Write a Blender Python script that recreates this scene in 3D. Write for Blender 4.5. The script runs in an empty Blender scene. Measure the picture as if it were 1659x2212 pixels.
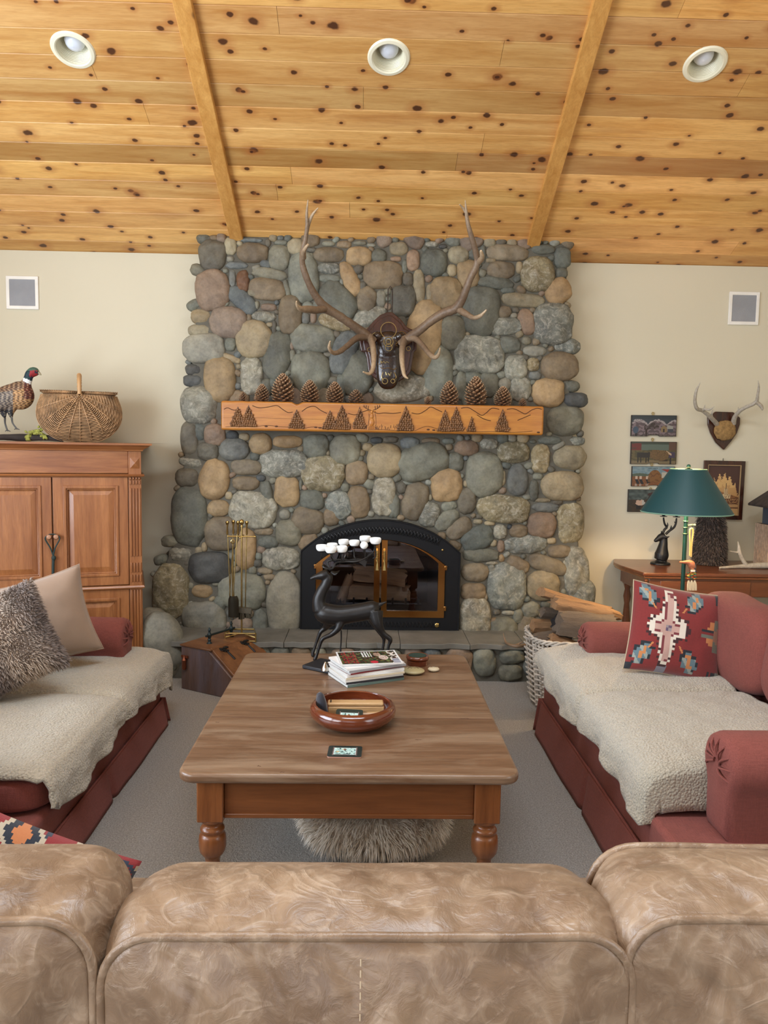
import bpy, bmesh, math, random
import numpy as np
from mathutils import Vector, Matrix, Euler, noise

SC = bpy.context.scene
COL = SC.collection
R = random.Random(7)
PI = math.pi

# ------------------------------------------------------------------ camera
W, H, F = 1659.0, 2212.0, 1660.0
cam_data = bpy.data.cameras.new('camera')
cam = bpy.data.objects.new('camera', cam_data)
COL.objects.link(cam)
cam_data.sensor_fit = 'VERTICAL'
cam_data.sensor_height = 36.0
cam_data.lens = 36.0 * F / H
cam_data.clip_start = 0.02
PITCH, YAW, ROLL = math.radians(5.0), math.radians(1.35), math.radians(0.95)
CAM = Vector((0, 0, 1.5))
cam.matrix_world = Matrix.Translation(CAM) @ Matrix.Rotation(-YAW, 4, 'Z') @ Matrix.Rotation(PI/2 - PITCH, 4, 'X') @ Matrix.Rotation(ROLL, 4, 'Z')
SC.camera = cam
CR = cam.matrix_world.to_3x3()

# ------------------------------------------------------------------ light and exposure
SC.view_settings.view_transform = 'Standard'
SC.view_settings.look = 'None'
SC.view_settings.gamma = 1.0
SC.view_settings.use_curve_mapping = False
SC.view_settings.exposure = 0.35
world = bpy.data.worlds.new('daylight')
SC.world = world
world.use_nodes = True
wb = world.node_tree.nodes['Background']
wb.inputs[0].default_value = (0.62, 0.76, 1.0, 1)
wb.inputs[1].default_value = 1.2

def area(name, loc, target, sx, sy, power, color, spread=180):
    l = bpy.data.lights.new(name, 'AREA')
    l.shape = 'RECTANGLE'; l.size = sx; l.size_y = sy
    l.energy = power; l.color = color; l.spread = math.radians(spread)
    o = bpy.data.objects.new(name, l); COL.objects.link(o)
    o.location = loc
    d = Vector(target) - Vector(loc)
    o.rotation_euler = d.to_track_quat('-Z', 'Y').to_euler()
    return o
# daylight entering by the windows of the left wall and of the wall behind the camera
area('window_light_left', (-3.12, 1.9, 1.75), (-0.6, 2.6, 2.7), 2.0, 2.1, 122, (0.80, 0.89, 1.0))
area('window_light_left', (-3.12, -0.6, 1.9), (-1.6, 1.4, 3.4), 1.8, 2.4, 90, (0.95, 0.97, 1.0))
area('window_light_rear', (-0.9, -2.30, 1.9), (0, 2.5, 2.6), 3.0, 2.0, 14, (1.0, 0.96, 0.90))
area('window_light_right', (3.0, -0.4, 1.7), (0, 1.6, 1.3), 1.7, 1.7, 26, (0.97, 0.98, 1.0))
area('added_skylight_light', (0.0, 1.65, 4.24), (0, 1.95, 3.24), 2.5, 0.9, 80, (0.80, 0.90, 1.0))  # added cool overhead lamp, for table, throw tops and chimney

# ------------------------------------------------------------------ picture to place
def ray(px, py):
    d = Vector(((px - W/2)/F, (H/2 - py)/F, -1.0))
    return CR @ d
def P(px, py, x=None, y=None, z=None):
    d = ray(px, py)
    if y is not None: t = y / d.y
    elif z is not None: t = (z - CAM.z) / d.z
    else: t = x / d.x
    return CAM + d*t
D = 5.35                 # wall behind the chimney
YC = 5.165               # face of the chimney mortar
SL = 0.42                # ceiling slope
ZW = 2.765               # height where slope meets the wall
def ceil_z(y): return ZW + SL*(D - y)
def PC(px, py, off=0.0):
    d = ray(px, py)
    t = (ZW + SL*D - off - CAM.z) / (d.z + SL*d.y)
    return CAM + d*t

# ------------------------------------------------------------------ geometry collector
def mix(a, b, t): return tuple(a[i] + (b[i]-a[i])*t for i in range(3))
def nz(x, y=0.0, z=0.0): return noise.noise(Vector((x, y, z)))

class G:
    def __init__(s): s.v, s.f, s.c = [], [], []
    def poly(s, vs, fs, col=None):
        n = len(s.v)
        s.v.extend([tuple(p) for p in vs]); s.f.extend([tuple(i+n for i in q) for q in fs])
        if isinstance(col, list): s.c.extend(col)
        else: s.c.extend([col]*len(fs))
        return s
    def box(s, c, d, rot=None, col=None, taper=1.0):
        x, y, z = d[0]/2, d[1]/2, d[2]/2
        vs = [(-x,-y,-z),(x,-y,-z),(x,y,-z),(-x,y,-z),(-x*taper,-y*taper,z),(x*taper,-y*taper,z),(x*taper,y*taper,z),(-x*taper,y*taper,z)]
        m = rot.to_matrix() if isinstance(rot, Euler) else (rot if rot is not None else Matrix.Identity(3))
        vs = [m @ Vector(p) + Vector(c) for p in vs]
        return s.poly(vs, [(0,3,2,1),(4,5,6,7),(0,1,5,4),(1,2,6,5),(2,3,7,6),(3,0,4,7)], col)
    def bx(s, x0, x1, y0, y1, z0, z1, col=None):
        return s.box(((x0+x1)/2,(y0+y1)/2,(z0+z1)/2), (abs(x1-x0),abs(y1-y0),abs(z1-z0)), col=col)
    def tube(s, pts, r, n=8, cap=True, col=None, flat=1.0, closed=False):
        pts = [Vector(p) for p in pts]
        m = len(pts)
        rs = r if isinstance(r, (list, tuple)) else [r]*m
        vs, fs = [], []
        up = None
        for i, p in enumerate(pts):
            if closed: t = pts[(i+1) % m] - pts[i-1]
            else: t = pts[min(i+1, m-1)] - pts[max(i-1, 0)]
            if t.length < 1e-9: t = Vector((0,0,1))
            t.normalize()
            if up is None:
                up = Vector((0,0,1)) if abs(t.z) < 0.9 else Vector((0,1,0))
            a = t.cross(up)
            if a.length < 1e-6: a = t.cross(Vector((1,0,0)))
            a.normalize(); b = a.cross(t).normalized(); up = b
            for k in range(n):
                th = 2*PI*k/n
                vs.append(p + a*(math.cos(th)*rs[i]) + b*(math.sin(th)*rs[i]*flat))
        for i in range(m if closed else m-1):
            j = (i+1) % m
            for k in range(n):
                fs.append((i*n+k, i*n+(k+1)%n, j*n+(k+1)%n, j*n+k))
        if cap and not closed:
            fs.append(tuple(range(n))[::-1]); fs.append(tuple((m-1)*n+k for k in range(n)))
        return s.poly(vs, fs, col)
    def lathe(s, prof, n=24, c=(0,0,0), m=None, col=None, sx=1, sy=1, cap=True):
        vs, fs = [], []
        for (r, z) in prof:
            for k in range(n):
                th = 2*PI*k/n
                p = Vector((r*sx*math.cos(th), r*sy*math.sin(th), z))
                if m is not None: p = m @ p
                vs.append(p + Vector(c))
        q = len(prof)
        for i in range(q-1):
            for k in range(n): fs.append((i*n+k, i*n+(k+1)%n, (i+1)*n+(k+1)%n, (i+1)*n+k))
        if cap:
            fs.append(tuple(range(n))[::-1]); fs.append(tuple((q-1)*n+k for k in range(n)))
        return s.poly(vs, fs, col)
    def ell(s, c, r, rot=None, p=2.0, nu=20, nv=12, col=None, fn=None):
        def sg(a, e): return math.copysign(abs(a)**e, a)
        e = 2.0/p
        m = rot.to_matrix() if isinstance(rot, Euler) else (rot if rot is not None else Matrix.Identity(3))
        vs, fs = [], []
        for j in range(nv+1):
            ph = -PI/2 + PI*j/nv
            for i in range(nu):
                th = 2*PI*i/nu
                q = Vector((sg(math.cos(ph),e)*sg(math.cos(th),e)*r[0], sg(math.cos(ph),e)*sg(math.sin(th),e)*r[1], sg(math.sin(ph),e)*r[2]))
                if fn: q = fn(q)
                vs.append(m @ q + Vector(c))
        for j in range(nv):
            for i in range(nu):
                fs.append((j*nu+i, j*nu+(i+1)%nu, (j+1)*nu+(i+1)%nu, (j+1)*nu+i))
        return s.poly(vs, fs, col)
    def prism(s, pl, a, b, m=None, col=None):
        """polygon of (u,w) pairs; extruded along local y from a to b; u=x w=z"""
        n = len(pl)
        vs = [Vector((u, a, w)) for u, w in pl] + [Vector((u, b, w)) for u, w in pl]
        if m is not None: vs = [m @ p for p in vs]
        fs = [tuple(range(n)), tuple(range(n, 2*n))[::-1]]
        for i in range(n):
            j = (i+1) % n
            fs.append((j, i, i+n, j+n))
        return s.poly(vs, fs, col)
    def ring(s, outer, inner, a, b, closed=True, col=None):
        """frame between two outlines with the same count; depth a (front) to b"""
        n = len(outer)
        vs = [Vector((u, a, w)) for u, w in outer] + [Vector((u, a, w)) for u, w in inner] + [Vector((u, b, w)) for u, w in outer] + [Vector((u, b, w)) for u, w in inner]
        fs = []
        for i in range(n if closed else n-1):
            j = (i+1) % n
            fs += [(i, j, n+j, n+i), (2*n+j, 2*n+i, 3*n+i, 3*n+j), (j, i, 2*n+i, 2*n+j), (n+i, n+j, 3*n+j, 3*n+i)]
        if not closed:
            fs += [(0, n, 3*n, 2*n), (n-1, 3*n-1, 4*n-1, 2*n-1)]
        return s.poly(vs, fs, col)
    def grid(s, fn, nu, nv, colfn=None, cu=False):
        vs = [fn(i/nu, j/nv) for j in range(nv+1) for i in range(nu+1)]
        fs, cs = [], []
        for j in range(nv):
            for i in range(nu):
                a = j*(nu+1)+i
                fs.append((a, a+1, a+nu+2, a+nu+1))
                cs.append(colfn((i+.5)/nu, (j+.5)/nv) if colfn else None)
        return s.poly(vs, fs, cs)
    def add(s, o, m=None):
        vs = [m @ Vector(p) for p in o.v] if m is not None else o.v
        return s.poly(vs, o.f, list(o.c))
    def move(s, fn): s.v = [tuple(fn(Vector(p))) for p in s.v]; return s
    def mesh(s, name):
        me = bpy.data.meshes.new(name)
        me.from_pydata([tuple(p) for p in s.v], [], s.f)
        if any(c is not None for c in s.c):
            at = me.attributes.new('Col', 'FLOAT_COLOR', 'CORNER')
            buf = []
            for fc, c in zip(s.f, s.c):
                c = c if c is not None else (0.5,0.5,0.5)
                cc = (c[0], c[1], c[2], c[3] if len(c) > 3 else 1.0)
                buf.extend(cc*len(fc))
            at.data.foreach_set('color', buf)
        me.update()
        return me

def sm(pts, k=6):
    """Catmull-Rom through tuples of any length"""
    n = len(pts); out = []
    for i in range(n-1):
        p0, p1, p2, p3 = pts[max(i-1,0)], pts[i], pts[i+1], pts[min(i+2,n-1)]
        for j in range(k):
            t = j/k
            out.append(tuple(0.5*((2*b)+(-a+c)*t+(2*a-5*b+4*c-d)*t*t+(-a+3*b-3*c+d)*t**3) for a,b,c,d in zip(p0,p1,p2,p3)))
    out.append(tuple(pts[-1]))
    return out

def tube4(g, pts, k=5, n=8, **kw):
    """pts of (x,y,z,r)"""
    q = sm(pts, k)
    g.tube([p[:3] for p in q], [max(p[3], 0.0005) for p in q], n=n, **kw)

def tag(o, label=None, cat=None, group=None, kind=None):
    if label: o['label'] = label
    if cat: o['category'] = cat
    if group: o['group'] = group
    if kind: o['kind'] = kind
    return o

def link(name, me, m=None, parent=None, loc=(0,0,0), rot=(0,0,0), smooth=True, angle=40, bevel=0, seg=2, fix=True, sub=0, solid=0):
    if fix:
        bm = bmesh.new(); bm.from_mesh(me)
        bmesh.ops.recalc_face_normals(bm, faces=bm.faces)
        bm.to_mesh(me); bm.free()
    if smooth:
        me.polygons.foreach_set('use_smooth', [True]*len(me.polygons))
        me.set_sharp_from_angle(angle=math.radians(angle))
    if m: me.materials.append(m)
    o = bpy.data.objects.new(name, me)
    COL.objects.link(o)
    o.location = loc; o.rotation_euler = rot
    if parent: o.parent = parent
    if solid:
        md = o.modifiers.new('solid', 'SOLIDIFY'); md.thickness = solid; md.offset = 0
    if bevel:
        md = o.modifiers.new('bevel', 'BEVEL'); md.width = bevel; md.segments = seg; md.limit_method = 'ANGLE'; md.angle_limit = math.radians(35)
        md.harden_normals = False
    if sub:
        md = o.modifiers.new('sub', 'SUBSURF'); md.levels = sub; md.render_levels = sub
    return o

def part(name, g, m, parent, w=False, **kw):
    """a mesh under its thing; w=True when g is in world coordinates"""
    if w:
        base = parent
        off = Vector((0,0,0)); mats = []
        mw = Matrix.Identity(4)
        chain = []
        while base is not None: chain.append(base); base = base.parent
        for b in reversed(chain): mw = mw @ (Matrix.Translation(b.location) @ b.rotation_euler.to_matrix().to_4x4())
        inv = mw.inverted()
        g.v = [tuple(inv @ Vector(p)) for p in g.v]
    return link(name, g.mesh(name), m, parent, **kw)

def thing(name, label, cat, loc=(0,0,0), rz=0, group=None, rot=None):
    o = bpy.data.objects.new(name, None); COL.objects.link(o)
    o.empty_display_size = 0.05
    o.location = loc; o.rotation_euler = rot if rot is not None else (0,0,rz)
    return tag(o, label, cat, group)

def solo(name, g, m, label, cat, loc=(0,0,0), w=False, group=None, kind=None, rot=(0,0,0), **kw):
    if w: g.v = [tuple(Vector(p) - Vector(loc)) for p in g.v]
    o = link(name, g.mesh(name), m, None, loc=loc, rot=rot, **kw)
    return tag(o, label, cat, group, kind)

def struct(name, g, m, **kw):
    o = link(name, g.mesh(name), m, None, **kw); o['kind'] = 'structure'; return o

def dup(root, loc, rot=None, scale=None, label=None):
    r = root.copy(); COL.objects.link(r); r.location = loc
    if rot is not None: r.rotation_euler = rot
    if scale is not None: r.scale = (scale,)*3 if not isinstance(scale, tuple) else scale
    if label: r['label'] = label
    for ch in list(root.children):
        c = ch.copy(); COL.objects.link(c); c.parent = r
        for g in ch.children:
            d = g.copy(); COL.objects.link(d); d.parent = c
    return r

def fuse(g, voxel, smooth=6, colfn=None, disp=None):
    """one continuous skin around overlapping solids"""
    me = g.mesh('tmp'); o = bpy.data.objects.new('tmp', me); COL.objects.link(o)
    md = o.modifiers.new('r', 'REMESH'); md.mode = 'VOXEL'; md.voxel_size = voxel; md.adaptivity = 0
    if smooth:
        ms = o.modifiers.new('s', 'SMOOTH'); ms.iterations = smooth; ms.factor = 0.5
    dg = bpy.context.evaluated_depsgraph_get()
    ev = o.evaluated_get(dg); m2 = bpy.data.meshes.new_from_object(ev)
    out = G()
    out.v = [tuple(v.co) for v in m2.vertices]
    out.f = [tuple(p.vertices) for p in m2.polygons]
    if disp: out.v = [tuple(Vector(p) + disp(Vector(p))) for p in out.v]
    if colfn:
        out.c = [colfn(sum((Vector(out.v[i]) for i in fc), Vector())/len(fc)) for fc in out.f]
    else: out.c = [None]*len(out.f)
    bpy.data.objects.remove(o); bpy.data.meshes.remove(me); bpy.data.meshes.remove(m2)
    return out

# ------------------------------------------------------------------ materials
class NT:
    def __init__(s, name):
        s.m = bpy.data.materials.new(name); s.m.use_nodes = True
        s.t = s.m.node_tree; s.b = s.t.nodes['Principled BSDF']; s.out = s.t.nodes['Material Output']
    def n(s, typ, props=None, **ins):
        nd = s.t.nodes.new('ShaderNode'+typ)
        for k, v in (props or {}).items(): setattr(nd, k, v)
        for k, v in ins.items():
            key = int(k[1:]) if (k[0] == '_' and k[1:].isdigit()) else k.replace('_', ' ')
            s.set(nd.inputs[key], v)
        return nd
    def set(s, sock, v):
        if hasattr(v, 'is_output') or isinstance(v, bpy.types.NodeSocket): s.t.links.new(v, sock)
        elif isinstance(v, (tuple, list)) and sock.type == 'RGBA': sock.default_value = (v[0], v[1], v[2], 1)
        else: sock.default_value = v
    def co(s, scale=(1,1,1), rot=(0,0,0), loc=(0,0,0), kind='Object'):
        tc = s.n('TexCoord')
        mp = s.n('Mapping', Scale=scale, Rotation=rot, Location=loc)
        s.t.links.new(tc.outputs[kind], mp.inputs['Vector'])
        return mp.outputs[0]
    def noise(s, vec, scale=5, detail=3, rough=0.55, dist=0.0):
        nd = s.n('TexNoise', Vector=vec, Scale=scale, Detail=detail, Roughness=rough, Distortion=dist)
        return nd.outputs['Fac']
    def ramp(s, fac, stops, interp='LINEAR'):
        nd = s.n('ValToRGB', Fac=fac); cr = nd.color_ramp; cr.interpolation = interp
        while len(cr.elements) < len(stops): cr.elements.new(0.5)
        for e, (p, c) in zip(cr.elements, stops):
            e.position = p
            if isinstance(c, (int, float)): c = (c, c, c)
            e.color = (c[0], c[1], c[2], 1)
        return nd.outputs['Color']
    def mixc(s, f, a, b, mode='MIX'):
        nd = s.t.nodes.new('ShaderNodeMix'); nd.data_type = 'RGBA'; nd.blend_type = mode
        s.set(nd.inputs[0], f); s.set(nd.inputs[6], a); s.set(nd.inputs[7], b)
        return nd.outputs[2]
    def math(s, op, a, b=0.0, clamp=False):
        nd = s.t.nodes.new('ShaderNodeMath'); nd.operation = op; nd.use_clamp = clamp
        s.set(nd.inputs[0], a); s.set(nd.inputs[1], b)
        return nd.outputs[0]
    def bump(s, h, strength=0.3, dist=0.01, normal=None):
        nd = s.n('Bump', Strength=strength, Distance=dist, Height=h)
        if normal is not None: s.t.links.new(normal, nd.inputs['Normal'])
        return nd.outputs[0]
    def done(s, col=None, rough=0.6, metal=0.0, normal=None, spec=None, sheen=0, coat=0):
        if col is not None: s.set(s.b.inputs['Base Color'], col)
        s.set(s.b.inputs['Roughness'], rough); s.set(s.b.inputs['Metallic'], metal)
        if normal is not None: s.set(s.b.inputs['Normal'], normal)
        if spec is not None: s.b.inputs['Specular IOR Level'].default_value = spec
        if sheen: s.b.inputs['Sheen Weight'].default_value = sheen
        if coat:
            s.b.inputs['Coat Weight'].default_value = coat; s.b.inputs['Coat Roughness'].default_value = 0.12
        return s.m
def attr(t): return t.n('Attribute', {'attribute_name': 'Col'})

def plain(name, col, rough=0.6, metal=0.0, var=0.12, vs=6, bs=0.0, bsc=60, stretch=(1,1,1), spec=None, sheen=0, coat=0, vcol=False, bdist=0.004):
    t = NT(name)
    v = t.co(stretch)
    f = t.noise(v, vs, 4)
    base = attr(t).outputs['Color'] if vcol else col
    c = t.mixc(t.ramp(f, [(0.3, 0), (0.7, 1)]), t.mixc(1.0, base, (1-var,)*3, 'MULTIPLY'), t.mixc(1.0, base, (1+var*0.6,)*3, 'MULTIPLY'))
    nrm = t.bump(t.noise(v, bsc, 3), bs, bdist) if bs else None
    return t.done(c, rough, metal, nrm, spec, sheen, coat)

def wood(name, light, dark, axis=0, rough=0.45, gs=9, knots=0.0, ks=3.0, stain=None, coat=0, var=0.5, attrmul=False, bump=0.12, grain=0.5):
    t = NT(name)
    st = [1, 1, 1]; st[axis] = 0.09
    v = t.co(tuple(st))
    n1 = t.noise(v, gs*4, 5, 0.6, 0.6)
    n2 = t.noise(v, gs*0.8, 3, 0.5, 1.2)
    fine = t.noise(v, gs*22, 2, 0.6)
    f = t.math('ADD', t.math('MULTIPLY', n1, 0.55), t.math('MULTIPLY', n2, 0.45))
    c = t.mixc(t.ramp(f, [(0.5-var*0.3, 0), (0.5+var*0.3, 1)]), dark, light)
    c = t.mixc(t.math('MULTIPLY', t.ramp(fine, [(0.35, 1), (0.55, 0)]), grain*0.35), c, t.mixc(1.0, dark, (0.55,0.5,0.45), 'MULTIPLY'))
    if stain:
        big = t.noise(t.co(tuple(0.22 if i == axis else 1 for i in range(3))), stain[1]*2.2, 5, 0.65, 0.6)
        c = t.mixc(t.ramp(big, [(0.45, 0), (0.68, stain[2])]), c, stain[0])
    if attrmul:
        c = t.mixc(1.0, c, attr(t).outputs['Color'], 'MULTIPLY')
    if False: pass
    if knots:
        ks3 = [1.0, 1.0, 1.0]; ks3[axis] = 0.55
        vo = t.n('TexVoronoi', {'feature': 'F1'}, Vector=t.co(tuple(ks3)), Scale=ks)
        d = vo.outputs['Distance']
        c = t.mixc(t.ramp(d, [(knots*0.6, 0.55), (knots*2.2, 0.0)]), c, t.mixc(1.0, dark, (0.75,0.6,0.5), 'MULTIPLY'))
        c = t.mixc(t.ramp(d, [(knots*0.55, 0.95), (knots, 0.0)]), c, (0.06,0.022,0.01))
    nr = t.bump(t.math('ADD', n1, fine), bump, 0.004)
    return t.done(c, rough, 0, nr, coat=coat)
def S(r, g, b):
    f = lambda c: (c/255/12.92) if c/255 <= 0.04045 else ((c/255+0.055)/1.055)**2.4
    return (f(r), f(g), f(b))

# ------------------------------------------------------------------ materials of the room
def wall_mat():
    t = NT('plaster')
    v = t.co()
    n = t.noise(v, 90, 3)
    c = t.mixc(t.noise(v, 1.2, 2), S(203,195,170), S(209,201,178))
    return t.done(c, 0.85, 0, t.bump(n, 0.12, 0.003))
M_WALL = wall_mat()
def ceiling_mat():
    t = NT('knotty_pine_boards')
    v = t.co((0.09, 1, 1))
    n1 = t.noise(v, 26, 5, 0.6, 0.7); n2 = t.noise(v, 7, 3, 0.5, 1.5); fine = t.noise(v, 160, 2)
    f = t.math('ADD', t.math('MULTIPLY', n1, 0.5), t.math('MULTIPLY', n2, 0.5))
    c = t.mixc(t.ramp(f, [(0.36, 0), (0.62, 1)]), S(206,150,80), S(236,190,120))
    c = t.mixc(1.0, c, attr(t).outputs['Color'], 'MULTIPLY')
    c = t.mixc(t.math('MULTIPLY', t.ramp(fine, [(0.38, 1), (0.52, 0)]), 0.16), c, S(150,92,44))
    # heartwood streaks
    hs = t.noise(t.co((0.18, 1.6, 1.6), loc=(3, 5, 1)), 3.2, 3, 0.5, 0.4)
    c = t.mixc(t.ramp(hs, [(0.60, 0), (0.70, 0.42)]), c, S(158,96,48))
    for sc, th, lx in ((3.1, 0.050, 0.0), (2.4, 0.052, 7.3), (3.9, 0.038, 3.9), (3.5, 0.045, 12.9)):
        vo = t.n('TexVoronoi', {'voronoi_dimensions': '2D'}, Vector=t.co((0.72, 1, 1), loc=(lx, lx*1.7, 0)), Scale=sc)
        wob = t.noise(t.co((1,1,1)), 22, 2)
        d = t.math('ADD', vo.outputs['Distance'], t.math('MULTIPLY', t.math('SUBTRACT', wob, 0.5), 0.05))
        c = t.mixc(t.ramp(d, [(th*0.9, 0.5), (th*2.6, 0.0)]), c, S(165,98,48))
        c = t.mixc(t.ramp(d, [(th*0.62, 0.93), (th*0.95, 0.0)]), c, S(66,34,20))
    return t.done(c, 0.42, 0, t.bump(t.math('ADD', n1, fine), 0.08, 0.003))
M_CEIL = ceiling_mat()
M_BEAM = wood('pine_batten', S(222,168,94), S(192,134,64), 1, 0.4, 9, knots=0.10, ks=5)
M_GROOVE = plain('dark_gap', S(70,42,22), 0.9)
def carpet_mat():
    t = NT('carpet_pile')
    v = t.co()
    n = t.noise(v, 170, 4, 0.7); n2 = t.noise(v, 60, 3, 0.6); big = t.noise(v, 2.3, 3)
    c = t.mixc(t.ramp(n, [(0.38, 0), (0.62, 1)]), S(148,141,132), S(222,218,211))
    c = t.mixc(t.ramp(n2, [(0.3, 0.28), (0.6, 0)]), c, S(150,138,124))
    c = t.mixc(t.math('MULTIPLY', big, 0.25), c, S(196,184,166))
    return t.done(c, 0.95, 0, t.bump(t.math('ADD', n, n2), 1.0, 0.02), sheen=0.25)
M_CARPET = carpet_mat()
M_WHITE = plain('white_trim', S(235,232,224), 0.5)
M_CREAM = plain('cream_trim', S(228,222,196), 0.35, var=0.04)
M_BULB = None
def bulb_mat():
    t = NT('frosted_bulb')
    t.b.inputs['Emission Color'].default_value = (0.8,0.87,1,1); t.b.inputs['Emission Strength'].default_value = 0.0
    return t.done(S(214,218,226), 0.25)
M_BULB = bulb_mat()
M_GRILLE = plain('speaker_cloth', S(150,152,156), 0.8, bs=0.6, bsc=420)

# ------------------------------------------------------------------ room shell
XL, XR, YR, RID = -3.2, 3.15, -2.4, 1.0
ZR = ceil_z(RID)
g = G(); g.bx(XL-0.1, XR+0.1, YR-0.1, D+0.1, -0.1, 0); struct('floor', g, M_CARPET, smooth=False)
g = G(); FB = (-0.30, 0.62, 1.0)   # the firebox recess passes through the wall
g.bx(XL-0.1, FB[0], D, D+0.1, 0, ZW-0.004); g.bx(FB[1], XR+0.1, D, D+0.1, 0, ZW-0.004); g.bx(FB[0], FB[1], D, D+0.1, FB[2], ZW-0.004); g.bx(FB[0], FB[1], D, D+0.1, 0, 0.25)
struct('wall_back', g, M_WALL, smooth=False)
def side_wall(name, x0, x1, wins):
    """gable-shaped side wall with window openings: strips in y"""
    def top(y): return (ceil_z(y) if y > RID else ZR - SL*(RID-y)) + 0.08
    ys = sorted(set([YR-0.1, RID, D+0.1] + [w[0] for w in wins] + [w[1] for w in wins]))
    g = G()
    for a, b in zip(ys[:-1], ys[1:]):
        w = next((w for w in wins if w[0] <= a and b <= w[1]), None)
        spans = [(0, None)] if w is None else [(0, w[2]), (w[3], None)]
        for lo, hi in spans:
            pl = [(a, lo), (b, lo), (b, top(b) if hi is None else hi), (a, top(a) if hi is None else hi)]
            vs = [(x0, p[0], p[1]) for p in pl] + [(x1, p[0], p[1]) for p in pl]
            g.poly(vs, [(0,1,2,3), (7,6,5,4), (0,4,5,1), (1,5,6,2), (2,6,7,3), (3,7,4,0)])
    struct(name, g, M_WALL, smooth=False)
WL = [(-1.6, 0.4, 0.6, 3.1), (0.85, 2.95, 0.7, 2.85)]
WR = [(-1.3, 0.5, 0.8, 2.6)]
side_wall('wall_left', XL-0.1, XL, WL)
side_wall('wall_right', XR, XR+0.1, WR)
g = G()
zt = ZR - SL*(RID-YR)
g.bx(XL-0.1, -2.4, YR-0.1, YR, 0, zt+0.05); g.bx(0.6, XR+0.1, YR-0.1, YR, 0, zt+0.05)
g.bx(-2.4, 0.6, YR-0.1, YR, 0, 0.8); g.bx(-2.4, 0.6, YR-0.1, YR, 3.0, zt+0.05)
struct('wall_rear', g, M_WALL, smooth=False)
t = NT('window_glass'); tr = t.n('BsdfTransparent', Color=(0.97,0.99,1)); gl = t.n('BsdfGlossy', Roughness=0.02)
mx = t.n('MixShader', _0=0.08); t.t.links.new(tr.outputs[0], mx.inputs[1]); t.t.links.new(gl.outputs[0], mx.inputs[2]); t.t.links.new(mx.outputs[0], t.out.inputs[0])
M_WGLASS = t.m
def window(k, side, a, b, z0, z1):
    """a,b along the wall"""
    def bxx(g, u0, u1, w0, w1, d0, d1):
        if side == 'rear': g.bx(u0, u1, YR-0.05-d1, YR-0.05-d0, w0, w1)
        elif side == 'left': g.bx(XL-0.05-d1, XL-0.05-d0, u0, u1, w0, w1)
        else: g.bx(XR+0.05+d0, XR+0.05+d1, u0, u1, w0, w1)
    g = G(); f = 0.06
    bxx(g, a, b, z0, z0+f, -0.02, 0.03); bxx(g, a, b, z1-f, z1, -0.02, 0.03)
    bxx(g, a, a+f, z0, z1, -0.02, 0.03); bxx(g, b-f, b, z0, z1, -0.02, 0.03)
    m = (a+b)/2; bxx(g, m-0.03, m+0.03, z0, z1, -0.02, 0.03)
    o = struct('window_%d' % k, g, M_WHITE, smooth=False)
    g = G(); bxx(g, a+f, b-f, z0+f, z1-f, 0.0, 0.006)
    link('pane', g.mesh('pane'), M_WGLASS, o, smooth=False)
for i, w in enumerate(WL): window(i+1, 'left', *w)
window(3, 'rear', -2.4, 0.6, 0.8, 3.0)
window(4, 'right', *WR[0])
SK0, SK1 = D+0.03-0.131*32, D+0.03-0.131*25
def slope_box(g, x0, x1, y0, y1, d0, d1):
    z = ceil_z
    vs = [(x, y, z(y)+d) for d in (d0, d1) for x, y in ((x0,y0),(x1,y0),(x1,y1),(x0,y1))]
    g.poly(vs, [(3,2,1,0),(4,5,6,7),(0,1,5,4),(1,2,6,5),(2,3,7,6),(3,0,4,7)])
g = G(); f = 0.06
slope_box(g, -1.3, 1.3, SK0, SK0+f, 0.0, 0.12); slope_box(g, -1.3, 1.3, SK1-f, SK1, 0.0, 0.12)
slope_box(g, -1.3, -1.3+f, SK0, SK1, 0.0, 0.12); slope_box(g, 1.3-f, 1.3, SK0, SK1, 0.0, 0.12); slope_box(g, -0.03, 0.03, SK0, SK1, 0.0, 0.12)
o = struct('window_5', g, M_WHITE, smooth=False)  # unseen skylight, added ahead of the leather sofa back for its overhead light
g = G(); slope_box(g, -1.25, 1.25, SK0+0.05, SK1-0.05, 0.06, 0.066); link('pane', g.mesh('pane'), M_WGLASS, o, smooth=False)

# boards of the front slope: one board after another, running left to right
BP = 0.131
cuts = [PC(158,108), PC(840,124), PC(1523,139)]
g = G()
cs = math.sqrt(1+SL*SL)
y = D + 0.03
row = 0
while y > RID:
    y2 = y - BP
    xs = [XL-0.05]
    while xs[-1] < XR+0.05: xs.append(xs[-1] + R.uniform(1.6, 4.2))
    xs[-1] = XR+0.05
    segs = list(zip(xs[:-1], xs[1:]))
    if 25 <= row < 32: segs = [(a_, min(b_, -1.3)) for a_, b_ in segs if a_ < -1.3] + [(max(a_, 1.3), b_) for a_, b_ in segs if b_ > 1.3]
    base = R.uniform(0.80, 1.10)
    if row in (6, 9, 14, 21): base = 0.68
    for x0, x1 in segs:
        q = min(1.14, max(0.66, base*R.uniform(0.93, 1.07)))
        col = (q, q*R.uniform(0.93,1.0), q*R.uniform(0.86,1.0))
        a, b, e, h = y-0.0022, y2+0.0022, 0.0012, 0.002
        pr = [(a, 0.02), (a, h), (a-e, 0), (b+e, 0), (b, h), (b, 0.02)]
        vs = [(x0+0.0008, py, ceil_z(py)+o*cs) for py, o in pr] + [(x1-0.0008, py, ceil_z(py)+o*cs) for py, o in pr]
        g.poly(vs, [(0,1,2,3,4,5), (11,10,9,8,7,6)] + [(i, i+6, (i+1)%6+6, (i+1)%6) for i in range(6)], col)
    y = y2; row += 1
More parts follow.
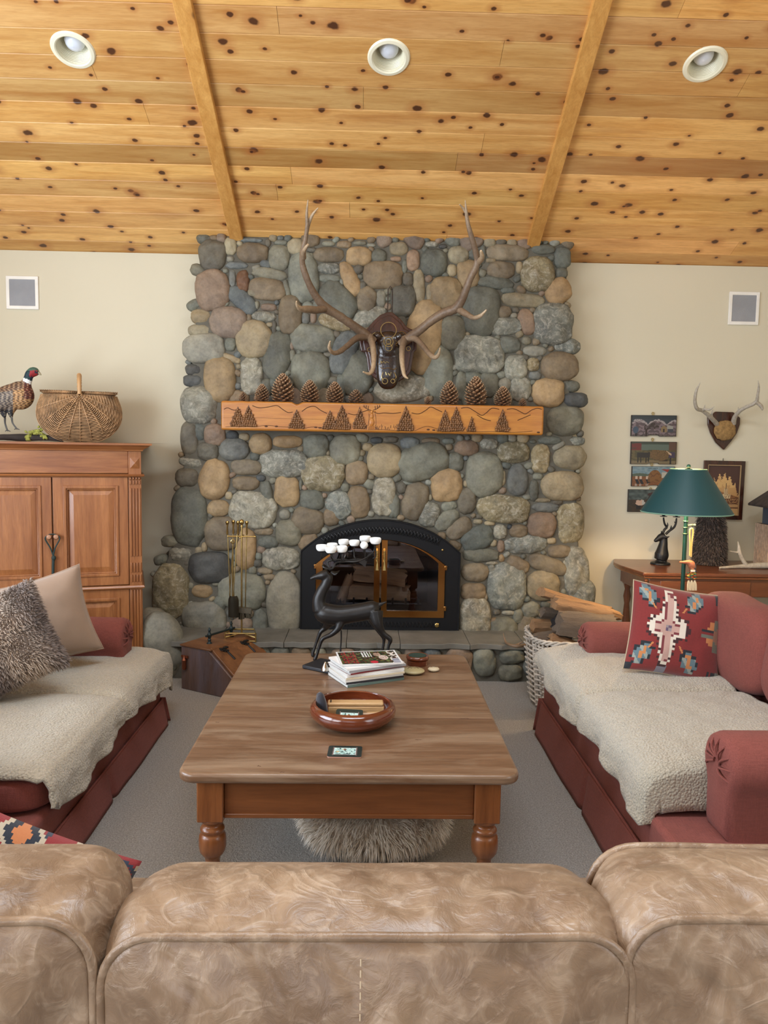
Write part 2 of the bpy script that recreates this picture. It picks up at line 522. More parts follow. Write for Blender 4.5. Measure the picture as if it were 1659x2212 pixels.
def rs(x0, x1, y0, y1): g.poly([(x0, y0, ZR-SL*(RID-y0)+0.03), (x1, y0, ZR-SL*(RID-y0)+0.03), (x1, y1, ZR-SL*(RID-y1)+0.03), (x0, y1, ZR-SL*(RID-y1)+0.03)], [(0,1,2,3)], (0.95,0.95,0.95))
rs(XL-0.05, XR+0.05, YR-0.05, RID+0.02)
ceil = struct('ceiling', g, M_CEIL, smooth=False)
cut = G()
CM = Matrix.Rotation(-math.atan(SL), 3, 'X')
for c in cuts: cut.lathe([(0.083,-0.06),(0.083,0.1)], 32, c, CM)
co = link('cutter', cut.mesh('cutter'))
md = ceil.modifiers.new('b', 'BOOLEAN'); md.object = co; md.operation = 'DIFFERENCE'; md.solver = 'FAST'
dg = bpy.context.evaluated_depsgraph_get()
nm = bpy.data.meshes.new_from_object(ceil.evaluated_get(dg)); ceil.modifiers.clear(); ceil.data = nm
bpy.data.objects.remove(co)
# dark void above the boards so the joints read as gaps
g = G(); e = 0.05
for y0, y1 in ((RID, D+0.1),):
    vs = [(XL-0.1, y0, ceil_z(y0)+e), (XR+0.1, y0, ceil_z(y0)+e), (XR+0.1, y1, ceil_z(y1)+e), (XL-0.1, y1, ceil_z(y1)+e)]
    g.poly(vs, [(0,1,2,3)])
def roof_hole():
    # sheathing in strips that leave the three lamp cans free
    g2 = G()
    ya, yb = min(c.y for c in cuts)-0.13, max(c.y for c in cuts)+0.13
    def q(x0, x1, y0, y1): g2.poly([(x0,y0,ceil_z(y0)+e),(x1,y0,ceil_z(y0)+e),(x1,y1,ceil_z(y1)+e),(x0,y1,ceil_z(y1)+e)], [(0,1,2,3)])
    q(XL-0.1, XR+0.1, RID, SK0); q(XL-0.1, -1.3, SK0, SK1); q(1.3, XR+0.1, SK0, SK1); q(XL-0.1, XR+0.1, SK1, ya); q(XL-0.1, XR+0.1, yb, D+0.1)
    xs = [XL-0.1] + sum([[c.x-0.13, c.x+0.13] for c in cuts], []) + [XR+0.1]
    for i in range(0, len(xs), 2): q(xs[i], xs[i+1], ya, yb)
    return g2
struct('trim_3', roof_hole(), M_GROOVE, smooth=False)

def batten(k, pa, pb, w):
    a, b = PC(*pa), PC(*pb)
    d = (b-a); b = a + d*2.0
    ux = Vector((1,0,0)) * (w/2)
    n = Vector((0,-SL,-1)).normalized()
    g = G(); vs = []
    for p in (a, b):
        for s, o in ((-1,-0.01), (1,-0.01), (1,0.032), (-1,0.032)):
            vs.append(p + ux*s + n*o)
    g.poly(vs, [(0,1,2,3), (7,6,5,4), (0,4,5,1), (1,5,6,2), (2,6,7,3), (3,7,4,0)])
    struct('trim_%d' % k, g, M_BEAM, bevel=0.004, smooth=False)
batten(1, (514,520), (395,0), 0.085)
batten(2, (1150,528), (1300,0), 0.085)

# recessed lamps
names = ['recessed ceiling lamp with cream ring, the one left of both battens', 'recessed ceiling lamp with cream ring above the fireplace, between the two battens', 'recessed ceiling lamp with cream ring, the one right of both battens']
MR = CM.to_4x4()
for i, c in enumerate(cuts):
    t_ = thing('recessed_lamp', names[i], 'ceiling lamp', c, rot=(-math.atan(SL), 0, 0), group='recessed lamps in the pine ceiling')
    g = G(); g.lathe([(0.078,0.004),(0.078,-0.006),(0.084,-0.010),(0.098,-0.008),(0.104,-0.001),(0.104,0.002)], 40, cap=False)
    part('trim_ring', g, M_CREAM, t_)
    g = G(); pr = [(0.078,-0.004)]
    for k in range(12): pr += [(0.078-k*0.0012, 0.004+k*0.008), (0.0755-k*0.0012, 0.007+k*0.008)]
    pr += [(0.05, 0.105), (0.001, 0.105)]
    g.lathe(pr, 36, cap=False); part('baffle', g, M_CREAM, t_)
    g = G(); g.lathe([(0.001,0.02),(0.02,0.022),(0.038,0.032),(0.047,0.05),(0.04,0.07),(0.022,0.085),(0.018,0.104)], 24, cap=False)
    part('bulb', g, M_BULB, t_)

# wall speakers
for (a, b, c, d_), lab in (((14,597,82,667), 'square grey in-wall speaker high above the armoire'), ((1573,631,1642,701), 'square grey in-wall speaker high above the deer antlers')):
    p0, p1 = P(a,d_,y=D-0.01), P(c,b,y=D-0.01)
    cx, cz, w, h = (p0.x+p1.x)/2, (p0.z+p1.z)/2, p1.x-p0.x, p1.z-p0.z
    t_ = thing('wall_speaker', lab, 'speaker', (cx, D, cz), group='speakers set in the wall')
    g = G(); o = [(-w/2,-h/2),(w/2,-h/2),(w/2,h/2),(-w/2,h/2)]; k = 0.8
    g.ring(o, [(x*k, z*k) for x, z in o], -0.012, 0.0); part('frame', g, M_WHITE, t_, bevel=0.002)
    g = G(); g.bx(-w/2*k, w/2*k, -0.008, 0.0, -h/2*k, h/2*k); part('grille', g, M_GRILLE, t_)

# ------------------------------------------------------------------ chimney
def stone_mat():
    t = NT('river_stone')
    at = attr(t); v = t.co()
    n1 = t.noise(v, 7, 5, 0.6, 0.3); n2 = t.noise(v, 55, 4, 0.65); n3 = t.noise(v, 22, 6, 0.75, 1.5)
    c = t.mixc(t.ramp(n1, [(0.32, 0), (0.68, 1)]), t.mixc(1.0, at.outputs['Color'], (0.66,0.65,0.66), 'MULTIPLY'), t.mixc(1.0, at.outputs['Color'], (1.18,1.16,1.1), 'MULTIPLY'))
    c = t.mixc(t.ramp(n2, [(0.36, 0.38), (0.55, 0)]), c, t.mixc(1.0, c, (0.55,0.55,0.55), 'MULTIPLY'))
    sp = t.math('MULTIPLY', t.ramp(n3, [(0.50, 0), (0.66, 0.5)]), at.outputs['Alpha'])
    c = t.mixc(sp, c, S(206,200,184))
    sp2 = t.math('MULTIPLY', t.ramp(n3, [(0.34, 0.55), (0.46, 0)]), at.outputs['Alpha'])
    c = t.mixc(sp2, c, S(58,58,56))
    nr = t.bump(n3, 0.28, 0.012); nr = t.bump(n2, 0.25, 0.004, nr)
    return t.done(c, 0.62, 0, nr, spec=0.35)
M_STONE = stone_mat()
M_MORTAR = plain('mortar', S(92,88,77), 0.9, var=0.2, vs=9, bs=0.5, bsc=45, bdist=0.01)

PAL = dict(g=(138,137,120,.12), G=(104,107,98,.12), l=(160,158,144,.1), t=(176,158,124,.05), T=(186,150,104,.03), b=(140,119,92,.05), p=(158,130,108,.1),
           w=(164,160,142,.95), k=(72,74,76,.05), d=(104,97,84,.1), r=(128,80,50,.1), s=(138,139,128,.8), u=(116,121,120,.15), y=(166,148,108,.9))
STA = """262 500 190 205 0 d/390 440 85 120 0 t/550 485 215 135 0 b/540 395 150 30 0 u/660 415 40 60 0 d/752 412 90 38 0 g/740 520 145 170 0 g/860 440 118 108 0 t/390 530 50 40 0 l/435 575 150 50 0 u/575 590 60 35 -20 l/355 615 40 35 0 g/405 668 48 118 0 u/480 690 88 150 0 r/675 635 250 78 8 g/655 745 255 150 5 b/555 770 78 60 0 t/262 750 240 275 0 p/475 825 245 120 42 u/795 740 42 125 -15 g/915 660 205 330 -4 g/965 505 50 38 0 g/975 465 70 35 0 d/1095 420 90 38 0 g/1095 500 215 105 0 b/1205 425 100 50 0 b/1310 510 175 128 0 T/1320 415 88 32 0 g/1400 430 60 28 0 w/1455 510 105 100 0 G/1595 455 125 92 0 t/1575 530 75 38 0 p/1095 597 165 75 0 s/1100 668 145 58 0 g/1250 672 112 250 -25 T/1187 697 28 48 0 l/1485 645 270 190 0 b/1640 590 38 80 0 g/1165 820 300 190 44 G/1365 820 138 178 8 b/1470 815 70 118 0 l/1340 730 48 78 0 d/580 860 38 58 0 g/665 875 110 52 0 p/630 940 165 72 5 s/820 930 165 270 0 b/930 955 58 78 0 u/985 950 45 78 0 p/175 937 140 103 0 t/345 860 80 38 -30 g/378 985 255 212 0 p/525 950 38 58 0 b/165 1040 155 88 0 t/200 1170 285 200 -5 l/390 1140 78 98 0 g/560 1105 245 255 0 t/705 1030 34 118 0 d/725 1225 188 330 10 G/980 1100 305 190 5 g/1140 985 235 100 15 y/1390 950 240 128 -20 w/1150 1070 60 48 0 d/1205 1200 175 300 20 u/395 1240 138 48 20 t/450 1300 40 38 0 t/125 1320 120 80 0 k/120 1400 140 84 0 k/315 1390 222 315 0 T/545 1370 155 265 -4 w/830 1150 40 60 0 p/835 1220 48 80 0 g/885 1200 40 50 0 g/1085 1215 68 35 0 l/965 1335 265 295 0 g/1310 1350 225 320 15 G/700 1430 68 118 0 G/165 1575 255 260 0 s/405 1800 88 52 0 k/640 1450 100 130 0 G/1185 1440 80 160 0 G"""
STB = """305 540 92 143 0 p/440 425 88 42 0 w/520 440 58 34 0 k/455 555 183 183 0 G/632 500 148 123 0 t/585 612 68 84 0 t/700 640 148 195 -8 T/805 500 44 128 0 G/980 485 288 112 2 b/1240 460 163 72 0 G/1375 520 120 145 0 G/865 540 68 34 0 t/935 610 194 118 0 b/1067 590 48 84 0 t/1195 640 238 240 0 y/1370 630 88 74 0 G/245 580 38 88 0 G/270 675 78 98 0 d/350 722 84 222 -5 t/540 772 228 225 0 T/430 770 58 118 0 t/235 830 178 220 0 d/895 700 255 86 5 G/985 755 98 44 0 G/1345 760 185 180 -30 T/1090 825 300 96 3 t/795 902 255 338 8 G/950 910 113 84 0 b/1215 920 60 50 0 d/375 1083 262 510 12 T/590 1060 183 238 0 g/950 1012 258 120 -5 s/1120 980 118 185 -20 p/1310 995 285 285 0 s/1117 1115 68 58 0 g/995 1145 154 118 0 G/780 1215 355 255 0 w/1180 1190 163 74 0 l/1410 1150 195 112 8 s/1355 1300 263 204 0 b/485 1340 203 355 0 g/1165 1285 88 93 0 y/1040 1310 165 180 0 w/1075 1460 150 165 0 s/1105 1235 58 48 0 d/1180 1365 88 58 0 u/1275 1485 224 198 0 T/1445 1440 124 80 0 G/1470 1540 188 108 0 k/235 1462 395 188 -5 w/650 1440 78 195 0 g/850 1430 138 175 0 G/1395 1690 275 218 0 g/1510 1780 50 48 0 d"""
STC = """360 160 128 248 0 d/435 110 85 138 0 G/545 130 148 153 0 p/670 135 88 68 0 k/755 145 74 58 0 t/872 195 158 148 0 T/1065 180 203 88 0 T/1270 210 178 163 0 g/1480 238 215 215 0 g/495 250 148 128 0 d/685 235 213 158 0 u/830 285 68 64 0 G/380 330 188 72 10 s/1355 260 34 38 0 t/345 435 170 138 0 d/540 450 212 288 10 T/770 362 213 113 0 b/765 478 188 98 0 b/875 440 68 48 0 k/645 565 54 58 0 t/570 655 158 122 0 T/820 665 338 255 8 w/1040 335 332 198 0 w/915 540 88 158 -10 G/1060 535 178 222 0 T/1160 490 28 78 0 G/1320 410 303 246 0 y/1560 400 158 176 0 b/1590 260 64 48 0 t/1580 300 58 44 0 G/1478 508 64 64 0 g/1575 610 153 233 -8 b/1330 565 38 38 0 p/1352 620 34 54 0 p/1240 600 173 148 0 G/1435 635 180 205 -30 s/360 720 262 420 0 G/515 700 38 58 0 d/1045 702 78 72 0 l/1210 745 230 192 15 b/1380 720 123 128 0 b/600 840 258 245 0 b/765 950 148 300 0 T/895 822 133 56 0 b/1075 830 183 188 0 g/930 900 143 88 0 G/300 985 178 106 0 s/430 960 68 66 0 t/470 935 44 68 0 t/880 955 64 58 0 p/860 1000 54 58 0 g/1020 1015 268 165 0 w/850 1050 64 58 0 d/815 1100 60 64 0 g/905 1105 108 50 0 b/865 1125 38 33 0 k/935 1150 88 46 0 b/510 1080 296 222 0 k/225 1260 265 405 5 y/370 1210 58 58 0 g/455 1250 163 108 0 T/555 1195 58 43 0 g/740 1250 325 262 0 g/1045 1350 252 465 0 l/365 1340 78 52 -20 l/580 1340 98 138 30 g/465 1440 325 236 0 l/330 1550 148 116 0 l/300 1480 38 38 0 l/745 1500 148 128 0 p/870 1480 108 208 0 G"""
STD = """45 170 88 48 0 k/145 165 108 48 0 d/285 190 138 88 0 u/435 175 128 48 0 b/560 175 88 48 0 G/690 225 168 112 0 p/850 195 123 78 0 w/105 315 245 240 0 t/375 325 365 255 -20 g/610 325 118 146 0 G/260 265 38 48 0 g/535 340 30 38 0 l/815 410 262 315 -5 g/1025 255 233 148 0 y/1165 180 48 30 0 G/1285 170 163 58 0 G/1350 210 98 42 -30 l/1480 175 128 62 0 s/1218 300 128 208 0 y/1430 295 248 173 0 t/1375 495 298 208 0 t/950 440 38 108 0 t/1055 455 148 222 0 u/1200 430 74 48 0 g/1170 530 68 158 0 G/945 530 58 48 0 p/95 570 165 280 3 w/225 510 68 88 0 d/275 475 88 34 0 g/165 640 93 173 0 G/320 605 178 272 15 b/545 490 218 240 0 T/430 580 28 48 0 t/690 480 50 50 0 t/655 425 34 38 0 g/420 700 145 178 15 s/565 640 108 66 -15 g/690 600 135 190 0 d/955 660 382 200 5 y/1255 650 188 73 0 u/1235 600 118 34 0 t/1340 615 78 38 0 d/1435 765 200 312 0 y/1230 775 203 183 0 p/545 740 195 118 -40 g/635 800 195 128 -35 b/780 715 48 38 0 d/770 752 68 38 0 t/855 765 78 34 0 t/765 870 245 165 -20 G/930 825 98 103 0 w/1000 790 38 38 0 k/1060 820 133 98 0 b/880 905 54 54 0 t/935 930 54 93 0 p/1110 915 310 128 -5 s/1295 890 68 48 0 t/1355 965 168 93 0 b/790 990 252 102 0 G/940 1015 44 58 0 T/870 1050 88 25 0 w/1060 1060 165 100 25 b/1265 1060 285 120 18 b/1400 1045 58 54 0 l/750 1115 198 138 0 b/870 1090 58 58 0 s/975 1220 275 328 0 s/1240 1210 238 225 0 t/1385 1175 38 48 0 d/1480 1130 190 400 -8 s/1530 1300 175 260 0 s/740 1255 183 128 0 b/830 1290 28 58 0 b/750 1450 228 318 0 w/905 1400 58 48 0 d/990 1405 98 38 0 l/1060 1430 78 108 0 g/890 1475 88 73 0 b/950 1530 208 188 0 g/1110 1510 118 208 20 b/1150 1385 128 118 -20 g"""
stones = []   # px centre, px half sizes, angle, colour
for txt, ox, oy in ((STA,380,400), (STB,800,400), (STC,300,900), (STD,800,900)):
    for q in txt.split('/'):
        a = q.split()
        x, y_, w, h, an = [float(k) for k in a[:5]]
        stones.append((ox+x/3.318, oy+y_/3.318, w/6.636, h/6.636, an, a[5]))
# outline of the chimney, the arch and the mantel in the same frame
OUT = [(436,512),(1228,520),(1228,660),(1240,860),(1252,1040),(1258,1180),(1284,1330),(1290,1420),(318,1420),(330,1240),(376,1150),(384,1000),(400,860),(410,720),(428,560)]
def inside(x, y, pl):
    c = False; n = len(pl)
    for i in range(n):
        x1, y1 = pl[i]; x2, y2 = pl[i-1]
        if (y1 > y) != (y2 > y) and x < (x2-x1)*(y-y1)/(y2-y1)+x1: c = not c
    return c
def arch(cx, zb, hw, hs, hc, n=20, tilt=0):
    """closed outline of a segmental arch: base centre, half width, side height, crown height"""
    s = hc-hs; r = (hw*hw+s*s)/(2*s); a0 = math.asin(hw/r)
    pts = [(cx-hw, zb), (cx+hw, zb)]
    for i in range(n+1):
        a = a0 - 2*a0*i/n
        pts.append((cx + r*math.sin(a), zb + hc - r + r*math.cos(a)))
    return pts
# gap filling with pebbles by greatest clearance
gx, gy = np.meshgrid(np.arange(318, 1292, 4.0), np.arange(510, 1420, 4.0))
dist = np.full(gx.shape, 99.0)
msk = np.array([[inside(a, b, OUT) for a, b in zip(r1, r2)] for r1, r2 in zip(gx, gy)])
msk &= ~((gx > 462) & (gx < 1185) & (gy > 862) & (gy < 944))
dx = (gx-820)/172.0
msk &= ~((np.abs(dx) < 1.06) & (gy > 1121-8+75*np.clip(dx, -1, 1)**2))
def clear(cx, cy, a, b, an):
    th = math.radians(an)
    u = (gx-cx)*math.cos(th) + (gy-cy)*math.sin(th); v = -(gx-cx)*math.sin(th) + (gy-cy)*math.cos(th)
    q = (np.abs(u/a)**2.4 + np.abs(v/b)**2.4)**(1/2.4)
    return (q-1)*min(a, b)*(1 + 0.25*(max(a, b)/min(a, b)-1)*0.5)
for s_ in stones: dist = np.minimum(dist, clear(*s_[:5]))
for k in range(230):
    dd = np.where(msk, dist, -1)
    i = int(np.argmax(dd)); r_ = float(dd.flat[i])
    if r_ < 4.6: break
    cx, cy = float(gx.flat[i]), float(gy.flat[i])
    r_ = min(r_*1.12, 24)
    as_ = R.uniform(1.0, 1.35); an = R.uniform(-40, 40)
    stones.append((cx, cy, r_*as_, r_/as_**0.3, an, R.choice('gGdbgtupgGbl')))
    dist = np.minimum(dist, clear(*stones[-1][:5]))

_ic = bmesh.new(); bmesh.ops.create_icosphere(_ic, subdivisions=4, radius=1.0)
IC4 = ([v.co.copy() for v in _ic.verts], [tuple(v.index for v in f.verts) for f in _ic.faces]); _ic.free()
_ic = bmesh.new(); bmesh.ops.create_icosphere(_ic, subdivisions=3, radius=1.0)
IC3 = ([v.co.copy() for v in _ic.verts], [tuple(v.index for v in f.verts) for f in _ic.faces]); _ic.free()
def stone(g, c, a, b, d, an, code, m=None, full=False, seed=0):
    """boulder: a,b half sizes in the face, d bulge towards -y, an clockwise"""
    vs, fs = IC4 if max(a, b) > 0.045 else IC3
    big = max(a, b)
    rough = PAL[code][3]
    p = 2.35 + (seed*7 % 5)*0.15
    th = math.radians(an); ca, sa = math.cos(th), math.sin(th)
    out = []
    for v in vs:
        u, y_, w = v.x, v.y, v.z
        q = math.hypot(u, w)
        if q > 1e-6:
            cu, cw = u/q, w/q
            k = (abs(cu)**p + abs(cw)**p)**(-1/p)
            # lumpy outline
            k *= 1 + 0.075*nz(cu*1.5+seed*3.1, cw*1.5, seed*1.7) + (0.05*nz(cu*3+seed, cw*3, 4.2))
            q2 = q**0.92
            uu, ww = cu*q2*k*a, cw*q2*k*b
        else: uu = ww = 0
        yy = math.copysign(abs(y_)**0.8, y_)*d
        e = 0.10*nz(uu/big*2.2+seed, ww/big*2.2, seed*2.3)*big
        e += (0.05+0.10*rough)*big*nz(uu*11/max(big,.03)*.35+seed, ww*11/max(big,.03)*.35, yy*9+seed)
        yy += e*(0.8 if y_ < 0 else 0)
        out.append(Vector((c[0] + uu*ca + ww*sa, c[1] + yy, c[2] - uu*sa + ww*ca)))
    if m is not None: out = [m @ p_ for p_ in out]
    r0, g0, b0, al = PAL[code]
    r0, g0, b0 = [q*0.74 + k_*0.26 for q, k_ in zip((r0, g0, b0), (124, 124, 112))]
    j = 0.70 + 0.26*((seed*37 % 100)/100)
    col = S(r0, g0, b0); w_ = ((seed*53 % 100)/100-0.5)*0.12
    g.poly(out, fs, (col[0]*j*(1+w_), col[1]*j, col[2]*j*(1-w_), al))

CH_B = 1.0
chim = thing('stone_chimney', 'tall tapering chimney breast of rounded river stones set in mortar', 'chimney', (0.1, D, 0))
g = G()
pl = []
for (x, y_) in [(436,512),(1228,520),(1222,660),(1232,860),(1244,1040),(1250,1180),(1270,1330)]: 
    q = P(x, y_, y=YC); pl.append((q.x, q.z))
pl.append((P(1275,1400,y=YC).x, 0.0)); pl.append((P(332,1400,y=YC).x, 0.0))
for (x, y_) in [(345,1240),(388,1150),(396,1000),(412,860),(420,720),(434,560)]:
    q = P(x, y_, y=YC); pl.append((q.x, q.z))
pl[0] = (pl[0][0], ceil_z(YC)-0.004); pl[1] = (pl[1][0], ceil_z(YC)-0.004)
pl_full = list(pl)
ax0, ax1 = P(690,1350,y=YC).x, P(955,1350,y=YC).x
k_ = 8   # after the foot of the outline on the right
foot = pl.index(min(pl, key=lambda q: (q[1], -q[0])))
cxm, hw_m = (ax0+ax1)/2, (ax1-ax0)/2
hole = arch(cxm, 0.0, hw_m, 0.25+0.47, 0.25+0.62, 16)   # left foot, right foot, right..left over the top
i0 = 7
pl = pl[:i0+1] + [(cxm+hw_m, 0.0)] + hole[2:] + [(cxm-hw_m, 0.0)] + pl[i0+1:]
g.prism(pl, YC, D-0.002); g.bx(cxm-hw_m, cxm+hw_m, YC, D-0.002, 0, 0.252)
pl = pl_full
part('mortar_core', g, M_MORTAR, chim, w=True, smooth=False, bevel=0.012)
g = G(); hs = G()
for i, (px, py, a, b, an, code) in enumerate(stones):
    c = P(px, py, y=YC)
    s_ = YC/F
    a *= s_*1.045; b *= s_*1.045
    d_ = min(0.10, 0.36*min(a, b) + 0.016)
    edge = px < 440 or px > 1215 or (py > 1200 and (px < 350 or px > 1240))
    if edge: d_ *= 1.25
    stone(g, (c.x, YC+0.006+(0.02 if edge else 0), c.z), a, b, d_, an, code, seed=i+1)
# stones of the two returns, seen from the side only
for sgn in (-1, 1):
    z = 0.4; k = 0
    while z < 2.75:
        h = R.uniform(0.05, 0.09)
        t_ = z
        # outline x at this height
        xs = []
        for i in range(len(pl)):
            (x1, z1), (x2, z2) = pl[i], pl[i-1]
            if (z1 > t_) != (z2 > t_): xs.append(x1+(x2-x1)*(t_-z1)/(z2-z1))
        x = min(xs) if sgn < 0 else max(xs)
        m = Matrix.Translation((x, (YC+D)/2+0.045, z)) @ Matrix.Rotation(-sgn*PI/2*-1, 4, 'Z')
        stone(g, (0,0.008,0), 0.065, h*0.95, 0.035, 0, R.choice('gGdbtgp'), m=m, seed=900+k)
        z += h*2.05; k += 1
part('stones', g, M_STONE, chim, w=True, angle=180)
# ------------------------------------------------------------------ more materials
M_BLACK = plain('black_cast_iron', S(26,27,29), 0.45, 0.3, bs=0.15, bsc=120)
M_BLACKM = plain('satin_black_steel', S(9,10,14), 0.55, bs=0.05, bsc=200, spec=0.3)
M_SOOT = plain('sooty_firebrick', S(48,44,40), 0.9, var=0.4, vs=8, bs=0.4, bsc=30)
M_GOLD = plain('polished_brass_frame', S(216,160,92), 0.16, 1.0, var=0.06)
M_BRASS = plain('aged_brass', S(190,164,104), 0.28, 1.0, var=0.2, vs=30)
M_BRONZE = plain('dark_bronze', S(26,24,23), 0.42, 0.2, var=0.3, vs=14, bs=0.2, bsc=50)
M_ANTLER = None
def antler_mat(name, dark, light):
    t = NT(name); at = attr(t)
    v = t.co((1,1,1)); n = t.noise(v, 60, 4, 0.6, 0.5); n2 = t.noise(v, 9, 3)
    c = t.mixc(at.outputs['Fac'], dark, light)
    c = t.mixc(t.ramp(n, [(0.4, 0.45), (0.6, 0)]), c, t.mixc(1.0, c, (0.5,0.45,0.4), 'MULTIPLY'))
    return t.done(c, 0.5, 0, t.bump(n, 0.5, 0.004))
M_ELK = antler_mat('elk_antler', S(84,62,48), S(196,172,140))
M_DEER = antler_mat('pale_antler', S(150,138,122), S(196,190,176))
M_MANTEL = wood('honey_pine_mantel', S(196,134,52), S(162,96,32), 0, 0.42, 6, knots=0.05, ks=3.2, coat=0.25)
M_CARVE = plain('carved_stained_pine', S(150,96,56), 0.5, var=0.35, vs=40, bs=0.3, bsc=90, vcol=True)
M_BURN = plain('burnt_carving_line', S(74,42,24), 0.7)
M_CONE = plain('pine_cone_scale', S(122,84,58), 0.7, var=0.3, vs=60, vcol=True)
M_MAHOG = wood('dark_mahogany_plaque', S(74,36,22), S(40,18,12), 2, 0.25, 8, coat=0.4)
M_SLAB = plain('slate_hearth_slab', S(112,110,102), 0.6, var=0.3, vs=6, bs=0.35, bsc=25)
M_LOGIN = wood('charred_split_log', S(160,128,90), S(82,58,40), 0, 0.8, 14, var=0.9)
M_LEATHERTOOL = None

# ------------------------------------------------------------------ raised hearth
hz = 0.25
hearth = thing('hearth', 'low raised stone hearth with slab top running in front of the chimney', 'hearth', (0.1, 4.8, 0))
xa, xb = -1.36, 1.60
g = G(); g.bx(xa, xb, 4.80, YC-0.002, 0, hz-0.035); part('mortar_core', g, M_MORTAR, hearth, w=True, smooth=False)
g = G()
# irregular slabs side by side along the ledge
x = xa
while x < xb:
    w_ = R.uniform(0.3, 0.55); x2 = min(x+w_, xb)
    n = 7; pl2 = []
    for i in range(n+1): pl2.append((x+0.0012+(x2-x-0.0024)*i/n, 4.765+R.uniform(-0.012, 0.012)))
    for i in range(n+1): pl2.append((x2-0.0012-(x2-x-0.0024)*i/n, YC-0.001))
    vs = [(a, b, hz-0.035) for a, b in pl2] + [(a, b, hz+R.uniform(-0.002,0.002)) for a, b in pl2]
    m_ = len(pl2)
    g.poly(vs, [tuple(range(m_))[::-1], tuple(range(m_, 2*m_))] + [(i, (i+1)%m_, (i+1)%m_+m_, i+m_) for i in range(m_)])
    x = x2
part('slab_top', g, M_SLAB, hearth, w=True, bevel=0.003)
g = G(); k = 0
x = xa
while x < xb-0.05:
    w_ = min(R.uniform(0.11, 0.2), xb-x)
    rows = [(0.13, 0.10)] if R.random() < 0.55 else [(0.06, 0.055), (0.165, 0.05)]
    for zc, hh in rows:
        ww = w_*R.uniform(0.85, 1.02)
        stone(g, (x+w_/2+R.uniform(-0.01,0.01), 4.80, zc), ww/2*0.98, hh*0.98, 0.04, R.uniform(-14,14), R.choice('gGluupgbG'), seed=700+k); k += 1
    x += w_
# the big pale boulder at the armoire end, and its mate beyond the log basket
stone(g, (P(345,1430,y=4.76).x, 4.86, 0.20), 0.125, 0.22, 0.12, -12, 'l', seed=780)
stone(g, (P(330,1370,y=5.0).x, 5.0, 0.27), 0.11, 0.14, 0.10, 8, 'l', seed=781)
stone(g, (1.46, 4.84, 0.14), 0.14, 0.14, 0.09, 0, 'g', seed=783)
part('face_stones', g, M_STONE, hearth, w=True, angle=180)

# ------------------------------------------------------------------ fireplace insert
pb0, pb1 = P(648,1363,y=YC-0.05), P(991,1367,y=YC-0.05)
fx = (pb0.x+pb1.x)/2; fz = hz + 0.002
FW = (pb1.x-pb0.x)/2
sfac = (YC-0.05)/F
FS, FC = 172*sfac, 243*sfac
fy = YC-0.05
ins = thing('fireplace_insert', 'black arched fireplace insert with brass framed glass doors', 'fireplace', (fx, fy, fz))
N_ = 28
outl = arch(0, 0, FW, FS, FC, N_)
ob, ow, os_, oc = 28*sfac, 141*sfac, 116*sfac, 171*sfac
inl = [(x, z+ob) for x, z in arch(0, 0, ow, os_, oc, N_)]
g = G(); g.ring(outl, inl, 0.0, 0.012); part('face_plate', g, M_BLACKM, ins, bevel=0.003)
g = G(); g.ring([(x*1.0, z) for x, z in outl], [(x*0.985, z*0.985+0.004) for x, z in outl], -0.006, 0.0); g.ring(outl, inl, 0.012, 0.05)
part('surround', g, M_BLACKM, ins, bevel=0.002)
# scroll grille bands
def arc_pts(hw, hs, hc, n, a_lim=1.0):
    s = hc-hs; r = (hw*hw+s*s)/(2*s); a0 = math.asin(hw/r)*a_lim
    return [(r*math.sin(-a0+2*a0*i/n), hc-r+r*math.cos(-a0+2*a0*i/n), -a0+2*a0*i/n) for i in range(n+1)]
g = G()
for (x, z, a) in arc_pts(0.42, 0.60, 0.69, 34, 0.9):
    m = Matrix.Translation((x, -0.004, z-0.012)) @ Matrix.Rotation(a, 4, 'Y')
    for s1 in (-1, 1):
        q = G(); q.tube([(-0.012*s1, 0, -0.022), (-0.003*s1, -0.005, -0.006), (0.003*s1, -0.005, 0.006), (0.012*s1, 0, 0.022)], 0.0042, 6); g.add(q, m)
part('scroll_band', g, M_BLACK, ins)
g = G()
for i in range(34):
    x = -0.40 + 0.8*i/33
    for s1 in (-1, 1):
        g.tube([(x-0.008*s1, -0.002, 0.02), (x, -0.005, 0.037), (x+0.008*s1, -0.002, 0.055)], 0.0028, 5)
part('lower_scroll_band', g, M_BLACK, ins)
g = G(); g.ell((FW*0.72, -0.004, 0.036), (0.016, 0.006, 0.016)); part('brass_knob', g, M_BRASS, ins)
g = G(); g.ell((FW*0.77, -0.003, FS+0.02), (0.008, 0.005, 0.008)); part('brass_screw', g, M_BRASS, ins)
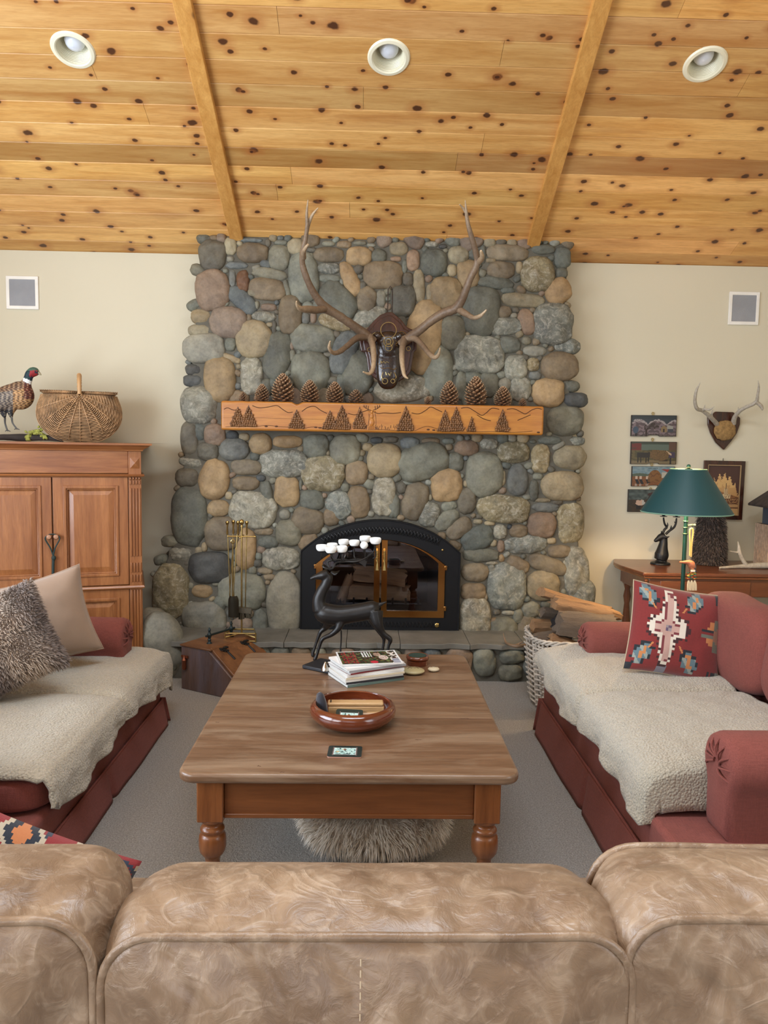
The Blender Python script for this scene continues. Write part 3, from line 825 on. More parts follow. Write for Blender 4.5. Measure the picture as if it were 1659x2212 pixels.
# firebox
g = G(); d0, d1 = 0.05, 0.50
z0, z1 = ob+0.0, ob+oc+0.01
hw = ow+0.01
vs = [(-hw,d0,z0),(hw,d0,z0),(hw,d0,z1),(-hw,d0,z1),(-hw*0.8,d1,z0),(hw*0.8,d1,z0),(hw*0.8,d1,z1-0.03),(-hw*0.8,d1,z1-0.03)]
g.poly(vs, [(4,5,6,7),(0,1,5,4),(1,2,6,5),(2,3,7,6),(3,0,4,7)])
M_SOOT.use_backface_culling = False
part('firebox', g, M_SOOT, ins, smooth=False, fix=False)
t = NT('smoked_door_glass'); tr = t.n('BsdfTransparent', Color=(0.8,0.8,0.83)); gl = t.n('BsdfGlossy', Roughness=0.015, Color=(0.9,0.9,1))
fr = t.n('LayerWeight', Blend=0.22)
mx = t.n('MixShader', _0=t.math('ADD', fr.outputs['Fresnel'], 0.07)); t.t.links.new(tr.outputs[0], mx.inputs[1]); t.t.links.new(gl.outputs[0], mx.inputs[2]); t.t.links.new(mx.outputs[0], t.out.inputs[0])
M_DGLASS = t.m
def half_arch(hw, hs, hc, zb, x0, sgn, n=14):
    s = hc-hs; r = (hw*hw+s*s)/(2*s)
    xs = [x0 + (hw-x0)*i/n for i in range(n+1)]
    top = [(sgn*x, zb+hc-r+math.sqrt(max(r*r-x*x, 0))) for x in xs]
    return [(sgn*x0, zb), (sgn*hw, zb)] + top[::-1]
for sgn, lab in ((-1, None), (1, None)):
    dr = bpy.data.objects.new('door', None); COL.objects.link(dr); dr.parent = ins
    g = G()
    o_ = half_arch(ow-0.002, os_, oc-0.002, ob+0.002, 0.006, sgn)
    i_ = half_arch(ow-0.046, os_-0.03, oc-0.045, ob+0.046, 0.044, sgn)
    g.ring(o_, i_, -0.012, 0.014)
    part('brass_frame', g, M_GOLD, dr, bevel=0.004)
    g = G(); g.prism([(x, z) for x, z in half_arch(ow-0.044, os_-0.03, oc-0.043, ob+0.044, 0.042, sgn)], 0.0, 0.004)
    part('glass', g, M_DGLASS, dr, smooth=False)
    g = G()
    hx = sgn*0.024; hz_ = ob+oc-0.09
    g.tube([(hx,-0.012,hz_+0.03),(hx,-0.04,hz_+0.02),(hx,-0.04,hz_-0.05),(hx,-0.012,hz_-0.06)], 0.006, 8)
    for k in range(5): g.ell((hx,-0.04,hz_+0.012-k*0.012), (0.010,0.010,0.005), nu=10, nv=6)
    for s2 in (-1, 0, 1): g.tube([(hx,-0.042,hz_-0.05),(hx+0.006*s2,-0.045,hz_-0.11)], [0.003,0.006], 6)
    part('handle', g, M_BRASS, dr)
    for hz0 in (ob+os_-0.03, ob+0.05):
        g = G(); g.bx(sgn*(ow-0.004), sgn*(ow+0.012), -0.014, 0.0, hz0, hz0+0.03); part('hinge', g, M_GOLD, dr, bevel=0.002)
# grate and split logs inside
gt = thing('fire_grate', 'black iron grate inside the firebox behind the glass', 'fire grate', (fx, fy+0.24, fz+ob+0.004))
g = G()
for i in range(7): g.tube([(-0.27+0.09*i,-0.11,0.10),(-0.27+0.09*i,-0.09,0.06),(-0.27+0.09*i,0.12,0.06)], 0.007, 6)
g.tube([(-0.29,-0.08,0.055),(0.29,-0.08,0.055)], 0.007, 6); g.tube([(-0.29,0.1,0.055),(0.29,0.1,0.055)], 0.007, 6)
for x in (-0.24, 0.24):
    for y_ in (-0.07, 0.1): g.tube([(x,y_,0.06),(x,y_,0.0)], 0.007, 6)
part('bars', g, M_BLACK, gt)
def split_log(g, L, w, h, seed, bark=False):
    """rough split billet lying along x; wedge section"""
    n = 22; sec = [(-0.5,-0.42),(0.0,-0.52),(0.5,-0.35),(0.42,0.1),(0.2,0.5),(-0.22,0.46),(-0.5,0.1)]
    m = len(sec)*3; vs = []
    for i in range(n+1):
        x = -L/2 + L*i/n
        for k in range(m):
            a = sec[k//3]; b = sec[(k//3+1) % len(sec)]; f = (k % 3)/3
            y_, z_ = a[0]+(b[0]-a[0])*f, a[1]+(b[1]-a[1])*f
            d = 1 + 0.16*nz(k*1.1+seed, i*0.11, seed) + 0.07*nz(k*2.9, seed, i*0.3)
            bow = 0.06*h*math.sin(x*3+seed)
            vs.append((x + (0.03*nz(k*.9, seed) if i in (0, n) else 0), y_*w*d, z_*h*d + bow))
    fs = [(i*m+k, i*m+(k+1)%m, (i+1)*m+(k+1)%m, (i+1)*m+k) for i in range(n) for k in range(m)]
    cs = [None]*0
    g.poly(vs, fs)
    g.poly(vs[:m], [tuple(range(m))[::-1]]); g.poly(vs[n*m:], [tuple(range(m))])
for k, (x, z, L, w_, h_, rot, lab) in enumerate(((-0.02,0.13,0.46,0.12,0.11,0.05,'blackened split log lowest on the grate behind the glass'), (0.0,0.25,0.36,0.12,0.10,-0.03,'pale split log on top of the pile behind the glass'), (-0.24,0.16,0.20,0.07,0.07,1.0,'short split stick leaning at the end of the logs behind the glass'))):
    g = G(); split_log(g, L, w_, h_, k*5+3)
    solo('firewood_log', g, M_LOGIN, lab, 'firewood', loc=(fx+x, fy+0.22-k*0.02, fz+ob+z+0.0), rot=(0.2*k, 0.1*k if k < 2 else -0.9, rot), group='logs laid in the firebox', angle=50)

# ------------------------------------------------------------------ mantel
ym = 4.95
q0, q1 = P(477,929,y=ym), P(1176,876,y=ym)
mx0, mx1 = q0.x, q1.x
mt = (P(478,866,y=ym).z + P(1175,877,y=ym).z)/2 ; mb_ = (P(478,929,y=ym).z+P(1174,940,y=ym).z)/2
mh = mt-mb_
man = thing('carved_mantel', 'thick honey coloured wooden mantel carved with pine trees, mountains and a deer', 'mantel', ((mx0+mx1)/2, ym, mb_))
mw = (mx1-mx0)/2
g = G()
# top edge with small hand-hewn dips
n = 60
top = [(mw - 2*mw*i/n, mh - (0.018*math.exp(-((mw-2*mw*i/n+mw*0.535)/0.012)**2)) + 0.0025*nz(i*0.7, 3)) for i in range(n+1)]
g.prism([(-mw, 0), (mw, 0)] + top, 0.0, YC-ym+0.01)
part('beam', g, M_MANTEL, man, bevel=0.014, seg=4)
def mp(px, py):
    q = P(px, py, y=ym); return (q.x-(mx0+mx1)/2, q.z-mb_)
def carved_tree(px, top, bot, w_):
    g = G(); x, zt = mp(px, top); _, zb = mp(px, bot)
    hw_ = w_*ym/F/2; hgt = zt-zb
    g.prism([(x-hw_*0.98, zb+0.010), (x-hw_*0.3, zb-0.001), (x+hw_*0.3, zb-0.001), (x+hw_*0.98, zb+0.010), (x+hw_*0.55, zb+hgt*0.5), (x, zt), (x-hw_*0.55, zb+hgt*0.5)], -0.0025, 0.01, col=S(84,48,28))
    rows = max(5, int(hgt/0.0135))
    for r_ in range(rows):
        f = r_/rows
        zz = zb + hgt*(0.05+0.88*f); ww = hw_*(1-f*0.9)*(1+0.12*math.sin(r_*2.3+px))
        k = max(1, int(ww*2/0.0135))
        for i in range(k):
            xx = x + (-ww + ww*2*(i+0.5+0.25*((r_ % 2)-0.5))/k)
            tn = 0.8+0.35*nz(xx*90, zz*90)
            g.ell((xx, -0.005-0.003*((i+r_) % 2), zz+R.uniform(-.002,.002)), (0.0088, 0.008, 0.0098), Euler((0.5, (xx-x)*14+R.uniform(-.3,.3), 0)), nu=8, nv=6, col=(0.24*tn,0.108*tn,0.038*tn))
    part('carved_tree', g, M_CARVE, man)
for a in ((514,878,921,34),(537,875,921,36),(641,884,925,34),(713,886,927,32),(739,874,928,40),(777,878,926,30),(877,876,931,38),(962,884,932,32),(986,878,931,36),(1019,899,931,18),(1086,883,932,32)): carved_tree(*a)
def line(g, pts, r=0.0030, y_=-0.0008):
    q = sm([mp(a, b) for a, b in pts], 4); g.tube([(x, y_, z) for x, z in q], r, 5, flat=0.7)
g = G()
line(g, [(484,884),(492,881),(505,886),(520,884)]); line(g, [(545,876),(560,881),(580,879),(598,876),(610,884),(622,891),(632,890)])
line(g, [(652,889),(665,880),(680,878),(692,886),(706,893)]); line(g, [(752,893),(768,896),(785,889),(800,886),(815,893),(830,892),(850,893),(866,891)])
line(g, [(889,892),(905,894),(920,886),(930,879),(942,884),(955,890)]); line(g, [(996,882),(1010,880),(1025,888),(1040,897),(1050,892),(1062,882),(1078,884)])
line(g, [(1095,884),(1110,883),(1125,890),(1135,894),(1148,886),(1160,882),(1170,884)]); line(g, [(1030,896),(1045,905),(1060,909)]); line(g, [(1118,908),(1132,902),(1146,896)])
part('carved_ridge', g, M_BURN, man)
g = G()
line(g, [(487,922),(520,921),(548,922),(575,919),(600,921),(625,923)], 0.0018); line(g, [(655,926),(680,922),(710,928)], 0.0018)
line(g, [(795,928),(830,928),(860,931)], 0.0018); line(g, [(895,931),(920,921),(940,925),(955,930),(1000,933),(1060,932),(1110,934),(1150,931)], 0.0018)
line(g, [(481,902),(530,902),(620,904),(700,906)], 0.0008)
for i in range(40):
    x = 785+R.uniform(0, 75); z = R.uniform(921, 929)
    if 797 < x < 809: continue
    line(g, [(x, z), (x+R.uniform(-2,2), z-R.uniform(3,7))], 0.0012)
for a in ((575,921),(597,921),(682,923),(691,924),(1163,934),(925,928),(937,929)):
    x, z = mp(*a); g.ell((x, 0, z), (0.011, 0.004, 0.005), nu=10, nv=6)
part('carved_ground', g, M_BURN, man)
g = G()
def mell(g, px, py, rx, rz, ang=0): 
    x, z = mp(px, py); g.ell((x, -0.002, z), (rx, 0.006, rz), Euler((0, ang, 0)), nu=14, nv=8)
mell(g, 803,912,0.016,0.026); mell(g, 803,899,0.011,0.018); mell(g, 803,890,0.008,0.011)
mell(g, 797,889,0.007,0.003,0.4); mell(g, 809,889,0.007,0.003,-0.4)
for dx_ in (-4,-1.5,1.5,4):
    x, z = mp(803+dx_, 920); x2, z2 = mp(803+dx_*1.1, 928); g.tube([(x,-0.002,z),(x2,-0.002,z2)], 0.003, 6)
part('carved_deer', g, M_MANTEL, man)
g = G()
for s1 in (-1, 1):
    line(g, [(803+3*s1,886),(803+9*s1,884),(803+15*s1,880),(803+17*s1,875)], 0.0026, -0.002)
    for a, b, c, d_ in ((8,884,7,877),(12,882,12,875),(15,880,19,878)): line(g, [(803+a*s1,b),(803+c*s1,d_)], 0.002, -0.002)
line(g, [(797,893),(797,905),(795,920)], 0.0014); line(g, [(810,893),(812,905),(812,920)], 0.0014)
part('carved_antlers', g, M_BURN, man)

# ------------------------------------------------------------------ pine cones on the mantel
def cone_mesh(seed, n=118, open_=1.0, base=(150,112,80)):
    """unit cone: height 1, widest radius ~0.33; scales in a golden spiral"""
    rr = random.Random(seed); g = G()
    prof = lambda f: 0.30*math.sin(PI*min(1, (f*0.86+0.14)))**0.75*(1.0-0.25*f)
    g.lathe([(0.02,0.0)]+[(max(0.01, prof(f)*0.55), f) for f in [i/8 for i in range(9)]], 14, col=(0.06,0.035,0.02))
    for i in range(n):
        f = (i+0.5)/n
        a = i*2.39996; r_ = prof(f)
        w_ = 0.085*(1.05-0.55*f); L = (0.15*(1-0.45*f))*open_
        tilt = 0.15 + 0.9*f
        kq_ = rr.uniform(0.75, 1.15); c_ = S(*[q*kq_ for q in base]); tip = S(206,172,132)
        d = Vector((math.cos(a)*math.cos(tilt), math.sin(a)*math.cos(tilt), math.sin(tilt)))
        sd = Vector((-math.sin(a), math.cos(a), 0)); up = sd.cross(d)*-1
        if up.z < 0: up = -up
        o = Vector((math.cos(a)*r_*0.45, math.sin(a)*r_*0.45, f*0.93+0.02))
        th = 0.018
        P_ = lambda u, s_, h: o + d*(u*L*1.15+r_*0.35*u) + sd*(s_*w_) + up*h
        vs = [P_(0,-.35,0), P_(0,.35,0), P_(.7,.85,th*.4), P_(1,.35,th), P_(1,-.35,th), P_(.7,-.85,th*.4), P_(.7,0,th*1.8), P_(.8,0,-th*.9), P_(1.08,0,th*.2)]
        g.poly(vs, [(0,1,2,6),(0,6,5),(6,2,3),(6,5,4),(0,7,2,1),(0,5,7),(7,3,2),(7,4,5)], c_)
        g.poly([vs[3],vs[4],vs[8],vs[6],vs[7]], [(0,3,1),(0,2,4),(1,4,2),(3,0,2),(3,2,1)], tip)
    return g
cones = []
CLAB = ['tiny dark pine cone at the armoire end of the mantel', 'medium pine cone second from the armoire end of the mantel', 'largest wide pine cone on the armoire half of the mantel', 'pine cone between the large wide cone and the slimmer cone on the mantel', 'slim pine cone beside the low squat one on the mantel', 'low squat pine cone nearest the plaque on its armoire side', 'tiny pine cone nearest the plaque on its lamp side', 'tall narrow pine cone between a tiny cone and the tallest one', 'tallest pine cone on the mantel, on the lamp side', 'medium pine cone beyond the tallest one towards the lamp', 'tiny dark pine cone at the lamp end of the mantel']
protos = []
for i, (px, pt, wpx) in enumerate([(525,846,17),(566,829,28),(611,806,43),(669,820,36),(723,824,34),(769,841,30),(924,856,14),(970,822,36),(1027,812,42),(1086,834,34),(1129,860,16)]):
    yy = 5.05
    b = P(px, 872, y=yy); tz = P(px, pt, y=yy).z
    base_z = mt+0.001; h = tz-base_z; w_ = wpx*yy/F
    if i < 3:
        me = cone_mesh(i+4, 118 if i != 0 else 70).mesh('pine_cone')
        me.materials.append(M_CONE)
        protos.append(me)
    me = protos[{0:0,1:1,2:2,3:1,4:2,5:0,6:0,7:1,8:2,9:1,10:0}[i]]
    o = bpy.data.objects.new('pine_cone', me); COL.objects.link(o)
    o.location = (b.x, yy, base_z); o.scale = (w_/0.60, w_/0.60, h/1.04); o.rotation_euler = (0, 0, i*1.3)
    tag(o, CLAB[i], 'pine cone', 'pine cones standing on the carved mantel')

# ------------------------------------------------------------------ elk antlers on a plaque
yp = YC-0.125
elk = thing('elk_antler_mount', 'large branching elk antlers on a dark shield plaque above the mantel', 'mounted antlers', (P(840,755,y=yp).x, yp, P(840,755,y=yp).z))
def zp(x, y_): return 770+x/11.06, 650+y_/11.06
pl2 = []
for a in ((740,265),(860,275),(1060,440),(1200,620),(1400,715),(1440,900),(1440,1160),(1370,1230),(1330,1500),(1290,1700),(1220,1790),(770,2095),(380,1800),(280,1680),(240,1350),(200,1230),(110,1210),(70,1000),(80,850),(220,700),(400,490),(560,340)):
    q = P(*zp(*a), y=yp); pl2.append((q.x, q.z))
g = G(); g.prism(pl2, yp-0.005, yp+0.025); g.prism([((x-elk.location.x)*0.88+elk.location.x, (z-elk.location.z)*0.9+elk.location.z) for x, z in pl2], yp-0.016, yp)
part('plaque', g, M_MAHOG, elk, w=True, bevel=0.006, seg=3)
c = P(*zp(760,1350), y=yp-0.02)
def skull(p): return p
g = G()
g.ell((c.x, yp-0.015, c.z+0.07), (0.082, 0.055, 0.10), p=2.4, nu=24, nv=16)
g.ell((c.x, yp-0.015, c.z-0.05), (0.080, 0.045, 0.155), p=2.6, nu=24, nv=16)
g.ell((c.x-0.07, yp-0.03, c.z+0.13), (0.04, 0.05, 0.035)); g.ell((c.x+0.07, yp-0.03, c.z+0.13), (0.04, 0.05, 0.035))
q = fuse(g, 0.006, 4)
M_TOOL = plain('tooled_dark_leather', S(44,30,24), 0.22, 0.1, var=0.4, vs=20, bs=0.6, bsc=70, coat=0.5)
part('skull_cover', q, M_TOOL, elk, w=True)
g = G()
def zpp(x, y_, dy): q = P(*zp(x, y_), y=yp-dy); return (q.x, q.y, q.z)
def ring_at(x, y_, r, dy, rr_=0.0022):
    cc = Vector(zpp(x, y_, dy)); g = G(); g.tube([cc+Vector((math.cos(a)*r, 0, math.sin(a)*r)) for a in [2*PI*i/20 for i in range(20)]], rr_, 6, closed=True); part('embossed_ring', g, M_BRASS, elk, w=True)
ring_at(765,980,0.030,0.070); ring_at(765,980,0.015,0.073); ring_at(770,1110,0.022,0.070); ring_at(680,1915,0.018,0.062); ring_at(870,1915,0.013,0.062)
ring_at(765,700,0.050,0.062); ring_at(1240,1140,0.013,0.02); ring_at(305,1165,0.012,0.02)
for pts in ([(500,1490),(540,1520),(590,1490),(575,1430),(620,1480),(650,1440),(690,1490),(720,1450),(770,1480)], [(560,1580),(640,1620),(760,1600),(900,1640),(950,1600)], [(640,1700),(600,1820),(660,1900)], [(900,1700),(950,1820),(880,1890)], [(700,1700),(720,1780),(760,1720),(800,1790),(830,1700)], [(930,950),(980,1000),(930,1040),(990,1080)], [(1020,740),(1120,740),(1200,800)], [(530,740),(440,760),(370,810)]):
    qq = sm([zpp(a, b, 0.062) for a, b in pts], 4); g = G(); g.tube(qq, 0.0018, 5); part('embossed_scroll', g, M_BRASS, elk, w=True)
g = G()
cc = P(843,632,y=yp); g.tube([(cc.x-0.015, yp, cc.z-0.14), (cc.x-0.014, yp-0.004, cc.z+0.02), (cc.x, yp-0.004, cc.z+0.04), (cc.x+0.014, yp-0.004, cc.z+0.02), (cc.x+0.015, yp, cc.z-0.14)], 0.0035, 6)
part('hanging_loop', g, M_TOOL, elk, w=True)
def antler(paths, org, sc, name, par, mat_, y0, rk=1.0):
    """paths: list of (x,y,depth forward,radius in px,lightness)"""
    g = G()
    for pts in paths:
        q = sm([tuple(P(org[0]+a[0]/sc, org[1]+a[1]/sc, y=y0-a[2])) + (a[3]*rk*(y0-a[2])/F, a[4]) for a in pts], 6)
        n0 = len(g.f)
        g.tube([p[:3] for p in q], [max(p[3]*(1+0.10*nz(i*0.7, p[0]*9)), 0.0012) for i, p in enumerate(q)], 10)
        for i in range(n0, len(g.f)):
            k = min(len(q)-1, max(0, (i-n0)//10)); l_ = min(1, max(0, q[k][4])); g.c[i] = (l_, l_, l_)
    part(name, g, mat_, par, w=True)
A_ = (380,400); B_ = (800,400); s3 = 3.318
antler([[(1420,1120,.06,9,.2),(1330,1050,.10,10,.15),(1240,985,.16,9,.2),(1150,925,.21,9,.25),(1075,880,.25,10,.2),(1020,820,.29,8.5,.2),(975,750,.33,7.5,.15),(935,660,.37,7,.2),(910,580,.40,6.5,.25),(905,520,.43,6,.3),(915,450,.47,6,.3),(930,380,.50,5,.3),(940,290,.54,4,.35),(938,200,.57,3,.5),(947,105,.6,1,.9)],
        [(915,520,.43,6,.4),(918,470,.50,4.5,.6),(947,425,.54,2.5,1)],
        [(930,370,.50,4.5,.3),(950,280,.53,4,.5),(980,210,.56,3,.8),(1020,162,.58,1,1)],
        [(1075,880,.25,9,.2),(1010,895,.32,8,.3),(950,890,.40,8,.4),(895,885,.47,6,.6),(868,862,.52,3,.9),(864,832,.55,1.5,1)],
        [(1385,1090,.08,8,.15),(1300,1095,.14,7,.15),(1230,1150,.22,6,.2),(1170,1195,.3,5.5,.3),(1125,1200,.36,4.5,.5),(1098,1165,.42,3.5,.8),(1105,1118,.46,1.5,1)],
        [(1390,1085,.08,8,.2),(1412,1160,.16,6.5,.5),(1418,1250,.24,5.5,.7),(1410,1320,.3,4.5,.8),(1385,1352,.34,3.5,.9),(1342,1338,.38,1.5,1)]], A_, s3, 'antler', elk, M_ELK, yp)
antler([[(215,1140,.06,9,.2),(290,1085,.10,10,.15),(360,1035,.16,9,.2),(440,970,.21,9,.25),(530,915,.25,9.5,.2),(610,885,.29,10,.2),(655,825,.33,9,.15),(685,750,.37,8,.2),(720,660,.40,7.5,.25),(755,590,.43,7.5,.3),(765,530,.45,6.5,.25),(745,440,.49,6,.2),(722,360,.52,5.5,.25),(700,280,.55,4.5,.4),(688,200,.57,3.5,.5),(680,108,.6,1,.9)],
        [(765,560,.43,7,.4),(800,520,.49,5.5,.6),(792,470,.54,2.5,1)],
        [(688,205,.57,3,.5),(665,165,.58,2.5,.6),(640,138,.6,1.5,.8)],
        [(625,885,.29,8,.3),(690,925,.36,6.5,.3),(740,950,.42,5,.4),(790,935,.47,4,.8),(832,893,.5,1.5,1)],
        [(250,1100,.08,8,.3),(320,1100,.14,6.5,.3),(375,1150,.22,6,.2),(420,1205,.3,5.5,.3),(460,1235,.36,5,.6),(488,1215,.4,3.5,.8),(500,1168,.44,1.5,1)],
        [(245,1100,.08,8,.2),(228,1170,.16,6.5,.3),(226,1250,.24,5.5,.7),(234,1320,.3,4.5,.8),(245,1365,.34,3.5,.9),(268,1385,.38,1.5,1)]], B_, s3, 'antler', elk, M_ELK, yp)
# ------------------------------------------------------------------ armoire
M_ARM = wood('waxed_pine_armoire', S(170,112,66), S(128,76,42), 2, 0.38, 7, knots=0.055, ks=4, coat=0.2)
M_ARMX = wood('waxed_pine_armoire_rails', S(168,110,64), S(126,74,40), 0, 0.38, 7, knots=0.055, ks=3.4, coat=0.2)
M_KNOB = plain('turned_knob', S(176,130,100), 0.3)
YA = 4.69
AR = math.radians(17)
def ax(px, py=1100): return P(px, py, y=YA).x
def az(py, px=200): return P(px, py, y=YA).z
_C = P(306,1100,y=4.76); _m = P(113,1100,y=4.6); _m = _m.x/_m.y
_h = (_C.x-_m*_C.y)/(math.cos(AR)-math.sin(AR)*_m)
aT = az(958, 300)
aC = _C.x-_h*math.cos(AR); aCy = _C.y-_h*math.sin(AR)
arm = thing('armoire', 'tall waxed pine armoire with panelled doors and fluted corner posts', 'armoire', (aC, aCy, 0), rz=AR)
aw = _h
zf0, zf1, zs = az(1025,250), az(975,250), az(1270,250)
g = G(); g.bx(-aw+0.01, aw-0.01, 0.03, 0.62, 0.06, zf1+0.01); part('carcass', g, M_ARM, arm, smooth=False)
g = G(); g.bx(-aw, aw, 0.0, 0.64, 0.0, 0.09); g.bx(-aw-0.012, aw+0.012, -0.012, 0.64, 0.0, 0.05); part('plinth', g, M_ARMX, arm, bevel=0.006)
g = G(); g.bx(-aw+0.075, aw-0.075, 0.006, 0.05, zf0+0.004, zf1+0.012); part('frieze', g, M_ARMX, arm, bevel=0.004)
def cornice_prof(g, x0, x1, y_, dy=0.0):
    pr = [(0, zf1), (-0.012, zf1+0.004), (-0.016, zf1+0.012), (-0.045, aT-0.014), (-0.060, aT-0.010), (-0.060, aT)]
    for k, (o, z) in enumerate(pr[:-1]):
        o2, z2 = pr[k+1]
    return pr
g = G()
# main cornice: profile swept round three sides with broken-forward corners
def sweep(path, prof):
    vs, fs = [], []
    n = len(path); m = len(prof)
    for i, (x, y_) in enumerate(path):
        p = Vector((x, y_, 0))
        def nrm(a, b):
            d = (Vector(b)-Vector(a)).normalized(); return Vector((d.y, -d.x))
        n1 = nrm(path[i-1][:2], (x, y_)) if i > 0 else nrm((x, y_), path[i+1][:2])
        n2 = nrm((x, y_), path[i+1][:2]) if i < n-1 else n1
        b = (n1+n2); b = b/ max(0.3, b.dot(n1))
        for o, z in prof: vs.append((x + b.x*o, y_ + b.y*o, z))
    for i in range(n-1):
        for k in range(m-1): fs.append((i*m+k, (i+1)*m+k, (i+1)*m+k+1, i*m+k+1))
    return vs, fs
bk = 0.075
path = [(-aw, 0.62), (-aw, -0.012), (-aw+bk+0.01, -0.012), (-aw+bk+0.01, 0.004), (aw-bk-0.01, 0.004), (aw-bk-0.01, -0.012), (aw, -0.012), (aw, 0.62)]
prof = [(0, zf1), (0.010, zf1+0.003), (0.012, zf1+0.010), (0.022, zf1+0.018), (0.044, aT-0.020), (0.052, aT-0.014), (0.062, aT-0.012), (0.062, aT), (-0.30, aT+0.0005)]
vs, fs = sweep(path, prof); g.poly(vs, fs)
g.bx(-aw+0.2, aw-0.2, 0.15, 0.6, aT-0.02, aT)
part('cornice', g, M_ARMX, arm, angle=30)
prof2 = [(0, zf0-0.014), (0.012, zf0-0.014), (0.020, zf0-0.006), (0.014, zf0), (0, zf0+0.002)]
g = G(); vs, fs = sweep([(-aw,0.3),(-aw,-0.008),(-aw+bk+0.01,-0.008),(-aw+bk+0.01,0.0),(aw-bk-0.01,0.0),(aw-bk-0.01,-0.008),(aw,-0.008),(aw,0.3)], prof2); g.poly(vs, fs)
part('moulding', g, M_ARMX, arm, angle=30)
g = G(); prof3 = [(0, zs-0.012), (0.010, zs-0.010), (0.014, zs-0.002), (0.008, zs+0.008), (0, zs+0.010)]
vs, fs = sweep([(-aw,0.6),(-aw,-0.008),(aw,-0.008),(aw,0.6)], prof3); g.poly(vs, fs)
part('waist_moulding', g, M_ARMX, arm, angle=30)
for sx in (-1, 1):
    xc = sx*(aw-bk/2)
    g = G()
    # corner block with pyramid
    g.bx(xc-bk/2, xc+bk/2, -0.010, 0.05, zf0, zf1+0.01)
    q = 0.028; zc = (zf0+zf1)/2
    g.poly([(xc-q,-0.010,zc-q-0.006),(xc+q,-0.010,zc-q-0.006),(xc+q,-0.010,zc+q+0.006),(xc-q,-0.010,zc+q+0.006),(xc,-0.028,zc)], [(0,1,4),(1,2,4),(2,3,4),(3,0,4)])
    # posts with flutes
    g.bx(xc-bk/2, xc+bk/2, 0.0, 0.05, 0.09, zs); g.bx(xc-bk/2, xc+bk/2, 0.0, 0.05, zs, zf0)
    def flutes(z0, z1, n=4):
        for i in range(n):
            x = xc - 0.026 + 0.052*i/(n-1)
            g.box((x, -0.003, (z0+z1)/2), (0.0085, 0.012, z1-z0))
    flutes(zf0-0.03, zf0-0.018); flutes(zf0-0.062, zf0-0.036); flutes(zf0-0.205, zf0-0.075) if False else None
    flutes(zs+0.19, zf0-0.085); flutes(zs+0.09, zs+0.15); flutes(zs+0.03, zs+0.075); flutes(0.14, zs-0.02)
    for k in range(4):
        x = xc-0.026+0.052*k/3
        g.ell((x,-0.003,zf0-0.024),(0.007,0.009,0.010), nu=10, nv=6)
    part('corner_post', g, M_ARM, arm, bevel=0.002)
def panel_door(x0, x1, z0, z1, knobside, name='door', knob_z=None):
    d = bpy.data.objects.new(name, None); COL.objects.link(d); d.parent = arm
    r_ = 0.062
    o = [(x0,z0),(x1,z0),(x1,z1),(x0,z1)]; i = [(x0+r_,z0+r_),(x1-r_,z0+r_),(x1-r_,z1-r_*0.9),(x0+r_,z1-r_*0.9)]
    g = G(); g.ring(o, i, 0.0, 0.028); part('rails', g, M_ARM, d, bevel=0.002)
    sh = lambda q, k: [(q[0][0]+k,q[0][1]+k),(q[1][0]-k,q[1][1]+k),(q[2][0]-k,q[2][1]-k),(q[3][0]+k,q[3][1]-k)]
    g = G(); g.ring(sh(i,-0.006), sh(i,0.012), -0.009, 0.02); g.ring(sh(i,0.012), sh(i,0.020), 0.0, 0.02); part('panel_moulding', g, M_ARM, d, bevel=0.003)
    g = G(); j = sh(i, 0.018); k = sh(i, 0.052)
    vs = [(x,0.016,z) for x,z in j]+[(x,0.004,z) for x,z in k]
    g.poly(vs, [(0,1,5,4),(1,2,6,5),(2,3,7,6),(3,0,4,7),(4,5,6,7)])
    part('panel', g, M_ARM, d, smooth=False)
    kx = x1-0.016 if knobside > 0 else x0+0.016
    kz = knob_z if knob_z else (z0+z1)/2
    g = G(); g.lathe([(0.001,0.0),(0.007,0.0),(0.006,0.012),(0.014,0.020),(0.016,0.028),(0.012,0.036),(0.001,0.038)], 16, (kx,0.0,kz), Matrix.Rotation(PI/2,3,'X'))
    part('knob', g, M_KNOB, d)
    return (kx, kz)
kz_ = az(1155,110)
dx0, dx1 = -aw+bk+0.004, aw-bk-0.004
k1 = panel_door(dx0, -0.004, zs+0.014, zf0-0.018, 1, knob_z=kz_)
k2 = panel_door(0.004, dx1, zs+0.014, zf0-0.018, -1, knob_z=kz_)
panel_door(dx0, -0.004, 0.10, zs-0.016, 1); panel_door(0.004, dx1, 0.10, zs-0.016, -1)
# dark cord looped over the two knobs
M_CORD = plain('dark_green_cord', S(32,52,50), 0.6, bs=0.6, bsc=300)
g = G()
x1_, x2_ = k1[0], k2[0]
for x in (x1_, x2_): g.tube(sm([(x, -0.03, 0.012), (x+(0.02 if x < 0 else -0.02)*-1, -0.028, -0.01), (x*0.6, -0.022, -0.07), (0.002, -0.02, -0.12)], 5), 0.0045, 6)
g.tube(sm([(x1_,-0.03,0.013),(0,-0.024,0.016),(x2_,-0.03,0.013)],4), 0.004, 6)
g.ell((0.004, -0.02, -0.128), (0.013,0.012,0.016), nu=12, nv=8)
g.tube(sm([(0.002,-0.02,-0.13),(-0.002,-0.018,-0.25),(0.002,-0.018,-0.42)],5), 0.008, 8)
solo('knotted_cord', g, M_CORD, 'dark green knotted cord looped over the knobs of the armoire doors', 'cord', loc=(aC,aCy,kz_), rot=(0,0,AR))

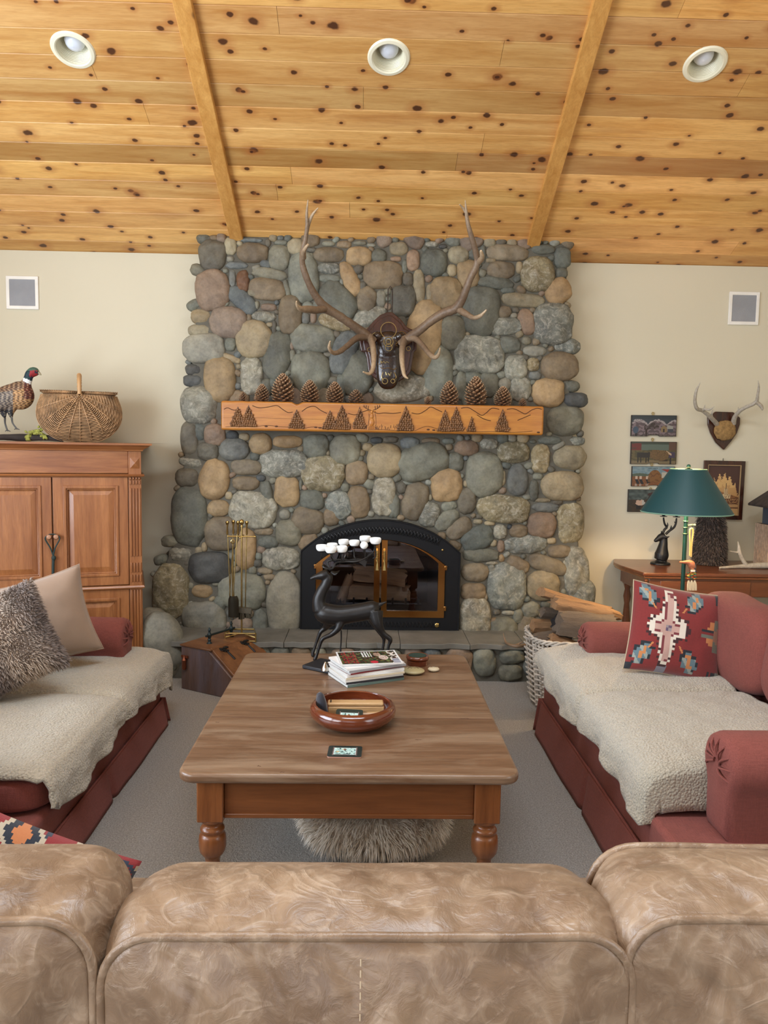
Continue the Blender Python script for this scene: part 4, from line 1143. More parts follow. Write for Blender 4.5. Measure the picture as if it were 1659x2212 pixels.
# ------------------------------------------------------------------ pheasant, mossy branch, lidded basket on the armoire
M_VC = plain('feathers', (1,1,1), 0.7, var=0.25, vs=30, vcol=True, bs=0.3, bsc=120)
c5 = lambda x, y_, yy: P(x/3.95, 700+y_/3.95, y=yy)
yph = 4.84
k5 = yph/F/3.95
ph = thing('pheasant', 'stuffed ring-necked pheasant standing on a mossy branch on the armoire', 'stuffed bird', tuple(c5(90,900,yph)))
g = G()
g.ell(c5(60,630,yph), (225*k5,105*k5,98*k5), Euler((0,-0.42,0)), p=2.1, nu=28, nv=18)
g.ell(c5(170,610,yph), (115*k5,95*k5,118*k5), nu=24, nv=16)
pts = [(*c5(195,560,yph),68*k5),(*c5(222,510,yph),46*k5),(*c5(238,470,yph),36*k5),(*c5(252,430,yph),36*k5),(*c5(280,410,yph),42*k5),(*c5(305,412,yph),38*k5),(*c5(325,420,yph),24*k5)]
tube4(g, pts, 4, 14)
tube4(g, [(*c5(328,420,yph),16*k5),(*c5(345,428,yph),10*k5),(*c5(354,442,yph),3*k5)], 4, 8)
tube4(g, [(*c5(-60,640,yph),80*k5),(*c5(-200,720,yph),45*k5),(*c5(-420,800,yph),24*k5),(*c5(-620,850,yph),8*k5)], 4, 10)
tube4(g, [(*c5(20,700,yph),55*k5),(*c5(30,760,yph),28*k5),(*c5(42,800,yph),12*k5)], 4, 8)
tube4(g, [(*c5(100,700,yph),55*k5),(*c5(92,760,yph),26*k5),(*c5(100,800,yph),12*k5)], 4, 8)
neck0 = c5(225,485,yph)
def phcol(p):
    q = cam_proj(p); X = q[0]*3.95; Y = (q[1]-700)*3.95
    n = nz(p.x*90, p.z*90, p.y*40)
    d1 = (X-225)*0.35+(Y-485)*0.93
    if X > 326: return S(170,160,130)
    if X > 195 and Y < 560:
        ringv = (Y-484) - (X-225)*0.45
        if abs(ringv) < 17: return S(225,228,226)
        if ringv < 0:
            if X > 252 and X < 320 and 395 < Y < 455 and n > -0.25: return S(150,36,40)
            if Y < 398: return S(70,98,84)
            return S(22,34,52) if n < 0.1 else S(24,56,58)
    row = math.sin(X*0.16+math.sin(Y*0.13)*2.0)*math.sin(Y*0.16)
    if X > 205 and Y < 640: base = S(110,52,40)
    elif Y < 560 + (150-X)*0.15: base = S(128,98,76)
    elif X > 110: base = S(176,132,84)
    elif Y > 730: base = S(44,48,52)
    else: base = S(122,112,104)
    if row > 0.25 + 0.3*n: return mix(base, S(44,36,34), 0.75)
    if row < -0.55: return mix(base, S(205,185,150), 0.45)
    return base
def cam_proj(p):
    v = CR.transposed() @ (Vector(p)-CAM)
    return (W/2 + F*v.x/-v.z, H/2 - F*v.y/-v.z)
q = fuse(g, 0.0055, 3, phcol)
part('body', q, M_VC, ph, w=True, angle=180)
M_LEGG = plain('grey_bird_leg', S(92,92,90), 0.6)
g = G()
for (a, b, c_, dd) in (((42,800),(44,850),(62,905),0.03),((100,800),(108,845),(140,890),-0.03)):
    tube4(g, [(*c5(*a,yph+dd*0.3),9*k5),(*c5(*b,yph+dd),7*k5),(*c5(*c_,yph+dd),7*k5)], 4, 6)
    for s_ in (-18, 4, 26):
        tube4(g, [(*c5(*c_,yph+dd),6*k5),(*c5(c_[0]+s_,c_[1]+10,yph+dd-0.012),3*k5)], 3, 5)
    part('leg', g, M_LEGG, ph, w=True); g = G()
M_BARK = plain('dark_bark', S(62,54,50), 0.9, var=0.5, vs=30, bs=0.8, bsc=60, stretch=(0.3,1,1))
M_MOSS = plain('yellow_green_moss', S(168,170,84), 0.95, var=0.4, vs=60, bs=1.0, bsc=200)
br = thing('mossy_branch', 'short dark branch with yellow-green moss lying on top of the armoire', 'branch', (c5(250,960,yph).x, yph, aT))
g = G(); rb = 0.022
pp = [(c5(x,950,yph).x, yph+0.01*math.sin(x), aT+rb+0.002) for x in (-420,-250,-100,60,200,330,450,540)]
tube4(g, [(*a, rb*(0.9+0.15*math.sin(i*2))) for i, a in enumerate(pp)], 6, 12)
g.move(lambda p: p+Vector((0, 0.004*nz(p.x*40,p.z*40), max(aT-p.z, 0)+0.003*abs(nz(p.x*60,p.y*60)))))
part('bark', g, M_BARK, br, w=True)
g = G(); rr = random.Random(3)
for (x0, y0, n_, w_, h_) in ((430,890,120,85,30),(300,925,50,60,14),(240,968,40,34,20),(370,960,24,26,18),(510,900,30,20,34),(430,862,70,80,20)):
    for _ in range(n_):
        a = rr.gauss(0, .45); b = rr.gauss(0, .45)
        if y0 == 862: b = a*-0.6
        c_ = c5(x0+a*w_, y0+b*h_, yph-0.018+rr.uniform(-0.012,0.012))
        g.ell((c_.x, c_.y, max(c_.z, aT+0.006)), (rr.uniform(.007,.014), rr.uniform(.006,.012), rr.uniform(.006,.011)), Euler((rr.random(),rr.random(),rr.random())), nu=8, nv=5)
o = part('moss', g, M_MOSS, br, w=True); o['kind'] = 'stuff'
M_WICK = plain('brown_wicker', S(176,138,98), 0.6, var=0.45, vs=25, bs=0.3, bsc=150)
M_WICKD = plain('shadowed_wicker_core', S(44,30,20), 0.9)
yb_ = 4.93
bkc = c5(645,1000,yb_)
bw = (1000-300)/2/3.95*yb_/F*0.97; bh = (1000-610)/3.95*yb_/F
bas = thing('picnic_basket', 'brown wicker lidded basket with an upright handle on top of the armoire', 'basket', (bkc.x+0.03, yb_, aT+0.001), rz=math.radians(20))
def bprof(w_): return 0.83 + 0.17*math.sin(PI*min(1.0, w_*0.95+0.08))
def bpos(x, w_, off=0.0):
    xx = x*bw*bprof(w_)
    k = max(0.0, 1-abs(x)**2.6)
    yy = (0.150+off)*math.sqrt(k)*(0.82+0.25*math.sin(PI*min(1.0, w_*0.95+0.08)))*(max(0, 1-max(0, w_-0.55)**2*3.2))**0.5
    return xx, yy, max(0.003, bh*(1-w_))
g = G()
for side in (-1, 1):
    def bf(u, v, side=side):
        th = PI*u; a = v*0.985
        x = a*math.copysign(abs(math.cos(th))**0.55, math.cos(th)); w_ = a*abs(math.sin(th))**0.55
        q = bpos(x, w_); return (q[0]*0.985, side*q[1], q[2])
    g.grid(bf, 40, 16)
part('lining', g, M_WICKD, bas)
g = G()
for side in (-1, 1):
    for k in range(1, 31):
        a = k/30.3
        pts = []
        for i in range(41):
            th = PI*i/40
            x = a*math.copysign(abs(math.cos(th))**0.55, math.cos(th)); w_ = a*abs(math.sin(th))**0.55
            q = bpos(x, w_, 0.008)
            pts.append((q[0], side*(q[1]+0.0045*math.sin(i*1.5+k*PI)), q[2]))
        g.tube(pts, 0.0037, 5)
part('weave', g, M_WICK, bas)
g = G()
for side in (-1, 1):
    for k in range(9):
        a = PI*(k+1)/10
        pts = []
        for i in range(2, 13):
            rr_ = i/12.2; q = bpos(rr_*math.cos(a), min(1, rr_*math.sin(a)), 0.012); pts.append((q[0], side*(q[1]+0.002), q[2]))
        g.tube(pts, 0.003, 5)
part('ribs', g, M_WICK, bas)
for sx in (-1, 1):
    g = G(); g.ell((sx*bw*0.42, 0, bh+0.012), (bw*0.42, 0.15, 0.010), p=5, nu=28, nv=8)
    for k in range(22): 
        x = sx*(0.01+bw*0.82*k/21); g.tube([(x,-0.146,bh+0.006),(x,-0.148,bh+0.018),(x,0.148,bh+0.018)], 0.004, 5)
    part('lid', g, M_WICK, bas)
g = G(); g.tube([(0.0, 0.16*math.cos(PI*i/16), bh+0.0+0.125*math.sin(PI*i/16)**0.6) for i in range(17)], 0.012, 10)
for i in range(17): 
    a = PI*i/16; g.tube([(0.0127*math.cos(t_), 0.16*math.cos(a), bh+0.125*math.sin(a)**0.6+0.0127*math.sin(t_)) for t_ in [2*PI*j/10 for j in range(10)]], 0.002, 4, closed=True)
part('handle', g, plain('cane_handle', S(190,150,104), 0.5), bas)

# ------------------------------------------------------------------ coffee table
M_TABLE = wood('worn_pine_table', S(136,104,78), S(96,68,47), 0, 0.34, 5.5, knots=0.03, ks=2.0, stain=(S(160,138,114), 4.5, 0.6), coat=0.15, var=0.6, grain=0.8)
M_TLEG = wood('orange_pine_leg', S(158,98,54), S(104,58,30), 2, 0.32, 8, knots=0.04, ks=5, coat=0.25, var=0.8)
M_APR = wood('orange_pine_apron', S(150,92,50), S(96,54,28), 0, 0.36, 5, knots=0.04, ks=2.5, coat=0.2, var=0.9)
TZ = 0.46
ta, tb = P(383,1668,z=TZ), P(1129,1680,z=TZ); tc, td = P(530,1410,z=TZ), P(1003,1412,z=TZ)
tx0, tx1 = (ta.x+tc.x)/2, (tb.x+td.x)/2
ty0, ty1 = (ta.y+tb.y)/2, (tc.y+td.y)/2
tcx, tcy, thx, thy = (tx0+tx1)/2, (ty0+ty1)/2, (tx1-tx0)/2, (ty1-ty0)/2
tab = thing('coffee_table', 'large low rustic pine coffee table with turned legs in front of the fireplace', 'coffee table', (tcx, tcy, 0))
g = G()
rc = 0.055
def corner(cx, cy, a0): return [(cx+rc*math.cos(a0+PI/2*i/8), cy+rc*math.sin(a0+PI/2*i/8)) for i in range(9)]
pl2 = corner(-thx+rc, -thy+rc, PI) + corner(thx-rc, -thy+rc, 1.5*PI) + corner(thx-rc, thy-rc, 0) + corner(-thx+rc, thy-rc, PI/2)
n = len(pl2); t0, t1 = TZ-0.034, TZ
vs = [(x,y_,t0) for x,y_ in pl2]+[(x,y_,t1) for x,y_ in pl2]
g.poly(vs, [tuple(range(n))[::-1], tuple(range(n,2*n))]+[(i,(i+1)%n,(i+1)%n+n,i+n) for i in range(n)])
o = part('tabletop', g, M_TABLE, tab, smooth=True, angle=40)
md = o.modifiers.new('bevel','BEVEL'); md.width = 0.011; md.segments = 4; md.limit_method = 'ANGLE'; md.angle_limit = 0.6
for yc_ in (P(760,1551,z=TZ).y-tcy, P(760,1468,z=TZ).y-tcy):
    g = G(); g.tube([(-thx+0.012+(2*thx-0.024)*i/60, yc_+0.0006*nz(i*0.6), TZ) for i in range(61)], [0.0013+0.0010*abs(nz(i*0.9, 4)) for i in range(61)], 5, flat=0.6)
    part('plank_joint', g, M_BURN, tab)
rj = random.Random(5)
for (px, py, L_) in ((985,1527,0.07),(1005,1552,0.05),(610,1668,0.02),(560,1655,0.015),(905,1598,0.03),(470,1560,0.02)):
    q = P(px, py, z=TZ); g = G(); g.tube([(q.x-tcx+L_*(i/6-0.5), q.y-tcy+0.006*nz(i*1.3+px), TZ-0.0002) for i in range(7)], [0.0006,0.0016,0.0022,0.0014,0.002,0.001,0.0004], 5, flat=0.4)
    part('wood_crack', g, M_BURN, tab)
la = P(418,1700,y=ty0+0.05).x - tcx; lw = 0.085
lx0 = -thx+0.055+lw/2; lx1 = thx-0.055-lw/2; ly0 = -thy+0.045+lw/2; ly1 = thy-0.045-lw/2
az0 = TZ-0.034
for x in (lx0, lx1):
    for y_ in (ly0, ly1):
        g = G(); g.box((0,0,az0-0.075), (lw,lw,0.15))
        hb = az0-0.15
        r = lw/2
        g.lathe([(r*0.98,hb+0.004),(r*0.98,hb-0.006),(r*0.7,hb-0.016),(r*0.66,hb-0.022),(r*0.92,hb-0.032),(r*0.96,hb-0.040),(r*0.8,hb-0.048),(r*1.0,hb-0.058),(r*1.05,hb-0.075),(r*1.05,hb-0.095),(r*0.98,hb-0.112),(r*0.80,hb-0.124),(r*0.62,hb-0.132),(r*0.55,hb-0.145),(r*0.6,hb-0.17),(r*0.78,hb-0.195),(r*0.82,hb-0.22),(r*0.66,0.012),(r*0.5,0.0)], 28)
        o = part('leg', g, M_TLEG, tab, loc=(x,y_,0), bevel=0.004)
for y_ in (ly0, ly1):
    s_ = -1 if y_ == ly0 else 1
    g = G(); g.bx(lx0+lw/2, lx1-lw/2, y_+s_*lw/2*0.3-0.012, y_+s_*lw/2*0.3+0.012, az0-0.128, az0)
    g.bx(lx0+lw/2, lx1-lw/2, y_+s_*lw/2*0.42-0.012, y_+s_*lw/2*0.42+0.012, az0-0.140, az0-0.124)
    part('apron', g, M_APR, tab, bevel=0.003)
for x in (lx0, lx1):
    g = G(); g.bx(x-0.012, x+0.012, ly0+lw/2, ly1-lw/2, az0-0.13, az0); part('apron', g, M_TLEG, tab, bevel=0.003)

# ------------------------------------------------------------------ upholstery
def fabric(name, col, bs=0.5, sc=420, sheen=0.3, var=0.14, weave=True, vcol=False, slub=0.25):
    t = NT(name); v = t.co()
    base = attr(t).outputs['Color'] if vcol else col
    k_ = sc*0.075
    a = t.noise(t.co((1, 12, 12)), k_, 3, 0.6); b = t.noise(t.co((12, 12, 1)), k_, 3, 0.6); c2 = t.noise(t.co((12,1,12)), k_, 3, 0.6)
    w_ = t.math('ADD', t.math('MULTIPLY', a, 0.5), t.math('MULTIPLY', t.math('ADD', b, c2), 0.5))
    big = t.noise(v, 4, 3)
    c = t.mixc(t.ramp(big, [(0.3,0),(0.7,1)]), t.mixc(1.0, base, (1-var,)*3, 'MULTIPLY'), base)
    if slub: c = t.mixc(t.ramp(w_, [(0.60, slub), (0.86, 0)]), c, t.mixc(1.0, base, (0.62,0.55,0.55), 'MULTIPLY'))
    return t.done(c, 0.85, 0, t.bump(w_, bs, 0.003), sheen=sheen)
M_RED = fabric('brick_red_linen', S(140,74,64), 0.9, sheen=0.05, slub=0.8)
def fleece_mat(name, col, sc=130, strength=1.0, shade=0.72):
    t = NT(name); v = t.co()
    n = t.noise(v, sc, 4, 0.65, 0.6); vo = t.n('TexVoronoi', Vector=v, Scale=sc*0.9).outputs['Distance']
    big = t.noise(v, 3, 3)
    c = t.mixc(t.ramp(n, [(0.35,0),(0.6,1)]), t.mixc(1.0, col, (shade,)*3, 'MULTIPLY'), col)
    c = t.mixc(t.math('MULTIPLY', big, 0.3), c, t.mixc(1.0, col, (0.88,0.84,0.78), 'MULTIPLY'))
    return t.done(c, 0.95, 0, t.bump(t.math('SUBTRACT', n, vo), strength, 0.006), sheen=0.5)
M_FLEECE = fleece_mat('cream_fleece', S(194,185,165))
def cushion(g, c, d, p=4.5, crown=0.02, seed=0, wr=0.004, rot=None, nu=56, nv=28):
    hx, hy, hz2 = d[0]/2, d[1]/2, d[2]/2
    def fn(q):
        u, v, w_ = q.x/hx, q.y/hy, q.z/hz2
        k = max(0, 1-u*u)*max(0, 1-v*v)
        q = q + Vector((0, 0, math.copysign(crown*k, w_)))
        q += Vector((nz(q.y*7+seed, q.z*7), nz(q.x*7, q.z*7+seed), nz(q.x*6+seed, q.y*6)))*wr*1.6
        return q
    g.ell(c, (hx, hy, hz2), rot, p=p, nu=nu, nv=nv, fn=fn)
def sofa(name, label, side, fx_, y0, y1, seat, ce):
    """two-seater; side -1 sits on the armoire side facing +x, side 1 opposite; fx_ = world x of seat front"""
    o = thing(name, label, 'sofa', (fx_, (y0+y1)/2, 0), group='brick red two-seat sofas facing each other')
    L = (y1-y0)/2; s = side
    X = lambda d: s*d      # distance back from the front edge
    aw_ = 0.24
    def bb(g, a, b, c_, d, e, f): g.bx(min(X(a),X(b)), max(X(a),X(b)), c_, d, e, f)
    g = G(); bb(g, 0.02, 1.04, -L+0.01, L-0.01, 0.05, seat-0.15); part('base', g, M_RED, o, bevel=0.02, seg=3)
    # skirt with a pleat at the middle and at the ends
    g = G()
    n = 90
    def skirt(u, v):
        yy = -L + 2*L*u
        z = 0.004 + (seat-0.17)*v*0.62
        fl = (1-v)*0.035
        pleat = 0.0
        for c_ in (0.0, -L+0.01, L-0.01):
            dd = (yy-c_)/0.018
            pleat += 0.016*math.exp(-dd*dd)*(1-v*0.8)
        wv = 0.006*nz(yy*4, 1.3)*(1-v)
        return (X(0.012-fl+pleat+wv), yy, z)
    g.grid(skirt, n, 8)
    def skirt_e(sg):
        return lambda u, v: (X(0.0+1.03*u-(1-v)*0.02*(1-u)), sg*(L+(1-v)*0.022+0.004), 0.004+(seat-0.17)*v*0.62)
    g.grid(skirt_e(1), 12, 6); g.grid(skirt_e(-1), 12, 6)
    part('skirt', g, M_RED, o, solid=0.006, fix=False)
    g = G(); g.tube([(X(0.008), -L+0.02+2*(L-0.02)*i/20, 0.004+(seat-0.17)*0.62) for i in range(21)], 0.004, 6); part('welt', g, M_RED, o)
    for k in (-1, 1):
        # arm set back from the front edge, rolled over to the outside
        g = G(); a0, a1 = (0.155 if side < 0 else 0.185, 1.02)
        yc = k*(L-aw_/2-0.01); R_ = 0.098; zt = (0.60 if side < 0 else 0.625)-R_
        cx = (a0+a1)/2
        ax_len = (a1-a0)
        g.ell((X(cx), yc, zt), (ax_len/2, R_+0.012, R_), None, p=2.0, nu=6, nv=6) if False else None
        prof_ = []
        for i in range(20):
            th = -0.6 + (PI+1.2)*i/19
            prof_.append((yc + (R_+0.012)*math.cos(th), zt + R_*math.sin(th)))
        prof_ += [(yc-(R_-0.02), zt-0.09), (yc-(R_-0.025), seat-0.16), (yc+(R_-0.025), seat-0.16), (yc+(R_-0.02), zt-0.09)]
        m = len(prof_); vs = []
        secs = [(a0+0.0, 0.80), (a0+0.008, 0.93), (a0+0.03, 1.0), (a0+0.2, 1.0), (a0+0.4, 1.0), (a0+0.6, 1.0), (a1, 1.0)]
        for a, sc in secs:
            for (py_, pz_) in prof_:
                cyy, czz = yc, (zt-0.02)
                yy = cyy + (py_-cyy)*sc; zz = czz + (pz_-czz)*sc
                n_ = 0.004*nz(a*9, yy*12, zz*12)
                vs.append((X(a)+0, yy+n_, max(zz+n_, seat-0.17)))
        fs = [(i*m+j, i*m+(j+1)%m, (i+1)*m+(j+1)%m, (i+1)*m+j) for i in range(len(secs)-1) for j in range(m)]
        fs += [tuple(range(m)), tuple((len(secs)-1)*m+j for j in range(m))]
        g.poly(vs, fs)
        ar = part('arm', g, M_RED, o, angle=60)
        # gathered pleats radiating on the scroll front
        g = G()
        for i in range(9):
            a = -0.4 + (PI+0.8)*i/8
            p0 = (X(a0-0.004), yc+0.018*math.cos(a+0.5), zt+0.018*math.sin(a+0.5)); p1 = (X(a0+0.002), yc+(R_*0.86)*math.cos(a), zt+(R_*0.80)*math.sin(a))
            pm = (X(a0-0.010), (p0[1]+p1[1])/2+0.006, (p0[2]+p1[2])/2)
            g.tube(sm([p0,pm,p1],4), [0.004]*8+[0.002], 6)
        part('pleats', g, M_RED, ar)
    g = G()
    cushion(g, (X(0.92), 0, 0.50), (0.26, 2*L-0.10, 0.52), p=4, wr=0.006, crown=0.0); part('backrest', g, M_RED, o, angle=180)
    for k in (-1, 1):
        g = G(); cushion(g, (X(0.775), k*(L-aw_)/2, seat+0.19), (0.22, (L-aw_)*1.0+0.015, 0.40), p=3.4, wr=0.006, seed=k+5, crown=0); part('back_cushion', g, M_RED, o, angle=180)
        g = G(); c0, c1 = (-L+ce, 0.0) if k < 0 else (0.0, L-0.005); c0, c1 = (c0, (c1+ce/2)) if k < 0 else (c0+ce/2, c1)
        cushion(g, (X(0.34), (c0+c1)/2, seat-0.085), (0.68, c1-c0, 0.135), p=6, crown=0.008, seed=k+2); part('seat_cushion', g, M_RED, o, angle=180)
    return o
LX, RX = -1.055, 0.925
LS, RS = 0.385, 0.455
LY0, LY1, RY0, RY1 = 2.24, 4.02, 2.17, 3.93
LCE, RCE = 0.25, 0.235
sofa('red_sofa', 'brick red two-seat sofa on the armoire side, under a cream fleece throw', -1, LX, LY0, LY1, LS, LCE)
sofa('red_sofa', 'brick red two-seat sofa on the lamp side, with a patterned cushion', 1, RX, RY0, RY1, RS, RCE)

def throw(label, side, fx_, y0, y1, seat, hem, seed, notch):
    """fleece over the seat, hanging over the front edge"""
    g = G(); s = side
    yc = (y0+y1)/2
    def fn(u, v):
        # u along y, v from back (0) over the edge (0.72) to the hem (1)
        yy = y0 + (y1-y0)*u
        mid = yc
        dip = math.exp(-((yy-mid)/0.022)**2)
        top = seat + 0.008
        loc = min(abs(yy-y0), abs(y1-yy), abs(yy-mid))
        crown = 0.022*(1-math.exp(-loc/0.12))
        wr = 0.010*nz(yy*5+seed, v*5, 1.2) + 0.006*nz(yy*14+seed, v*13)
        ve = 0.72
        if v < ve:
            d = 0.66*(1-v/ve)
            x = d
            edge = 1-math.exp(-d/0.05)
            z = top + crown*edge + wr*0.8 - dip*0.022*(0.4+0.6*edge) - (1-edge)*0.016
        else:
            f = (v-ve)/(1-ve)
            h = hem(u)
            x = -0.018*math.sin(min(1, f*2.5)*PI/2) - 0.014 - f*0.010 + 0.016*dip + wr*1.6*f + 0.012*math.sin(yy*21+seed)*f*f
            z = top - 0.016 - h*f - dip*0.006
        if notch and u < notch: yy = y0-0.004; z -= 0.115*(1-u/notch); x += 0.03*(1-u/notch)*(1 if v >= ve else 0)
        # the far end sags over the cushion corner
        e1 = max(0, (u-0.93)/0.07); z -= 0.05*e1*e1*(1 if v < ve else 0.6)
        # near hem rolls under
        e2 = max(0, (0.03-u)/0.03); z -= 0.022*e2*e2*(1 if v < ve else 0.3)
        x -= 0.0
        return (s*x+fx_, yy, z)
    g.grid(fn, 150, 90)
    return solo('fleece_throw', g, M_FLEECE, label, 'throw', loc=(fx_, yc, seat), w=True, angle=180, solid=0.014, group='cream fleece throws on the red sofas', fix=False)
throw('cream fleece throw over the seat of the sofa on the armoire side', -1, LX-0.02, LY0+LCE+0.005, LY1+0.10, LS, lambda u: 0.13 + 0.03*math.sin(u*9) + 0.06*max(0, u-0.9)/0.1 - (0.03 if u < 0.04 else 0), 3, 0)
throw('cream fleece throw over the seat of the sofa beside the lamp', 1, RX+0.035, RY0+RCE-0.005, RY1+0.08, RS, lambda u: (0.14 + 0.02*math.sin(u*11+1) + 0.02*max(0, 0.14-u)/0.14 - 0.08*max(0, u-0.93)/0.07)*(1 if u > 0.05 else 0.25+0.75*u/0.05), 9, 0.05)

# ------------------------------------------------------------------ cushions (loose)
def pillow(g, w_, h_, t_, colfn=None, n=40, pull=0.08, seed=0, tilt=None, nback=None):
    """pillow in local xz plane, front towards -y"""
    def pos(u, v, s):
        a, b = 2*u-1, 2*v-1
        k = (1-abs(a)**3.2)*(1-abs(b)**3.2)
        th = t_/2*max(0, k)**0.55
        # edges pulled in between the corners
        pa = 1 - pull*(1-b*b)*abs(a)**1; pb = 1 - pull*(1-a*a)*abs(b)
        wr = 0.006*nz(a*3+seed, b*3, s)*k
        return (a*w_/2*pa, s*th+wr, b*h_/2*pb)
    g.grid(lambda u, v: pos(u, v, -1), n, n, colfn)
    m = nback or n
    g.grid(lambda u, v: pos(1-u, v, 1), m, m, (lambda u, v: colfn(0.02, 0.5)) if colfn else None)
KR, KB, KS, KW, KO, KP, KD, KC = S(128,38,36), S(96,120,128), S(150,158,150), S(222,212,196), S(196,128,76), S(196,160,148), S(26,32,40), S(205,190,160)
def kilim(u, v):
    """u across, v up; flat woven motifs on red"""
    n = 0.10*nz(u*60, v*60)
    def stp(x, k=34): return round(x*k)/k
    x, y_ = stp(u)-0.36, stp(v)-0.52
    ax_, ay_ = abs(x), abs(y_)
    if u > 0.94 and (v > 0.90 or v < 0.13): return KB if v > .5 else S(120,130,118)
    if (u > 0.86 and v > 0.86) or (u > 0.84 and v < 0.12 and (u*30)%2 > 0.5) or (u<0.06 and v<0.08): return KD
    # central medallion: stepped white cross, pink core outlined in red, dark rim
    st_ = 0.018 if (int(abs(y_)*34) + int(abs(x)*34)) % 2 else 0.0
    def cross(hx_, hy_, wx_, wy_, r_):
        # vertical bar, horizontal bar, diamond heart
        return (ax_ < wx_*(1-0.55*max(0, (ay_-0.22)/0.22)) and ay_ < hy_) or (ay_ < wy_ and ax_ < hx_) or (ax_+ay_ < r_)
    if ax_ < 0.030 and ay_ < 0.034: return S(104,84,110) if (x*y_ > 0) else S(158,146,148)
    if cross(0.125, 0.375, 0.034, 0.036, 0.120): return KP
    if cross(0.140, 0.392, 0.046, 0.050, 0.140): return S(120,50,56)
    if cross(0.178+st_, 0.425, 0.066+st_, 0.090+st_, 0.205+st_): return KW
    if cross(0.196+st_, 0.442, 0.082+st_, 0.108+st_, 0.232+st_): return S(58,26,28)
    for cx, cy, sg in ((0.20,0.74,1),(0.52,0.74,-1),(0.20,0.30,-1),(0.52,0.30,1)):
        if abs((u-cx)+(v-cy)*0.6*sg) < 0.010 and abs(v-cy) < 0.035: return KO
    # four grey-blue cross motifs and one at the side
    for cx, cy in ((0.14,0.86),(0.63,0.86),(0.13,0.20),(0.62,0.17)):
        dx_, dy_ = stp(u)-cx, stp(v)-cy
        lean = 0.5 if (cx-0.36)*(cy-0.52) > 0 else -0.5
        dx_ -= dy_*lean*0.5
        if (abs(dx_) < 0.034 and abs(dy_) < 0.12) or (abs(dx_) < 0.078 and abs(dy_) < 0.060):
            if abs(dx_) < 0.016 and abs(dy_) < 0.075: return KO
            return KB if int(u*22+v*15) % 3 else KS
        if (abs(dx_) < 0.046 and abs(dy_) < 0.134) or (abs(dx_) < 0.09 and abs(dy_) < 0.072): return KD
    dx_, dy_ = stp(u)-0.87, stp(v)-0.52
    if abs(dy_) < 0.17 and -0.15 < dx_ < 0.13:
        if dx_ > 0.0 and abs(dy_) < 0.17: return S(104,108,92) if abs(dy_) > 0.05+dx_ else S(150,110,84)
        if abs(dy_) < 0.035 and dx_ > -0.15: return S(108,116,104) if abs(dy_) > 0.012 else KR
        if 0.045 < abs(dy_) < 0.13 and dx_ > -0.10+abs(dy_)*0.3: return KO
        if abs(dy_) < 0.045: return KD
    if abs(u-0.36) < 0.05 and v < 0.09: return S(130,128,140)
    return (KR[0]*(1+n), KR[1]*(1+n), KR[2]*(1+n))
M_KILIM = fabric('woven_kilim', (1,1,1), 0.5, 600, vcol=True, slub=0.12, var=0.1)
def facing(xdir):
    return xdir
# kilim cushion in the corner of the lamp-side sofa
ka, kb = P(1354,1425,y=3.86), P(1528,1465,y=3.42)
kx, kyy = 1.32, 3.42
kc = P(1458,1368,y=kyy)
kl = thing('kilim_cushion', 'red flat-woven cushion with a pale cross medallion on the lamp-side sofa', 'cushion', (kc.x, kyy, kc.z+0.005), rot=(math.radians(-16), math.radians(9), math.radians(-4)))
g = G(); pillow(g, 0.43, 0.41, 0.15, kilim, 110, 0.06, 3, nback=30); part('cover', g, M_KILIM, kl, angle=180)
g = G(); q = []
for i in range(60):
    t_ = i/60*4; a = [(-1+2*t_,-1),(1,-1+2*(t_-1)),(1-2*(t_-2),1),(-1,1-2*(t_-3))][int(t_)]
    q.append((a[0]*0.43/2*(1-0.06*(1-a[1]**2)*abs(a[0])), 0, a[1]*0.41/2*(1-0.06*(1-a[0]**2)*abs(a[1]))))
g.tube(q, 0.0035, 6, closed=True); part('piping', g, plain('pale_piping', S(176,160,134), 0.8), kl)
# plain taupe cushion and the fur cushion on the armoire-side sofa
M_TAUPE = plain('taupe_suede', S(148,124,104), 0.85, var=0.12, vs=5, sheen=0.4, bs=0.15, bsc=300)
tc_ = P(110,1322,y=3.55)
tp = thing('suede_cushion', 'plain taupe suede cushion behind the fur cushion', 'cushion', (tc_.x-0.07, 3.55, tc_.z-0.05), rot=(math.radians(-14), math.radians(-13), math.radians(26)))
g = G(); pillow(g, 0.50, 0.42, 0.17, None, 44, 0.10, 8); part('cover', g, M_TAUPE, tp, angle=180)
g = G(); q2 = []
for i in range(60):
    t_ = i/60*4; a = [(-1+2*t_,-1),(1,-1+2*(t_-1)),(1-2*(t_-2),1),(-1,1-2*(t_-3))][int(t_)]
    q2.append((a[0]*0.25*(1-0.10*(1-a[1]**2)*abs(a[0])), 0, a[1]*0.21*(1-0.10*(1-a[0]**2)*abs(a[1]))))
g.tube(q2, 0.004, 6, closed=True); part('piping', g, M_TAUPE, tp)
